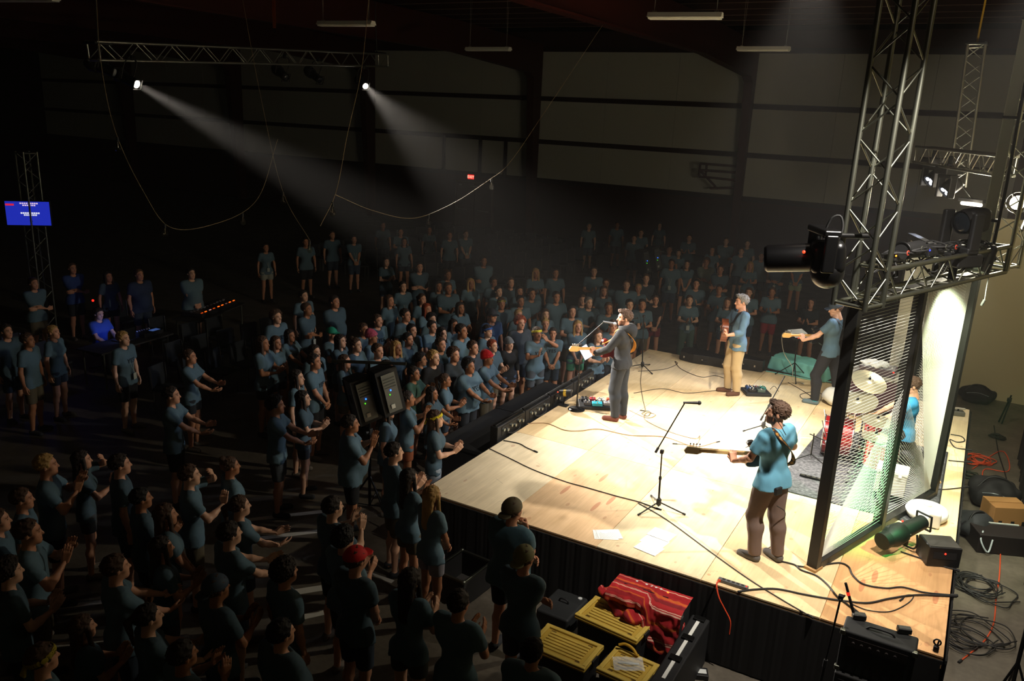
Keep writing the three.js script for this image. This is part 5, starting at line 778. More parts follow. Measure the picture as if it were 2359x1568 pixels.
{
  const b = onFloor(852, 1200), D = depthOf(b), up = (x, y, k = 0) => pix(x, y, { D: D - 0.5 * (1200 - y) / 330 + k }), c = up(842, 830); const H = c.y;
  const l = up(756, 862), r = up(926, 800), half = r.clone().sub(l).multiplyScalar(0.5); speakerStand('tripod stand with crossbar holding two loudspeakers before the crowd', b, H, 1, 0, V(half.x, 0, half.z), 0);
  const away = V(-0.85, -0.12, -0.4);
  poweredSpeaker('loudspeaker at the outer end of the crossbar, blue light on its rear panel', up(832, 918), away, 0.62); poweredSpeaker('loudspeaker on the stage side of the crossbar, blue light on its rear panel', up(888, 898), away, 0.62);
  const b2 = onFloor(1495, 700), D2 = depthOf(b2), u2 = (x, y) => pix(x, y, { D: D2 - 0.3 }); speakerStand('far tripod stand with two loudspeakers beyond the stage', b2, u2(1490, 575).y, 1, 0, V(0.3, 0, -0.1), 0);
  poweredSpeaker('left loudspeaker of the pair on the far stand', u2(1482, 603), away, 0.75); poweredSpeaker('right loudspeaker of the pair on the far stand', u2(1506, 596), away, 0.75);
}
// ---------------------------------------------------------------- cables on the stage, points in photo pixels
function cable(label, pts, r = 0.007, color = '#161616', Y = ST, group, end) {
  const P = pts.map(([x, y, h]) => pix(x, y, { Y: Y + r + (h ?? 0) })), o = P[0].clone(), t = thing('cable', label, 'cable', o, 0, group); part(t, 'cord', tube(P.map((p) => p.clone().sub(o)), r, Math.max(30, pts.length * 10), 6), M(color, 0.6));
  const n = P.length, e = P[n - 1].clone().sub(o), d = P[n - 1].clone().sub(P[n - 2]).normalize(); part(t, 'plug', rod(e, e.clone().addScaledVector(d, 0.07), r * 1.7), end ? M(end, 0.4, 0.5) : RUBBER);
}
cable('black microphone cable running from the stage front to the lone stand', [[1128, 1033], [1180, 1058], [1230, 1082], [1300, 1108], [1350, 1122], [1420, 1142], [1470, 1155], [1512, 1170]]);
cable('short black cable end with connector near the stage front edge', [[1160, 1014], [1195, 1021], [1212, 1030], [1230, 1038]], 0.008);
cable('black cable crossing from the stand legs to the near stage corner', [[1470, 1158], [1538, 1198], [1640, 1273], [1726, 1334], [1800, 1380], [1860, 1415]], 0.007, '#3a3a36');
cable('thin tan cable curving from the light panels past the lead singer', [[1215, 975], [1260, 975], [1300, 990], [1335, 992], [1380, 988], [1450, 1002], [1530, 1006], [1600, 1028], [1650, 1018]], 0.006, '#8a6a48');
cable('thin brown looping cable in the middle of the stage', [[1450, 945], [1490, 962], [1510, 955], [1490, 950], [1485, 965], [1520, 985], [1560, 1000], [1602, 1010], [1612, 1003], [1603, 1024], [1560, 1022]], 0.005, '#6a5442');
cable('thin black cable from the far microphone stand down to a coil', [[1479, 848], [1476, 880], [1480, 915], [1486, 945], [1478, 952], [1492, 958], [1498, 948], [1484, 946]], 0.005, '#3a322a');
cable('black cable along the far part of the stage behind the lead singer', [[1460, 905], [1525, 895], [1580, 905], [1640, 900], [1680, 898]], 0.006, '#4a4036');
cable('black cable snaking across the far stage by the guitar case', [[1470, 855], [1530, 850], [1560, 838], [1555, 832], [1570, 850], [1615, 868], [1650, 865], [1690, 880]], 0.006, '#3d352c');
cable('black cable coil near the guitarist in the cap', [[1815, 880], [1850, 900], [1870, 915], [1850, 918], [1845, 908], [1880, 902], [1900, 912]], 0.006, '#2a2622');
cable('thick black cable from the bass player to the near rear corner', [[1790, 1290], [1830, 1300], [1845, 1312], [1880, 1325], [1905, 1345], [1930, 1375], [1950, 1390], [1965, 1402]], 0.01);
cable('thick black cable winding from the string frame to the rear edge', [[1835, 1303], [1870, 1306], [1900, 1300], [1935, 1296], [1955, 1305], [1965, 1325], [1990, 1345], [2040, 1354], [2080, 1352], [2130, 1364], [2190, 1370]], 0.01);
cable('thick black cable along the near edge of the stage with joined connectors', [[1700, 1362], [1740, 1357], [1790, 1356], [1850, 1368], [1900, 1377], [1950, 1384], [2000, 1388], [2050, 1378], [2110, 1370], [2188, 1372]], 0.011);
cable('thin black loop of cable by the near rear corner', [[1960, 1390], [2000, 1405], [2050, 1408], [2090, 1390], [2105, 1372], [2090, 1370], [2080, 1378]], 0.006);
cable('black cable from the black power unit to the rear stage edge', [[2075, 1270], [2120, 1285], [2160, 1300], [2195, 1310]], 0.009, '#1a1714');
cable('black cable across the rear strip of the stage near the frame foot', [[2150, 1128], [2185, 1126], [2222, 1122]], 0.008);
cable('black cable looped on the rear strip of the stage', [[2190, 1000], [2215, 1005], [2222, 1015], [2205, 1018], [2188, 1012], [2200, 1030], [2228, 1035]], 0.008);
cable('black cable further along the rear strip of the stage', [[2185, 1060], [2205, 1062], [2228, 1064]], 0.008);
{ // thin in-ear cable of the bass player and clip
  cable('thin black lead hanging behind the legs of the bass player', [[1790, 1165, 0.75], [1808, 1178, 0.65], [1806, 1200, 0.45], [1796, 1235, 0.1], [1788, 1250, 0.0], [1770, 1262, 0]], 0.005);
}
// power strip and orange cord at the near edge
{
  const a = pix(1652, 1340, { Y: ST }), t = thing('power_strip', 'grey power strip at the near edge of the stage with a red switch', 'power strip', a.setZ(-0.09), -0.02); part(t, 'housing', rbox(0.32, 0.035, 0.055, 0.008, 0.16, 0.02, 0), M('#5d5c5a', 0.5)); for (let i = 0; i < 5; i++) part(t, 'outlet', box(0.03, 0.004, 0.03, 0.06 + i * 0.05, 0.038, 0), BLACK); part(t, 'switch_led', rbox(0.014, 0.01, 0.02, 0.003, 0.3, 0.038, 0), glow('#ff3010', 2));
  const c = thing('orange_cord', 'orange extension cord hanging over the stage edge from the power strip', 'cord', pix(1654, 1345, { Y: ST })); const q = (x, y) => pix(x, y, { Z: 0.1 }).sub(c.position); part(c, 'cord', tube([V(0.0, 0.02, -0.05), V(0, 0.03, 0.06), q(1656, 1375), q(1668, 1400), q(1682, 1430), q(1680, 1460)], 0.008, 50, 6), M('#d8431c', 0.6)); part(c, 'plug', rbox(0.03, 0.03, 0.05, 0.006, 0, 0.02, -0.06), M('#d8431c', 0.6));
}
{ // profile spotlight lying on the stage beside the frame, white fan, black power unit
  const L = { at: pix(2128, 1200, { Y: ST + 0.28 }), to: null }, e = pix(2000, 1262, { Y: ST + 0.16 }); L.to = L.at.clone().multiplyScalar(2).sub(e); const t = profileSpot('black profile spotlight standing on the stage beside the string frame', L, M('#20262a', 0.15), -0.2); part(t, 'mode_led', new THREE.SphereGeometry(0.012, 8, 6).translate(0.1, 0.04, -0.2), glow('#ff2016', 4)); part(t, 'extension_tube', new THREE.CylinderGeometry(0.1, 0.1, 0.28, 18).rotateX(Math.PI / 2).translate(0, 0, -0.45), BLACK); t.scale.z = 1.25;
  const f = thing('floor_fan', 'round white fan lying face up on the rear strip of the stage', 'fan', pix(2132, 1192, { Y: ST })); part(f, 'housing', lathe([[0, 0], [0.2, 0], [0.24, 0.05], [0.25, 0.1], [0.22, 0.15], [0.12, 0.17], [0, 0.17]], 30), M('#e8e6e0', 0.5)); part(f, 'hub', new THREE.CylinderGeometry(0.05, 0.05, 0.02, 16).translate(0, 0.18, 0), M('#d4d2cc', 0.5)); part(f, 'stand_foot', rbox(0.14, 0.2, 0.08, 0.03, 0.1, 0.1, 0.24), M('#dddbd4', 0.5));
  const p = thing('power_unit', 'black power unit box with red light on the rear strip of the stage', 'box', pix(2158, 1290, { Y: ST }), 0.45); part(p, 'case', rbox(0.36, 0.24, 0.3, 0.01, 0, 0.12, 0), M('#101010', 0.5)); part(p, 'lid', box(0.33, 0.006, 0.27, 0, 0.243, 0), M('#3c3b36', 0.5)); part(p, 'vent', box(0.25, 0.08, 0.004, 0, 0.14, 0.152), BLACKMATTE); part(p, 'power_led', new THREE.SphereGeometry(0.011, 8, 6).translate(0.0, 0.17, 0.155), glow('#ff2a18', 4));
  const g = thing('small_receiver', 'small grey device on the far rear corner of the stage', 'device', pix(2205, 955, { Y: ST }), 0.3); part(g, 'case', rbox(0.2, 0.07, 0.16, 0.01, 0, 0.04, 0), M('#6f6f6a', 0.5)); part(g, 'bracket', rbox(0.22, 0.02, 0.05, 0.006, 0, 0.12, 0), M('#bdbab0', 0.5)); part(g, 'support', rod(V(0, 0.05, 0), V(0, 0.12, 0), 0.015), METALBLACK);
}
// ---------------------------------------------------------------- the audience; head positions in photo pixels
const TEAL = '#56707e', GREYT = '#3d464e', NAVY = '#2b4568', BLK = '#17181b', DKTEAL = '#475d69';
const crowd = [
  // standing by the side of the stage and in the foreground
  [992, 1143, 'clasp', 'f', 'long', 'blond', { h: 1.66, legc: '#8a8790' }], [1180, 1178, 'chin', 'b', 'short', 'brown', { h: 1.82, wear: 'capback', wearc: '#5b5138', top: '#44626c', what: 'in a brown cap' }],
  [1207, 1288, 'folded', 'm', 'short', 'brown', { h: 1.74, wear: 'capback', wearc: '#7d7a52', what: 'in a pale cap' }], [933, 1338, 'clap', 'f', 'long', 'dark', { h: 1.7 }], [1056, 1392, 'clap', 'm', 'short', 'dark', { h: 1.72 }], [1226, 1505, 'clasp', 'b', 'short', 'black', { h: 1.65 }],
  [826, 1288, 'clasp', 'm', 'short', 'brown', { h: 1.75, wear: 'cap', wearc: '#d21014', what: 'in a bright red cap' }], [794, 1248, 'clap', 'm', 'curly', 'black', { h: 1.7 }], [766, 1172, 'high', 'm', 'short', 'dark', { h: 1.74 }],
  [656, 1320, 'down', 'm', 'curly', 'dark', { h: 1.72 }], [528, 1232, 'reach', 'm', 'short', 'dark', { h: 1.76 }], [551, 1168, 'reach', 'f', 'ponytail', 'brown', { h: 1.68 }], [524, 1078, 'down', 'f', 'bun', 'brown', { h: 1.64, turn: 0.3 }],
  [487, 1362, 'clap', 'm', 'short', 'brown', { h: 1.74, wear: 'capback', wearc: '#39495a', what: 'in a grey-blue cap' }], [647, 1462, 'down', 'b', 'short', 'black', { h: 1.72 }], [420, 1512, 'high', 'm', 'short', 'dark', { h: 1.7 }], [432, 1098, 'face', 'm', 'short', 'brown', { h: 1.76 }],
  [394, 912, 'reach', 'm', 'short', 'dark', { h: 1.76, legs: 'shorts' }], [436, 823, 'reach', 'f', 'ponytail', 'brown', { h: 1.7 }], [105, 1078, 'high', 'm', 'short', 'blond', { h: 1.74 }], [174, 1070, 'face', 'f', 'long', 'dark', { h: 1.68 }], [275, 1072, 'down', 'm', 'short', 'dark', { h: 1.76 }],
  [55, 1150, 'down', 'm', 'short', 'brown', { h: 1.72 }], [339, 1150, 'clap', 'm', 'short', 'black', { h: 1.7 }], [375, 1188, 'clasp', 'f', 'long', 'brown', { h: 1.66 }], [362, 1268, 'clap', 'f', 'long', 'dark', { h: 1.64 }], [14, 1192, 'folded', 'm', 'short', 'brown', { h: 1.74 }], [55, 1222, 'high', 'm', 'short', 'brown', { h: 1.72 }],
  [18, 1320, 'clap', 'm', 'curly', 'dark', { h: 1.72 }], [270, 1310, 'reach', 'm', 'short', 'brown', { h: 1.76 }], [96, 1520, 'down', 'm', 'short', 'brown', { h: 1.7, wear: 'band', wearc: '#a59320', what: 'in a dull yellow headband' }], [210, 1440, 'clap', 'f', 'long', 'brown', { h: 1.6 }], [340, 1420, 'reach', 'f', 'ponytail', 'dark', { h: 1.62 }],
  [908, 1045, 'clap', 'm', 'short', 'dark', { h: 1.74 }], [943, 1104, 'high', 'f', 'long', 'dark', { h: 1.64 }], [893, 945, 'down', 'f', 'long', 'dark', { h: 1.66 }],
  // front rows along the subwoofers and the stage
  [1002, 966, 'clap', 'f', 'long', 'brown', { h: 1.68, wear: 'band', wearc: '#d8c51e', legc: '#9ba4ac', what: 'in a wide yellow headband' }], [1027, 903, 'reach', 'f', 'long', 'dark', { h: 1.66, hem: 0.6 }], [935, 921, 'high', 'f', 'ponytail', 'dark', { h: 1.68, legc: '#a05a3a' }], [1079, 846, 'reach', 'b', 'curly', 'black', { h: 1.76, print: 1, skin: 2, what: 'with sunglasses pushed up' }],
  [1114, 829, 'reach', 'm', 'none', 'brown', { h: 1.7, wear: 'beanie', wearc: '#d2181c', print: 1, what: 'in a red beanie' }], [1156, 797, 'down', 'f', 'none', 'blond', { h: 1.7, wear: 'beanie', wearc: '#6f7377', top: BLK, long: 0.6, topName: 'cardigan', legc: '#3f4e66', what: 'in a grey beanie and black cardigan' }],
  [1236, 770, 'face', 'm', 'short', 'brown', { h: 1.84, wear: 'band', wearc: '#e0d431', print: 1, hem: 0.72, what: 'in a knotted yellow headband' }], [1277, 768, 'clasp', 'm', 'quiff', 'dark', { h: 1.78, print: 1, face: [1270, 1150], what: 'talking, with YES on the chest' }], [1203, 747, 'down', 'm', 'curly', 'red', { h: 1.86, top: GREYT }], [1328, 753, 'clasp', 'f', 'long', 'blond', { h: 1.66, legc: '#53a883', print: 1, what: 'in mint green shorts' }],
  [1377, 775, 'clap', 'f', 'long', 'brown', { h: 1.64 }], [1412, 752, 'clap', 'm', 'short', 'brown', { h: 1.74 }], [1257, 748, 'down', 'f', 'bun', 'blond', { h: 1.6 }], [1312, 718, 'clap', 'm', 'short', 'dark', { h: 1.74 }], [1255, 725, 'clap', 'f', 'long', 'brown', { h: 1.64 }], [1197, 725, 'down', 'f', 'ponytail', 'blond', { h: 1.6 }],
  [999, 881, 'clap', 'f', 'ponytail', 'brown', { h: 1.64 }], [975, 856, 'high', 'm', 'short', 'dark', { h: 1.76, top: '#3c5c50', skin: 2 }], [919, 845, 'clap', 'm', 'short', 'dark', { h: 1.76 }], [977, 831, 'down', 'm', 'curly', 'black', { h: 1.66 }], [1000, 822, 'down', 'm', 'short', 'blond', { h: 1.78, top: BLK, badge: 1, what: 'in a black shirt' }], [1062, 817, 'down', 'f', 'curly', 'brown', { h: 1.68, top: GREYT }],
  [1094, 803, 'clasp', 'm', 'short', 'brown', { h: 1.74, top: GREYT }], [1125, 800, 'clap', 'm', 'short', 'red', { h: 1.72 }], [1129, 766, 'down', 'f', 'short', 'dark', { h: 1.66, wear: 'band', wearc: '#1d4f9a', what: 'in a blue headband' }], [1133, 728, 'down', 'm', 'short', 'dark', { h: 1.8, top: NAVY, wear: 'cap', wearc: '#20222a', what: 'in a dark cap and blue shirt' }],
  [1018, 798, 'down', 'm', 'short', 'brown', { h: 1.72 }], [933, 805, 'down', 'f', 'long', 'blond', { h: 1.66 }], [892, 811, 'clap', 'm', 'short', 'brown', { h: 1.66 }], [937, 786, 'down', 'm', 'short', 'black', { h: 1.74 }], [1053, 765, 'down', 'm', 'short', 'dark', { h: 1.74 }], [1021, 771, 'down', 'f', 'long', 'dark', { h: 1.66 }], [954, 768, 'down', 'm', 'short', 'black', { h: 1.76 }],
  [1000, 757, 'clap', 'm', 'short', 'dark', { h: 1.7 }], [1032, 751, 'down', 'f', 'long', 'dark', { h: 1.62 }], [997, 737, 'down', 'm', 'curly', 'black', { h: 1.68 }], [933, 727, 'down', 'b', 'short', 'dark', { h: 1.8 }], [867, 741, 'clap', 'm', 'short', 'brown', { h: 1.78 }], [851, 775, 'down', 'f', 'none', 'brown', { h: 1.66, wear: 'beanie', wearc: '#b24a62', what: 'in a pink beanie' }], [841, 760, 'down', 'm', 'short', 'brown', { h: 1.66 }],
  [983, 713, 'clap', 'f', 'long', 'red', { h: 1.68 }], [1060, 710, 'high', 'f', 'long', 'dark', { h: 1.68, skin: 2 }], [897, 693, 'down', 'f', 'long', 'brown', { h: 1.7 }], [972, 690, 'down', 'f', 'ponytail', 'brown', { h: 1.7 }], [928, 661, 'down', 'f', 'ponytail', 'dark', { h: 1.7, badge: 1 }], [1032, 665, 'clap', 'b', 'short', 'brown', { h: 1.82 }], [1010, 660, 'down', 'f', 'long', 'dark', { h: 1.66 }],
  [1084, 654, 'down', 'f', 'long', 'blond', { h: 1.72 }], [1031, 634, 'down', 'f', 'bun', 'brown', { h: 1.7 }], [966, 616, 'folded', 'm', 'short', 'dark', { h: 1.8 }], [1114, 602, 'folded', 'b', 'short', 'dark', { h: 1.82 }],
  [1148, 672, 'down', 'm', 'short', 'dark', { h: 1.72 }], [1138, 651, 'down', 'm', 'curly', 'dark', { h: 1.66 }], [1177, 652, 'down', 'm', 'short', 'brown', { h: 1.76 }], [1163, 700, 'down', 'm', 'short', 'brown', { h: 1.74, wear: 'band', wearc: '#9a9a26', what: 'in an olive yellow headband' }], [1197, 694, 'down', 'm', 'short', 'black', { h: 1.74 }], [1195, 671, 'down', 'f', 'long', 'dark', { h: 1.66 }],
  [1222, 679, 'clap', 'm', 'short', 'dark', { h: 1.8 }], [1236, 630, 'high', 'f', 'long', 'blond', { h: 1.74 }], [1277, 630, 'down', 'm', 'short', 'dark', { h: 1.76 }], [1281, 685, 'down', 'm', 'short', 'dark', { h: 1.76 }], [1343, 693, 'clap', 'f', 'long', 'brown', { h: 1.68 }], [1359, 698, 'clap', 'b', 'short', 'grey', { h: 1.78 }], [1368, 626, 'reach', 'm', 'short', 'dark', { h: 1.8 }],
  [1394, 671, 'down', 'f', 'long', 'brown', { h: 1.66 }], [1396, 654, 'down', 'm', 'short', 'brown', { h: 1.7 }], [1401, 709, 'clap', 'm', 'short', 'brown', { h: 1.72 }],
  [608, 790, 'clap', 'f', 'long', 'brown', { h: 1.7 }], [664, 776, 'reach', 'f', 'long', 'dark', { h: 1.66 }], [636, 790, 'down', 'f', 'long', 'brown', { h: 1.58 }], [636, 731, 'down', 'm', 'curly', 'brown', { h: 1.78 }], [706, 713, 'chin', 'm', 'short', 'brown', { h: 1.78, badge: 1 }], [770, 696, 'clasp', 'b', 'short', 'dark', { h: 1.86, badge: 1 }], [699, 682, 'down', 'm', 'short', 'dark', { h: 1.72 }],
  [768, 773, 'clap', 'm', 'none', 'brown', { h: 1.74, wear: 'cap', wearc: '#178a6c', what: 'in a green cap' }], [792, 787, 'clap', 'f', 'long', 'dark', { h: 1.66 }], [822, 795, 'clap', 'f', 'bun', 'brown', { h: 1.64 }], [727, 812, 'down', 'm', 'short', 'dark', { h: 1.7 }], [723, 834, 'clasp', 'm', 'short', 'dark', { h: 1.76 }], [792, 833, 'clap', 'f', 'long', 'brown', { h: 1.6 }],
  [683, 871, 'down', 'f', 'long', 'dark', { h: 1.7 }], [697, 919, 'clap', 'f', 'long', 'dark', { h: 1.62 }], [635, 935, 'reach', 'm', 'curly', 'black', { h: 1.74, what: 'with big curly hair' }], [806, 978, 'high', 'b', 'short', 'dark', { h: 1.74 }],
  // past the far end of the stage
  [1442, 657, 'clasp', 'b', 'short', 'brown', { h: 1.8 }], [1488, 643, 'folded', 'm', 'short', 'brown', { h: 1.78, top: GREYT }], [1468, 666, 'clap', 'f', 'ponytail', 'blond', { h: 1.66 }], [1547, 608, 'down', 'm', 'short', 'dark', { h: 1.8, badge: 1 }], [1585, 610, 'clasp', 'f', 'long', 'dark', { h: 1.68 }], [1625, 605, 'folded', 'm', 'curly', 'brown', { h: 1.78, top: '#6a7266', what: 'in a checked shirt' }],
  [1604, 655, 'clap', 'm', 'short', 'black', { h: 1.74 }], [1588, 693, 'clap', 'f', 'ponytail', 'brown', { h: 1.68, badge: 1, legs: 'pants', legc: '#3f5850' }], [1510, 692, 'clasp', 'f', 'ponytail', 'brown', { h: 1.6, top: '#121214', legc: '#7a1f2c', what: 'in black top and red shorts' }], [1477, 703, 'clap', 'm', 'short', 'dark', { h: 1.72 }], [1449, 703, 'clap', 'm', 'short', 'dark', { h: 1.74 }],
  [1657, 668, 'clap', 'm', 'short', 'black', { h: 1.74 }], [1660, 622, 'folded', 'm', 'short', 'brown', { h: 1.76 }], [1673, 557, 'folded', 'b', 'short', 'brown', { h: 1.8 }], [1641, 577, 'down', 'f', 'long', 'dark', { h: 1.66 }], [1728, 613, 'clap', 'f', 'long', 'blond', { h: 1.7 }], [1708, 580, 'down', 'm', 'short', 'brown', { h: 1.74 }], [1722, 562, 'down', 'm', 'short', 'dark', { h: 1.74 }], [1725, 675, 'clap', 'm', 'short', 'brown', { h: 1.74 }],
  [1779, 674, 'high', 'm', 'short', 'brown', { h: 1.7, legc: '#9c2731', what: 'in red shorts' }], [1676, 698, 'clap', 'f', 'long', 'brown', { h: 1.62 }], [1869, 699, 'clap', 'f', 'long', 'dark', { h: 1.68, top: '#1d2a2c', what: 'in a dark vest' }], [1840, 600, 'clasp', 'f', 'long', 'brown', { h: 1.72, legc: '#a8b08e', what: 'in pale shorts' }], [1790, 612, 'folded', 'f', 'long', 'brown', { h: 1.68, badge: 1 }], [1754, 591, 'down', 'm', 'short', 'dark', { h: 1.72 }],
  [1543, 577, 'down', 'm', 'short', 'brown', { h: 1.76 }], [1562, 584, 'down', 'f', 'long', 'dark', { h: 1.66 }], [1588, 549, 'clap', 'm', 'short', 'brown', { h: 1.78 }], [1461, 550, 'down', 'm', 'short', 'brown', { h: 1.74 }], [1477, 537, 'down', 'm', 'short', 'brown', { h: 1.74 }], [1422, 519, 'down', 'm', 'short', 'dark', { h: 1.74 }], [1520, 520, 'down', 'f', 'long', 'dark', { h: 1.68 }],
  // dim back of the hall
  [989, 530, 'down', 'f', 'long', 'dark', { h: 1.7 }], [1036, 543, 'down', 'm', 'short', 'brown', { h: 1.76 }], [1073, 540, 'clasp', 'm', 'short', 'brown', { h: 1.76, badge: 1 }], [923, 535, 'face', 'm', 'short', 'dark', { h: 1.76 }], [931, 557, 'down', 'f', 'long', 'dark', { h: 1.68 }], [889, 604, 'clap', 'f', 'long', 'dark', { h: 1.68 }], [612, 571, 'down', 'f', 'ponytail', 'dark', { h: 1.68, legc: '#a4a698', badge: 1, what: 'in pale shorts' }],
  [704, 558, 'down', 'm', 'short', 'dark', { h: 1.78 }], [765, 542, 'down', 'm', 'short', 'brown', { h: 1.78 }], [815, 552, 'clasp', 'm', 'short', 'dark', { h: 1.74, badge: 1 }], [1357, 522, 'down', 'm', 'short', 'grey', { h: 1.74 }], [882, 520, 'down', 'm', 'short', 'dark', { h: 1.74 }],
  // round the sound desk
  [77, 654, 'folded', 'm', 'short', 'brown', { h: 1.78 }], [166, 619, 'folded', 'm', 'short', 'brown', { h: 1.8, top: '#304a86' }], [320, 634, 'down', 'b', 'short', 'brown', { h: 1.84, top: '#2c3a55' }], [440, 631, 'clasp', 'b', 'short', 'dark', { h: 1.8, badge: 1 }], [249, 638, 'down', 'f', 'long', 'dark', { h: 1.7 }],
  [122, 766, 'down', 'f', 'ponytail', 'blond', { h: 1.7 }], [63, 785, 'down', 'm', 'short', 'brown', { h: 1.74 }], [283, 781, 'down', 'm', 'short', 'blond', { h: 1.76, badge: 1 }], [14, 764, 'down', 'm', 'short', 'dark', { h: 1.74 }],
];
{
  const r = rng(2024), hairWord = { short: 'short', quiff: 'short', curly: 'curly', long: 'long', ponytail: 'tied', bun: 'tied-up', none: 'covered' };
  const did = { down: 'with arms down', clap: 'clapping', reach: 'clapping, arms stretched', high: 'clapping high', folded: 'with folded arms', chin: 'hand at chin', clasp: 'with hands clasped', face: 'hand at face' };
  const zone = (p) => p.z > 0.1 ? 'on the floor beside the stage' : p.x > -2.2 && p.z > -8 ? 'in front rows at stage' : p.x > -5 && p.z < -8 ? 'beyond the far stage end' : p.x < -7.5 && p.z > -7 ? 'near the sound desk' : p.z < -13 || p.x < -9 ? 'among the back chairs' : 'in the crowd middle';
  const list = crowd.map(([x, y, ps, b, hair, hc, e]) => ({ x, y, ps, b, hair, hc, e, h: e.h }));
  const where = (c) => pix(c.x, c.y, { Y: c.h * 0.93 });
  const subs = (p) => p.x > -1.3 && p.x < 0.2 && p.z < -1.7 && p.z > -6.2;
  for (let it = 0; it < 60; it++) {   // people do not stand inside each other: nudge their heights, which moves them along the line of sight
    for (let i = 0; i < list.length; i++) { const a = list[i]; a.p = where(a); a.p.y = 0; }
    for (let i = 0; i < list.length; i++) for (let j = 0; j < i; j++) { const a = list[i], b = list[j], d = a.p.distanceTo(b.p), need = 0.5; if (d < need) { const far = a.p.distanceTo(EYE) > b.p.distanceTo(EYE) ? a : b, near = far === a ? b : a, k = (need - d) * 0.05; far.h = Math.max(far.e.h * 0.87, far.h - k); near.h = Math.min(near.e.h * 1.1, near.h + k); } }
    for (const a of list) { if (subs(a.p) || (a.p.x > -0.35 && a.p.x < SW && a.p.z < 0.35 && a.p.z > -SD - 0.3)) a.h += (a.p.z > -0.6 ? 0.012 : -0.012); a.h = Math.max(1.36, Math.min(1.96, a.h)); }
  }
  const keepOut = (p) => { if (p.x > -0.3 && p.x < SW && p.z < 0.3 && p.z > -SD - 0.25) { if (p.z > -0.7) p.z = 0.34; else if (p.z < -SD + 0.8) p.z = -SD - 0.3; else p.x = -0.42; } if (subs(p)) p.x = -1.32; };
  for (const c of list) { c.p = where(c).setY(0); keepOut(c.p); c.o = c.p.clone(); }
  for (let it = 0; it < 40; it++) { for (let i = 0; i < list.length; i++) for (let j = 0; j < i; j++) { const a = list[i].p, b = list[j].p, d = b.clone().sub(a), l = d.length() || 0.01; if (l < 0.56) { d.multiplyScalar((0.56 - l) * 0.25 / l); a.sub(d); b.add(d); } } for (const c of list) { const d = c.p.clone().sub(c.o); if (d.length() > 0.2) c.p.copy(c.o).addScaledVector(d, 0.2 / d.length()); keepOut(c.p); } }
  // labels: look and doing; look-alikes are told apart by what they stand nearest to
  const marks = [['the loudspeaker stand', onFloor(852, 1200)], ['the far speaker stand', onFloor(1495, 700)], ['the sound desk', pix(226, 722, { Y: 1.22 })], ['the near light panel', V(-0.12, 0, -2.4)], ['the exit door', V(-15.9, 0, -26)], ['the yellow-lidded totes', V(2.7, 0, 0.9)], ['the open road case', onFloor(1065, 1310)], ...list.filter((c) => c.e.what && /cap|beanie|headband|curly/.test(c.e.what)).map((c) => [c.e.what.replace(/ and .*/, '').replace(/^(in a|with) ?/, 'the '), c.p])].map(([n, q]) => [n, q.clone().setY(0)]);
  const ord = ['nearest', 'second nearest', 'third nearest', 'fourth nearest', 'fifth nearest', 'sixth nearest', 'seventh nearest', 'eighth nearest', 'ninth nearest'];
  for (const c of list) { c.z = zone(c.p); c.look = c.e.what ?? `with ${hairWord[c.hair]} ${c.hc} hair`; c.base = `person ${c.look} ${did[c.ps]}`; }
  for (const c of list) { const same = list.filter((k) => k.base === c.base); if (same.length === 1) { c.label = `${c.base}, ${c.z}`; continue; } const m = marks.filter(([, q]) => q.distanceTo(c.p) > 0.05).sort((q, w) => q[1].distanceTo(c.p) - w[1].distanceTo(c.p))[0], n = same.sort((q, w) => q.p.distanceTo(m[1]) - w.p.distanceTo(m[1])).indexOf(c); c.label = `${c.base}, ${ord[Math.min(n, 8)]} ${m[0]}`; }
  for (const c of list) {
    const p = c.p;
    const far = p.distanceTo(EYE) > 17, e = c.e, ps = far && ['reach', 'high', 'chin', 'face'].includes(c.ps) ? (c.ps === 'chin' ? 'folded' : 'clap') : c.ps;
    const aim = e.face ? onFloor(...e.face) : V(2.4, 0, -3.6 + (r() - 0.5) * 2.5), turn = Math.atan2(aim.x - p.x, aim.z - p.z) + (r() - 0.5) * 0.2 + (e.turn ?? 0);
    const fig = figure(ps + c.b + far, { ...builds[c.b], P: pose[ps], c: far ? 0.032 : 0.021, hc: far ? 0.014 : 0.0085, hh: far ? 0.0125 : 0.0078, fold: far ? 0 : 0.006, shortHem: c.b === 'f' ? 0.68 : 0.56, head: { pitch: -0.05 } });
    const tops = [TEAL, TEAL, DKTEAL, TEAL, '#5c7683', DKTEAL], legcs = ['#23262b', '#3b4a5c', '#2e3a48', '#5c5340', '#1b1c20', '#4a4f55'];
    person({ fig, lod: far, at: p, turn, h: c.h, skin: e.skin ?? Math.floor(r() * 4), hair: c.hair, hairc: c.hc, top: e.top ?? tops[Math.floor(r() * 6)], long: e.long, topName: e.topName, hem: e.hem, legs: e.legs ?? 'shorts', legc: e.legc ?? legcs[Math.floor(r() * 6)], wear: e.wear, wearc: e.wearc, badge: e.badge, print: (e.print || (!far && r() < 0.3 && !e.top)) && c.b !== 'b' || e.print, shoe: ['#3a3634', '#6a6259', '#26282c'][Math.floor(r() * 3)],
      label: c.label, group: 'audience ' + c.z });
  }

}
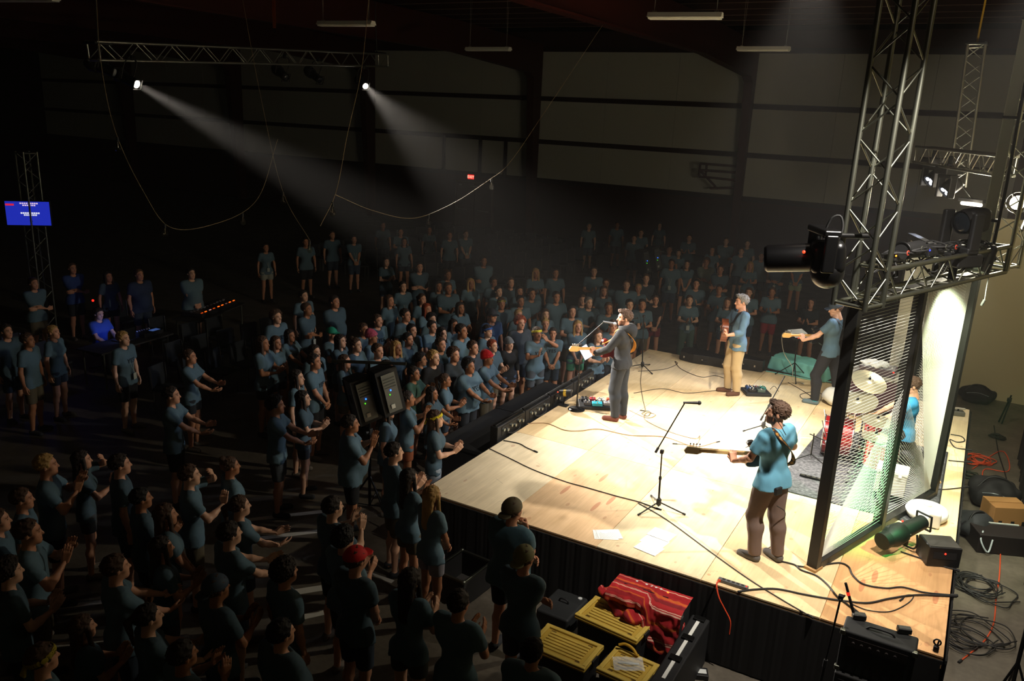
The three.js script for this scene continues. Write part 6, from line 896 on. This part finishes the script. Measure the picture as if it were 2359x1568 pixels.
// ---------------------------------------------------------------- gear on the floor beside the stage
function tote(label, c, turn, w, d, h) {
  const t = thing('storage_tote', label, 'tote', c, turn), y = M('#b8983a', 0.6), y2 = M('#c6a84a', 0.6);
  part(t, 'bin', extrude([[-w / 2 + 0.03, 0], [w / 2 - 0.03, 0], [w / 2, h], [-w / 2, h]], d - 0.06, 0.015), M('#121214', 0.6));
  const lid = part(t, 'lid', rbox(w + 0.06, 0.035, d + 0.06, 0.015, 0, h + 0.03, 0), y, 'yellow ribbed lid');
  part(lid, 'rim', merge([rbox(w + 0.06, 0.03, 0.05, 0.01, 0, h + 0.055, d / 2), rbox(w + 0.06, 0.03, 0.05, 0.01, 0, h + 0.055, -d / 2), rbox(0.05, 0.03, d, 0.01, w / 2, h + 0.055, 0), rbox(0.05, 0.03, d, 0.01, -w / 2, h + 0.055, 0)]), y2);
  for (let i = 0; i < 6; i++) part(lid, 'rib', rbox(w - 0.14, 0.016, 0.032, 0.006, 0, h + 0.052, -d / 2 + 0.08 + i * (d - 0.16) / 5), y2);
  for (const s of [-1, 1]) part(t, 'latch', rbox(0.02, 0.06, 0.12, 0.005, s * (w / 2 + 0.035), h + 0.02, 0), BLACK);
  for (let i = 0; i < 4; i++) part(lid, 'slot', box(0.05, 0.004, 0.02, (i & 1 ? 1 : -1) * (w / 2 - 0.09), h + 0.0495, (i & 2 ? 1 : -1) * (d / 2 - 0.05)), M('#5d4410', 0.8));
}
const totes = (a, b, c, d, Y) => { const p = [a, b, c, d].map((q) => pix(...q, { Y })), m = p[0].clone().add(p[1]).add(p[2]).add(p[3]).multiplyScalar(0.25), x = p[1].clone().sub(p[0]).add(p[2].clone().sub(p[3])).multiplyScalar(0.5), z = p[3].clone().sub(p[0]).add(p[2].clone().sub(p[1])).multiplyScalar(0.5); return { m, turn: -Math.atan2(x.z, x.x), w: x.length(), d: z.length() }; };
{
  const a = totes([1366, 1370], [1500, 1432], [1478, 1484], [1328, 1424], 0.5), b = totes([1258, 1436], [1388, 1490], [1350, 1548], [1215, 1492], 0.42), c = totes([1418, 1490], [1520, 1535], [1478, 1592], [1372, 1545], 0.42);
  tote('black tote with yellow lid beneath the end of the red blanket', a.m.clone().setY(0.0), a.turn, a.w - 0.06, a.d - 0.06, 0.46); tote('black tote with orange-yellow lid next to the crowd', b.m.clone().setY(0), b.turn, b.w - 0.06, b.d - 0.06, 0.38); tote('black tote with yellow lid topped by clear plastic wrap', c.m.clone().setY(0), c.turn, c.w - 0.06, c.d - 0.06, 0.38);
  const f = thing('plastic_wrap', 'crumpled clear plastic wrap on a yellow lid', 'plastic', c.m.clone().setY(0.455), 0.5); const g = new THREE.PlaneGeometry(0.3, 0.2, 14, 10).rotateX(-Math.PI / 2), p = g.attributes.position; for (let i = 0; i < p.count; i++) p.setY(i, 0.015 + 0.03 * Math.abs(noise.noise(p.getX(i) * 14, p.getZ(i) * 14, 5))); g.computeVertexNormals(); part(f, 'film', g, M('#e8f2f8', 0.25, 0, { transparent: true, opacity: 0.35 })); part(f, 'twist', tube([V(-.1, .03, 0), V(0, .05, .03), V(.1, .03, .01)], 0.012, 14, 5), M('#dfe9ee', 0.25, 0, { transparent: true, opacity: 0.5 }));
  const st = thing('yellow_strap', 'short yellow strap at the corner of the wrapped tote', 'strap', pix(1440, 1487, { Y: 0.5 })); part(st, 'webbing', tube([V(-.06, 0, .02), V(0, .02, 0), V(.08, .01, .01), V(.14, -.03, .03)], 0.016, 18, 6), M('#b98d18', 0.7)); part(st, 'end', rbox(0.04, 0.01, 0.03, 0.003, 0.14, -0.03, 0.03), M('#b98d18', 0.7));
}
{ // amplifier under a red striped blanket
  const stripes = canvasTex(256, 512, (c, w, h) => { c.fillStyle = '#a31a1e'; c.fillRect(0, 0, w, h); const b = [[10, 26, '#b8481c'], [60, 10, '#d8a890'], [76, 6, '#d8a890'], [120, 40, '#8a1018'], [170, 20, '#c05a1c'], [200, 60, '#a8161c'], [270, 10, '#dcb09a'], [286, 6, '#dcb09a'], [330, 40, '#7a0e16'], [380, 26, '#c0551c'], [430, 40, '#9c141a'], [480, 9, '#d8a890']]; for (const [y, t, col] of b) { c.fillStyle = col; c.fillRect(0, y, w, t); } const im = c.getImageData(0, 0, w, h); for (let i = 0; i < im.data.length; i += 4) { const n = ((i * 7919) % 31) - 15; im.data[i] += n; im.data[i + 1] += n * 0.6; im.data[i + 2] += n * 0.6; } c.putImageData(im, 0, 0); });
  const bm = new THREE.MeshStandardMaterial({ map: stripes, roughness: 0.95, side: THREE.DoubleSide });
  const a = pix(1420, 1312, { Y: 0.8 }), b = pix(1578, 1365, { Y: 0.8 }); const at = V((a.x + b.x) / 2 + 0.06, 0, 0.27);
  const amp = thing('bass_amplifier', 'black bass amplifier with white knobs beneath the red blanket', 'amplifier', V(at.x, 0, at.z)); part(amp, 'cabinet', rbox(0.8, 0.72, 0.34, 0.02, 0, 0.37, 0), M('#131313', 0.7)); part(amp, 'front_cloth', box(0.76, 0.6, 0.01, 0, 0.36, 0.172), M('#3d0e14', 0.95)); part(amp, 'control_panel', box(0.5, 0.05, 0.01, -0.05, 0.735, 0.0).rotateX(0), BLACK); for (let i = 0; i < 6; i++) part(amp, 'knob', new THREE.CylinderGeometry(0.014, 0.016, 0.025, 10).translate(-0.2 + i * 0.055, 0.745, -0.12), M('#d8dcd6', 0.5)); part(amp, 'pilot_led', new THREE.SphereGeometry(0.014, 8, 6).translate(0.16, 0.75, -0.1), glow('#ff5a14', 5)); part(amp, 'corner', rbox(0.05, 0.05, 0.05, 0.01, 0.4, 0.72, 0.18), CHROME);  // maroon front has the shade inside the red blanket put into its colour
  const g = new THREE.PlaneGeometry(1, 1, 56, 60), p = g.attributes.position, uv = g.attributes.uv, W = 0.84, top = 0.38, drop = 0.46;
  for (let i = 0; i < p.count; i++) { const u = uv.getX(i), v = uv.getY(i), dr = drop * (0.16 + 0.84 * Math.min(1, Math.max(0, (u - 0.48) * 7))), s = v * (top + dr), x = (u - 0.5) * W; let y, z; const over = Math.max(0, s - (top - 0.06)); if (over <= 0) { z = -0.16 + s; y = 0.745; } else if (over < 0.1) { const q = over / 0.1 * 1.57; z = -0.16 + top - 0.06 + 0.06 * Math.sin(q); y = 0.745 - 0.06 * (1 - Math.cos(q)); } else { z = -0.16 + top + 0.1 * (over - 0.1); y = 0.685 - (over - 0.1); } const n = 0.035 * noise.noise(x * 9, s * 9, 3) + 0.02 * noise.noise(x * 21, s * 12, 8) + 0.012 * Math.sin(x * 26) * Math.min(1, over * 4); p.setXYZ(i, x + 0.05 * noise.noise(s * 3, 2, 1) * over, y + 0.008 + (over <= 0 ? Math.abs(n) * 0.5 : 0), z + (over > 0 ? n + 0.02 : 0)); }
  g.computeVertexNormals(); const bl = thing('blanket', 'red striped woven blanket thrown over the amplifier', 'blanket', V(at.x, 0, at.z)); part(bl, 'cloth', g, bm);
  const g2 = surf((x, y, z) => Math.max(ell(x, y, z, [0, 0.04, 0], [0.34, 0.09, 0.16]) + 0.04 * noise.noise(x * 9, y * 9, z * 9), -0.001 - y), [-.42, -.03, -.25], [.42, .2, .25], 0.014); uvXZ(g2, 2); const m2 = part(bl, 'fold', g2, bm); m2.position.copy(pix(1440, 1402, { Y: 0.52 }).sub(bl.position)); m2.rotation.y = -0.5;
  const g3 = surf((x, y, z) => ell(x, y, z, [0, 0, 0], [0.16, 0.3, 0.12]) + 0.04 * noise.noise(x * 9, y * 6, z * 9), [-.24, -.36, -.2], [.24, .36, .2], 0.016); uvXZ(g3, 2); const m3 = part(bl, 'fold', g3, bm); m3.position.copy(pix(1545, 1450, { Y: 0.4 }).sub(bl.position));
}
{ // flat black cases
  const q = totes([1290, 1345], [1350, 1368], [1320, 1432], [1235, 1400], 0.25), t = thing('flat_case', 'flat black textured case leaning by the totes', 'case', q.m.clone().setY(0), q.turn); part(t, 'shell', rbox(q.w, 0.24, q.d, 0.03, 0, 0.12, 0), M('#1b1d1d', 0.7)); part(t, 'handle', tube([V(-.06, .24, .0), V(-.04, .28, 0), V(.04, .28, 0), V(.06, .24, 0)], 0.01, 12, 6), BLACK); part(t, 'badge', new THREE.CylinderGeometry(0.025, 0.025, 0.01, 14).translate(q.w * 0.3, 0.243, -q.d * 0.3), M('#cfd2cf', 0.4));
  const e = totes([1046, 1264], [1112, 1290], [1090, 1350], [1018, 1318], 0.35), o = thing('road_case', 'open road case with aluminium edges on the floor beside the stage', 'case', e.m.clone().setY(0), e.turn), w = e.w, d = e.d; part(o, 'floor_panel', box(w, 0.02, d, 0, 0.03, 0), M('#33302d', 0.8)); for (const s of [-1, 1]) { part(o, 'side', box(w, 0.33, 0.015, 0, 0.19, s * d / 2), M('#1c1b1a', 0.7)); part(o, 'side', box(0.015, 0.33, d, s * w / 2, 0.19, 0), M('#1c1b1a', 0.7)); part(o, 'edge_rail', rbox(w + 0.04, 0.03, 0.03, 0.005, 0, 0.36, s * d / 2), ALU); part(o, 'edge_rail', rbox(0.03, 0.03, d, 0.005, s * w / 2, 0.36, 0), ALU); } for (let i = 0; i < 4; i++) part(o, 'corner_ball', new THREE.SphereGeometry(0.028, 10, 8).translate((i & 1 ? 1 : -1) * w / 2, 0.36, (i & 2 ? 1 : -1) * d / 2), ALU);
  const k = totes([1590, 1412], [1616, 1420], [1550, 1590], [1515, 1575], 0.55), r = thing('keyboard_case', 'long black case with aluminium rail strips behind the amplifier', 'case', k.m.clone().setY(0), k.turn); part(r, 'shell', rbox(Math.max(0.2, k.w), 0.54, k.d, 0.02, 0, 0.28, 0), M('#151516', 0.6)); for (let i = 0; i < 3; i++) { part(r, 'rail_strip', box(0.035, 0.008, k.d * 0.23, 0, 0.553, -k.d / 2 + k.d * (0.2 + i * 0.3)), M('#e4e4dc', 0.5)); part(r, 'latch', rbox(0.12, 0.03, 0.08, 0.008, 0, 0.56, -k.d / 2 + k.d * (0.05 + i * 0.3)), METALBLACK); }
}
{ // amplifier stack with pedals on top and a short microphone stand at the near corner of the stage
  const t = thing('guitar_amplifier', 'black guitar amplifier stack standing at the near corner of the stage', 'amplifier', V(5.44, 0, 0.42)); part(t, 'cabinet', rbox(0.62, 0.78, 0.34, 0.02, 0, 0.4, 0), M('#100f0f', 0.75)); part(t, 'grille_cloth', box(0.54, 0.66, 0.01, 0, 0.4, 0.171), M('#0b0b0b', 1)); part(t, 'head', rbox(0.62, 0.42, 0.27, 0.02, 0, 1.01, 0), M('#191a1a', 0.7)); part(t, 'head_panel', box(0.5, 0.09, 0.01, 0, 1.12, 0.135), M('#241d1a', 0.5)); for (const [x, y] of [[-.3, 1.2], [.3, 1.2], [-.3, 0.82], [.3, 0.82]]) part(t, 'corner', rbox(0.05, 0.05, 0.05, 0.012, x, y - 0.005, 0.12), ALU); for (let i = 0; i < 6; i++) part(t, 'knob', new THREE.CylinderGeometry(0.013, 0.014, 0.02, 10).rotateX(1.57).translate(-0.2 + i * 0.07, 1.12, 0.148), M('#2c2624', 0.5)); part(t, 'top_handle', tube([V(-.12, 1.22, 0), V(-.08, 1.25, 0), V(.08, 1.25, 0), V(.12, 1.22, 0)], 0.01, 14, 6), BLACK);
  for (const [x, y, l] of [[1978, 1424, 'small black box lying on the amplifier next to the microphone'], [2082, 1456, 'small black box lying on the far corner of the amplifier']]) { const p = thing('tuner_pedal', l, 'pedal', pix(x, y, { Y: 1.225 }), 0.35); part(p, 'case', rbox(0.12, 0.05, 0.07, 0.008, 0, 0.026, 0), M('#161616', 0.45)); part(p, 'plate', box(0.1, 0.002, 0.05, 0, 0.052, 0), M('#2e2d2c', 0.5)); }
  const b = V(5.0, 0, 0.62), tip = pix(1946, 1350, { D: depthOf(V(5.05, 1.4, 0.6)) }), j = pix(1937, 1375, { D: depthOf(V(5.05, 1.4, 0.6)) }); const ms = micStand('short microphone stand with red-lit microphone at the near corner amplifier', b, j, j.clone().add(V(0.0, -0.02, 0.03)), j.clone().add(V(0.03, 0.02, -0.02)), { nomic: 1 }); const q = (x, y) => pix(x, y, { D: depthOf(V(5.05, 1.4, 0.6)) }).sub(b); part(ms, 'microphone', rod(q(1948, 1342), q(1966, 1410), 0.012, 0.014, 12), M('#1d1d1d', 0.4)); part(ms, 'red_ring_led', rod(q(1953, 1363), q(1955, 1371), 0.0155, 0.0155, 12), glow('#d8301c', 1.2));
  const cl = thing('cable_clamp', 'small black clamp on the near rear corner of the stage', 'clamp', pix(2155, 1500, { Y: ST })); part(cl, 'jaw', rbox(0.05, 0.06, 0.04, 0.01, 0, 0.03, 0), METALBLACK); part(cl, 'screw', rod(V(0, 0.03, 0), V(0.01, 0.14, 0.02), 0.008), METALBLACK); part(cl, 'ring', new THREE.TorusGeometry(0.03, 0.008, 8, 16).translate(0, 0.1, 0), METALBLACK);
  const bt = thing('foot_switch', 'small silver and black foot switch on the floor below the stage edge', 'pedal', onFloor(1608, 1556), 0.4); part(bt, 'case', rbox(0.2, 0.06, 0.14, 0.01, 0, 0.03, 0), BLACK); part(bt, 'label_plate', box(0.1, 0.003, 0.07, 0.03, 0.061, 0), M('#c9ccc9', 0.4));
}
// ---------------------------------------------------------------- behind the stage: bags, boxes, cable heaps
{
  const bag = (label, x, y, rx, ry, rz, c, turn = 0) => { const t = thing('bag', label, 'bag', onFloor(x, y), turn); part(t, 'body', surf((a, b, d) => Math.max(ell(a, b, d, [0, ry * 0.8, 0], [rx, ry, rz]) + 0.05 * noise.noise(a * 5 + x, b * 5, d * 5), 0.003 - b), [-rx - .1, -.02, -rz - .1], [rx + .1, ry * 2 + .1, rz + .1], 0.024), M(c, 0.8)); part(t, 'strap', tube([V(-rx * .7, ry * 1.2, rz * .4), V(-rx * .3, ry * 1.9, rz * .2), V(rx * .3, ry * 1.9, rz * .1), V(rx * .7, ry * 1.2, 0)], 0.015, 20, 6), BLACK); part(t, 'zip', tube([V(-rx * .6, ry * 1.1, rz * .8), V(0, ry * 1.35, rz * .95), V(rx * .6, ry * 1.1, rz * .8)], 0.007, 16, 5), M('#8d9499', 0.4, 0.5)); };
  bag('large black equipment bag on the floor behind the stage', 2285, 1160, 0.36, 0.24, 0.4, '#0e0e10'); bag('dark grey backpack lying behind the stage', 2238, 1232, 0.26, 0.2, 0.28, '#222528', 0.6); bag('black padded bag by the rear wall end of the stage', 2248, 925, 0.35, 0.2, 0.25, '#0d0c0b');
  const bx = thing('cardboard_box', 'brown cardboard box with black tape behind the stage', 'box', pix(2305, 1212, { Y: 0 }), 0.5); part(bx, 'carton', rbox(0.5, 0.34, 0.36, 0.006, 0, 0.22, 0), M('#9c6f3d', 0.85)); for (const [x, z] of [[-.14, .183], [.04, .183], [.2, .183]]) part(bx, 'tape', box(0.05, 0.12, 0.004, x, 0.12, z), BLACK); part(bx, 'flap', box(0.5, 0.006, 0.17, 0, 0.395, -0.09), M('#a87a46', 0.85));
  const cr = thing('equipment_chest', 'low black chest with white-edged lid behind the stage', 'chest', onFloor(2300, 1262), 0.4); part(cr, 'body', rbox(0.75, 0.28, 0.4, 0.015, 0, 0.14, 0), M('#150c0b', 0.6)); part(cr, 'edge', box(0.5, 0.02, 0.02, 0.05, 0.285, -0.19), M('#d9dcd8', 0.5)); part(cr, 'corner_strap', tube([V(-.3, .29, .1), V(-.36, .2, .22), V(-.26, .05, .26), V(-.2, .22, .2)], 0.012, 18, 6), M('#b9c4c8', 0.5));
  const heap = (label, x, y, n, rad, c, seed, r = 0.009) => { const g = rng(seed), o = onFloor(x, y), t = thing('cable_heap', label, 'cable', o); for (let k = 0; k < n; k++) { const pts = [], R = rad * (0.5 + g() * 0.6), cx = (g() - 0.5) * rad, cz = (g() - 0.5) * rad; for (let i = 0; i < 13; i++) { const a = i * 0.9 + g() * 0.4; pts.push(V(cx + Math.cos(a) * R * (0.8 + g() * 0.4), 0.012 + k * 0.006 + g() * 0.02, cz + Math.sin(a) * R * (0.8 + g() * 0.4))); } part(t, 'loop', tube(pts, r, 90, 5), M(c, 0.6)); } };
  heap('heap of orange extension cord on the floor behind the stage', 2250, 1060, 4, 0.26, '#d4481d', 5); heap('tangle of black cables on the floor behind the stage corner', 2262, 1350, 6, 0.3, '#141414', 6, 0.008); heap('wide tangle of dark cables near the rear stage corner', 2240, 1470, 6, 0.33, '#191613', 7, 0.008); heap('dark coil of cable by the rear wall passage', 2300, 1010, 4, 0.18, '#15120f', 8); heap('small tangle of green and black cable behind the stage', 2225, 1095, 3, 0.16, '#1e2a1c', 9);
  cable('orange extension cord trailing along the floor behind the stage', [[2305, 1270], [2302, 1330], [2295, 1370], [2290, 1430], [2272, 1470], [2240, 1500], [2215, 1520]], 0.009, '#c4471c', 0); cable('orange extension cord stretching from the orange heap to the wall', [[2240, 1080], [2300, 1040], [2320, 1050], [2322, 1085], [2270, 1080], [2262, 1105]], 0.009, '#d4481d', 0);
  cable('long black cable on the floor along the wall passage', [[2290, 980], [2300, 1040], [2318, 1100], [2325, 1150]], 0.01, '#12100e', 0); cable('black cable bundle on the floor by the stage skirt', [[1700, 1500], [1760, 1515], [1840, 1525], [1900, 1545]], 0.014, '#16130f', 0);
  const st = thing('folded_stand', 'folded black stand leaning on the floor behind the stage', 'stand', onFloor(2300, 975)); part(st, 'tube', rod(V(0, 0.03, 0), V(0.12, 0.6, -0.1), 0.016), METALBLACK); part(st, 'tube', rod(V(0.05, 0.03, 0.1), V(0.13, 0.55, -0.08), 0.014), METALBLACK); part(st, 'hub', rbox(0.08, 0.08, 0.08, 0.02, 0.1, 0.5, -0.08), BLACK);
}
// ---------------------------------------------------------------- sound desk at the back, screen, chairs
{
  const c = pix(66, 491, { D: 18 }), t = thing('video_screen', 'blue lit screen mounted on the truss tower by the sound desk', 'screen', c, 0.72); t.rotation.z = 0.0;
  const scr = canvasTex(512, 300, (k, w, h) => { k.fillStyle = '#2230b8'; k.fillRect(0, 0, w, h); k.filter = 'none'; k.fillStyle = '#e02848'; k.fillRect(4, 30, 100, 24); k.fillStyle = '#f4d8f4'; for (let i = 0; i < 9; i++) k.fillRect(170 + i * 24, 14, 18, 18); for (let i = 0; i < 6; i++) k.fillRect(200 + i * 26, 40, 20, 16); k.fillStyle = '#f0f2ff'; for (let i = 0; i < 9; i++) k.fillRect(170 + i * 25, 136, 20, 20); for (let i = 0; i < 6; i++) k.fillRect(205 + i * 26, 162, 21, 18); });
  part(t, 'housing', rbox(0.94, 0.57, 0.06, 0.012), BLACK); part(t, 'screen_face', new THREE.PlaneGeometry(0.89, 0.52).translate(0, 0, 0.033), new THREE.MeshStandardMaterial({ color: 0x000000, emissive: 0xffffff, emissiveMap: scr, emissiveIntensity: 0.9, roughness: 0.4 })); part(t, 'bracket', rbox(0.2, 0.2, 0.12, 0.02, 0, 0, -0.08), METALBLACK);
  const rl = new THREE.RectAreaLight('#3a4cff', 0.5, 0.89, 0.52); rl.name = 'screen_light'; rl.position.copy(c).add(V(Math.sin(0.72), 0, Math.cos(0.72)).multiplyScalar(0.05)); rl.rotation.y = 0.72 + Math.PI; scene.add(rl);
  const desk = (label, p, turn, w) => { const d = thing('sound_desk_table', label, 'table', p, turn); part(d, 'top', box(w, 0.03, 0.7, 0, 0.74, 0), M('#23211f', 0.7)); for (const [x, z] of [[-1, -1], [1, -1], [-1, 1], [1, 1]]) part(d, 'leg', rod(V(x * (w / 2 - 0.1), 0, z * 0.28), V(x * (w / 2 - 0.1), 0.73, z * 0.28), 0.018), ALU); return d; };
  const man = pix(226, 722, { Y: 1.22 }).setY(0), look = Math.atan2(2 - man.x, -3.5 - man.z); const fwd = V(Math.sin(look), 0, Math.cos(look)), side = V(fwd.z, 0, -fwd.x);
  const seated = figure('operator', { ...builds.m, P: { L: [[0.12, 1.08, 0.36], [-0.1, -0.2, 1], [0, -1, 0], 0.4], R: [[-0.12, 1.08, 0.36], [0.1, -0.2, 1], [0, -1, 0], 0.4] }, c: 0.021, hc: 0.0085, hh: 0.0078, seat: 1, head: { yaw: 0, pitch: 0.2 }, legs: { L: { k: [0.14, 0.93, 0.4], a: [0.14, 0.51, 0.44], t: [0.16, 0.455, 0.58] }, R: { k: [-0.14, 0.93, 0.4], a: [-0.14, 0.51, 0.44], t: [-0.16, 0.455, 0.58] } } });
  person({ fig: seated, at: man.clone().setY(-0.42), turn: look, h: 1.75, skin: 3, hair: 'short', hairc: 'dark', top: '#3454a8', legs: 'pants', legc: '#20242c', label: 'operator seated at the sound desk, face lit blue by a laptop' });
  const ch = thing('desk_chair', 'black chair under the seated operator', 'chair', man.clone()); part(ch, 'seat', rbox(0.44, 0.06, 0.44, 0.02, 0, 0.4, 0), BLACK); part(ch, 'post', rod(V(0, 0.05, 0), V(0, 0.38, 0), 0.03), METALBLACK); for (let i = 0; i < 5; i++) part(ch, 'leg', rod(V(0, 0.08, 0), V(Math.cos(i * 1.257) * 0.28, 0.03, Math.sin(i * 1.257) * 0.28), 0.016), METALBLACK);
  const dp = man.clone().addScaledVector(fwd, 0.75); desk('black folding table with the laptop of the operator', dp, look, 1.8);
  const lp = thing('laptop', 'open dark laptop facing the seated operator', 'laptop', dp.clone().addScaledVector(fwd, -0.1).setY(0.757), look); part(lp, 'base', rbox(0.36, 0.02, 0.25, 0.006, 0, 0.01, 0), M('#2a2a2c', 0.4)); part(lp, 'lid', rbox(0.36, 0.25, 0.012, 0.005, 0, 0.135, 0.155).rotateX(0.0), M('#111113', 0.4)); part(lp, 'screen_face', new THREE.PlaneGeometry(0.34, 0.22).rotateY(Math.PI).translate(0, 0.135, 0.147), glow('#7f9bff', 1.5));
  const ll = new THREE.RectAreaLight('#6f88ff', 6, 0.34, 0.22); ll.name = 'laptop_light'; ll.position.copy(lp.position).addScaledVector(fwd, 0.14).add(V(0, 0.14, 0)); ll.rotation.y = look; scene.add(ll);
  const mc = pix(484, 706, { Y: 0.85 }).setY(0); desk('long black table carrying the lit mixing console', mc, look + 0.2, 2.0);
  const mx = thing('mixing_console', 'wide mixing console with glowing orange meters', 'mixer', mc.clone().setY(0.757), look + 0.2); part(mx, 'body', rbox(1.5, 0.1, 0.55, 0.02, 0, 0.06, 0), M('#1d1d20', 0.5)); for (let i = 0; i < 16; i++) part(mx, 'fader', rbox(0.02, 0.02, 0.05, 0.004, -0.68 + i * 0.09, 0.12, -0.05 + 0.02 * (i % 3)), M('#9a9aa0', 0.5)); const r = rng(3); for (let i = 0; i < 9; i++) part(mx, 'meter_led', box(0.07, 0.012, 0.02, -0.7 + i * 0.17 + r() * 0.03, 0.117, 0.22), glow(i % 4 === 2 ? '#8c5a50' : '#ff5a12', i % 3 ? 2.4 : 0.6));
  const m2 = thing('lighting_console', 'small lighting console with bluish screens on the operator table', 'console', dp.clone().addScaledVector(side, 0.55).setY(0.757), look); part(m2, 'body', rbox(0.5, 0.09, 0.36, 0.015, 0, 0.045, 0), M('#19191c', 0.5)); part(m2, 'touch_screen', rbox(0.2, 0.01, 0.12, 0.003, 0.1, 0.093, 0.08), glow('#5a7fd0', 0.35)); for (let i = 0; i < 6; i++) part(m2, 'fader', rbox(0.015, 0.02, 0.04, 0.003, -0.2 + i * 0.06, 0.1, -0.08), WHITEP);
  const rd = thing('desk_lamp', 'tiny red standby lamp on a post behind the operator', 'lamp', pix(214, 692, { D: depthOf(man) + 0.6 }).setY(0)); const ry = pix(214, 692, { D: depthOf(man) + 0.6 }).y; part(rd, 'post', rod(V(0, 0, 0), V(0, ry, 0), 0.012), METALBLACK); part(rd, 'base', new THREE.CylinderGeometry(0.1, 0.11, 0.02, 16).translate(0, 0.01, 0), METALBLACK); part(rd, 'led', new THREE.SphereGeometry(0.025, 8, 6).translate(0, ry, 0), glow('#ff1a10', 4));
}
{ // rows of stacking chairs
  const seat = rbox(0.44, 0.05, 0.42, 0.02, 0, 0.45, 0), back = rbox(0.42, 0.42, 0.035, 0.016, 0, 0.68, -0.21).rotateX(-0.08), leg = rod(V(0, 0, 0), V(0, 0.44, 0), 0.0105, 0.0105, 6), up = rod(V(0, 0.42, 0), V(0, 0.86, -0.03), 0.0105, 0.0105, 6), pad = M('#141a20', 0.8), tubeM = M('#b8bab8', 0.25, 1);
  let first; const add1 = (x, z, label, group) => {
    let t; if (first) { t = first.clone(); t.name = numbered('stacking_chair'); t.userData = { label, category: 'chair', group }; scene.add(t); }
    else { t = first = thing('stacking_chair', label, 'chair', V(0, 0, 0), 0, group); part(t, 'seat', seat, pad); part(t, 'backrest', back, pad); for (const [a, b] of [[-.2, -.18], [.2, -.18], [-.2, .18], [.2, .18]]) { const m = part(t, 'leg', leg, tubeM); m.position.set(a, 0, b); } for (const a of [-.2, .2]) { const m = part(t, 'back_tube', up, tubeM); m.position.set(a, 0, -0.2); } }
    t.position.set(x, 0, z); t.rotation.y = Math.atan2(2.4 - x, -3.6 - z); };
  const r = rng(8), people = scene.children.filter((o) => o.name.startsWith('person')).map((o) => o.position), solid = scene.children.filter((o) => /table|stand|truss|desk_chair|desk_lamp/.test(o.name)).map((o) => o.position);
  const free = (x, z) => people.every((p) => Math.hypot(p.x - x, p.z - z) > 0.48) && solid.every((p) => Math.hypot(p.x - x, p.z - z) > 1.1);
  for (let i = 0; i < 6; i++) for (let j = 0; j < 9; j++) { const x = -11.6 + i * 0.95, z = -4.6 + j * 0.62 - i * 0.12; if (free(x, z)) add1(x + r() * 0.08, z, 'dark padded chair with chrome legs in the rows by the sound desk', 'chairs by the sound desk'); }
  for (let i = 0; i < 8; i++) for (let j = 0; j < 14; j++) { const x = -14 + i * 1.0, z = -21 + j * 0.62; if (free(x, z)) add1(x + r() * 0.08, z, 'dark padded chair with chrome legs in the rows at the back', 'chairs at the back of the hall'); }
}
// ---------------------------------------------------------------- strings of clear bulbs hung across the hall
function bulbString(label, pts, bulbs, D0) {
  const P = pts.map(([x, y, D]) => pix(x, y, { D })), o = P[0].clone(), t = thing('bulb_string', label, 'string light', o), cv = new THREE.CatmullRomCurve3(P.map((p) => p.clone().sub(o))); part(t, 'cord', new THREE.TubeGeometry(cv, 90, 0.005, 6), M('#8a7656', 0.7));
  for (const s of bulbs) { const p = cv.getPoint(s), b = part(t, 'socket', new THREE.CylinderGeometry(0.02, 0.024, 0.07, 10).translate(p.x, p.y - 0.04, p.z), BLACK); part(b, 'bulb', lathe([[0.014, 0], [0.02, -0.03], [0.045, -0.08], [0.05, -0.11], [0.035, -0.15], [0, -0.165]], 16).translate(p.x, p.y - 0.075, p.z), M('#e8e4d8', 0.05, 0, { transmission: 1, thickness: 0, ior: 1.5 })); part(b, 'filament_post', rod(V(p.x, p.y - 0.08, p.z), V(p.x, p.y - 0.17, p.z), 0.004, 0.004, 5), CHROME); }
}
bulbString('string of clear bulbs sagging from the roof frame to the middle of the hall', [[1388, 58, 18.5], [1270, 235, 17.8], [1165, 385, 17], [1130, 412, 16.6], [1040, 470, 16], [955, 502, 15.5], [860, 485, 14.6], [772, 448, 13.6]], [0.42, 0.66]);
bulbString('string of clear bulbs dropping steeply from the roof past the lamp truss', [[850, -8, 13.4], [832, 165, 13.2], [800, 310, 13], [772, 448, 12.8], [738, 520, 12.6]], [0.8]);
bulbString('dim string of clear bulbs on the side of the hall by the sound desk', [[222, -5, 12.5], [232, 140, 12.6], [265, 300, 13], [330, 440, 13.4], [390, 522, 13.8], [500, 514, 14.6], [590, 462, 15.4], [640, 320, 16]], [0.3, 0.55, 0.8]);
bulbString('dim string of clear bulbs behind the lamp truss', [[545, -80, 16.2], [600, 220, 15.8], [655, 450, 15.2], [715, 556, 14.6]], [0.65, 0.99]);
renderer.render(scene, camera);
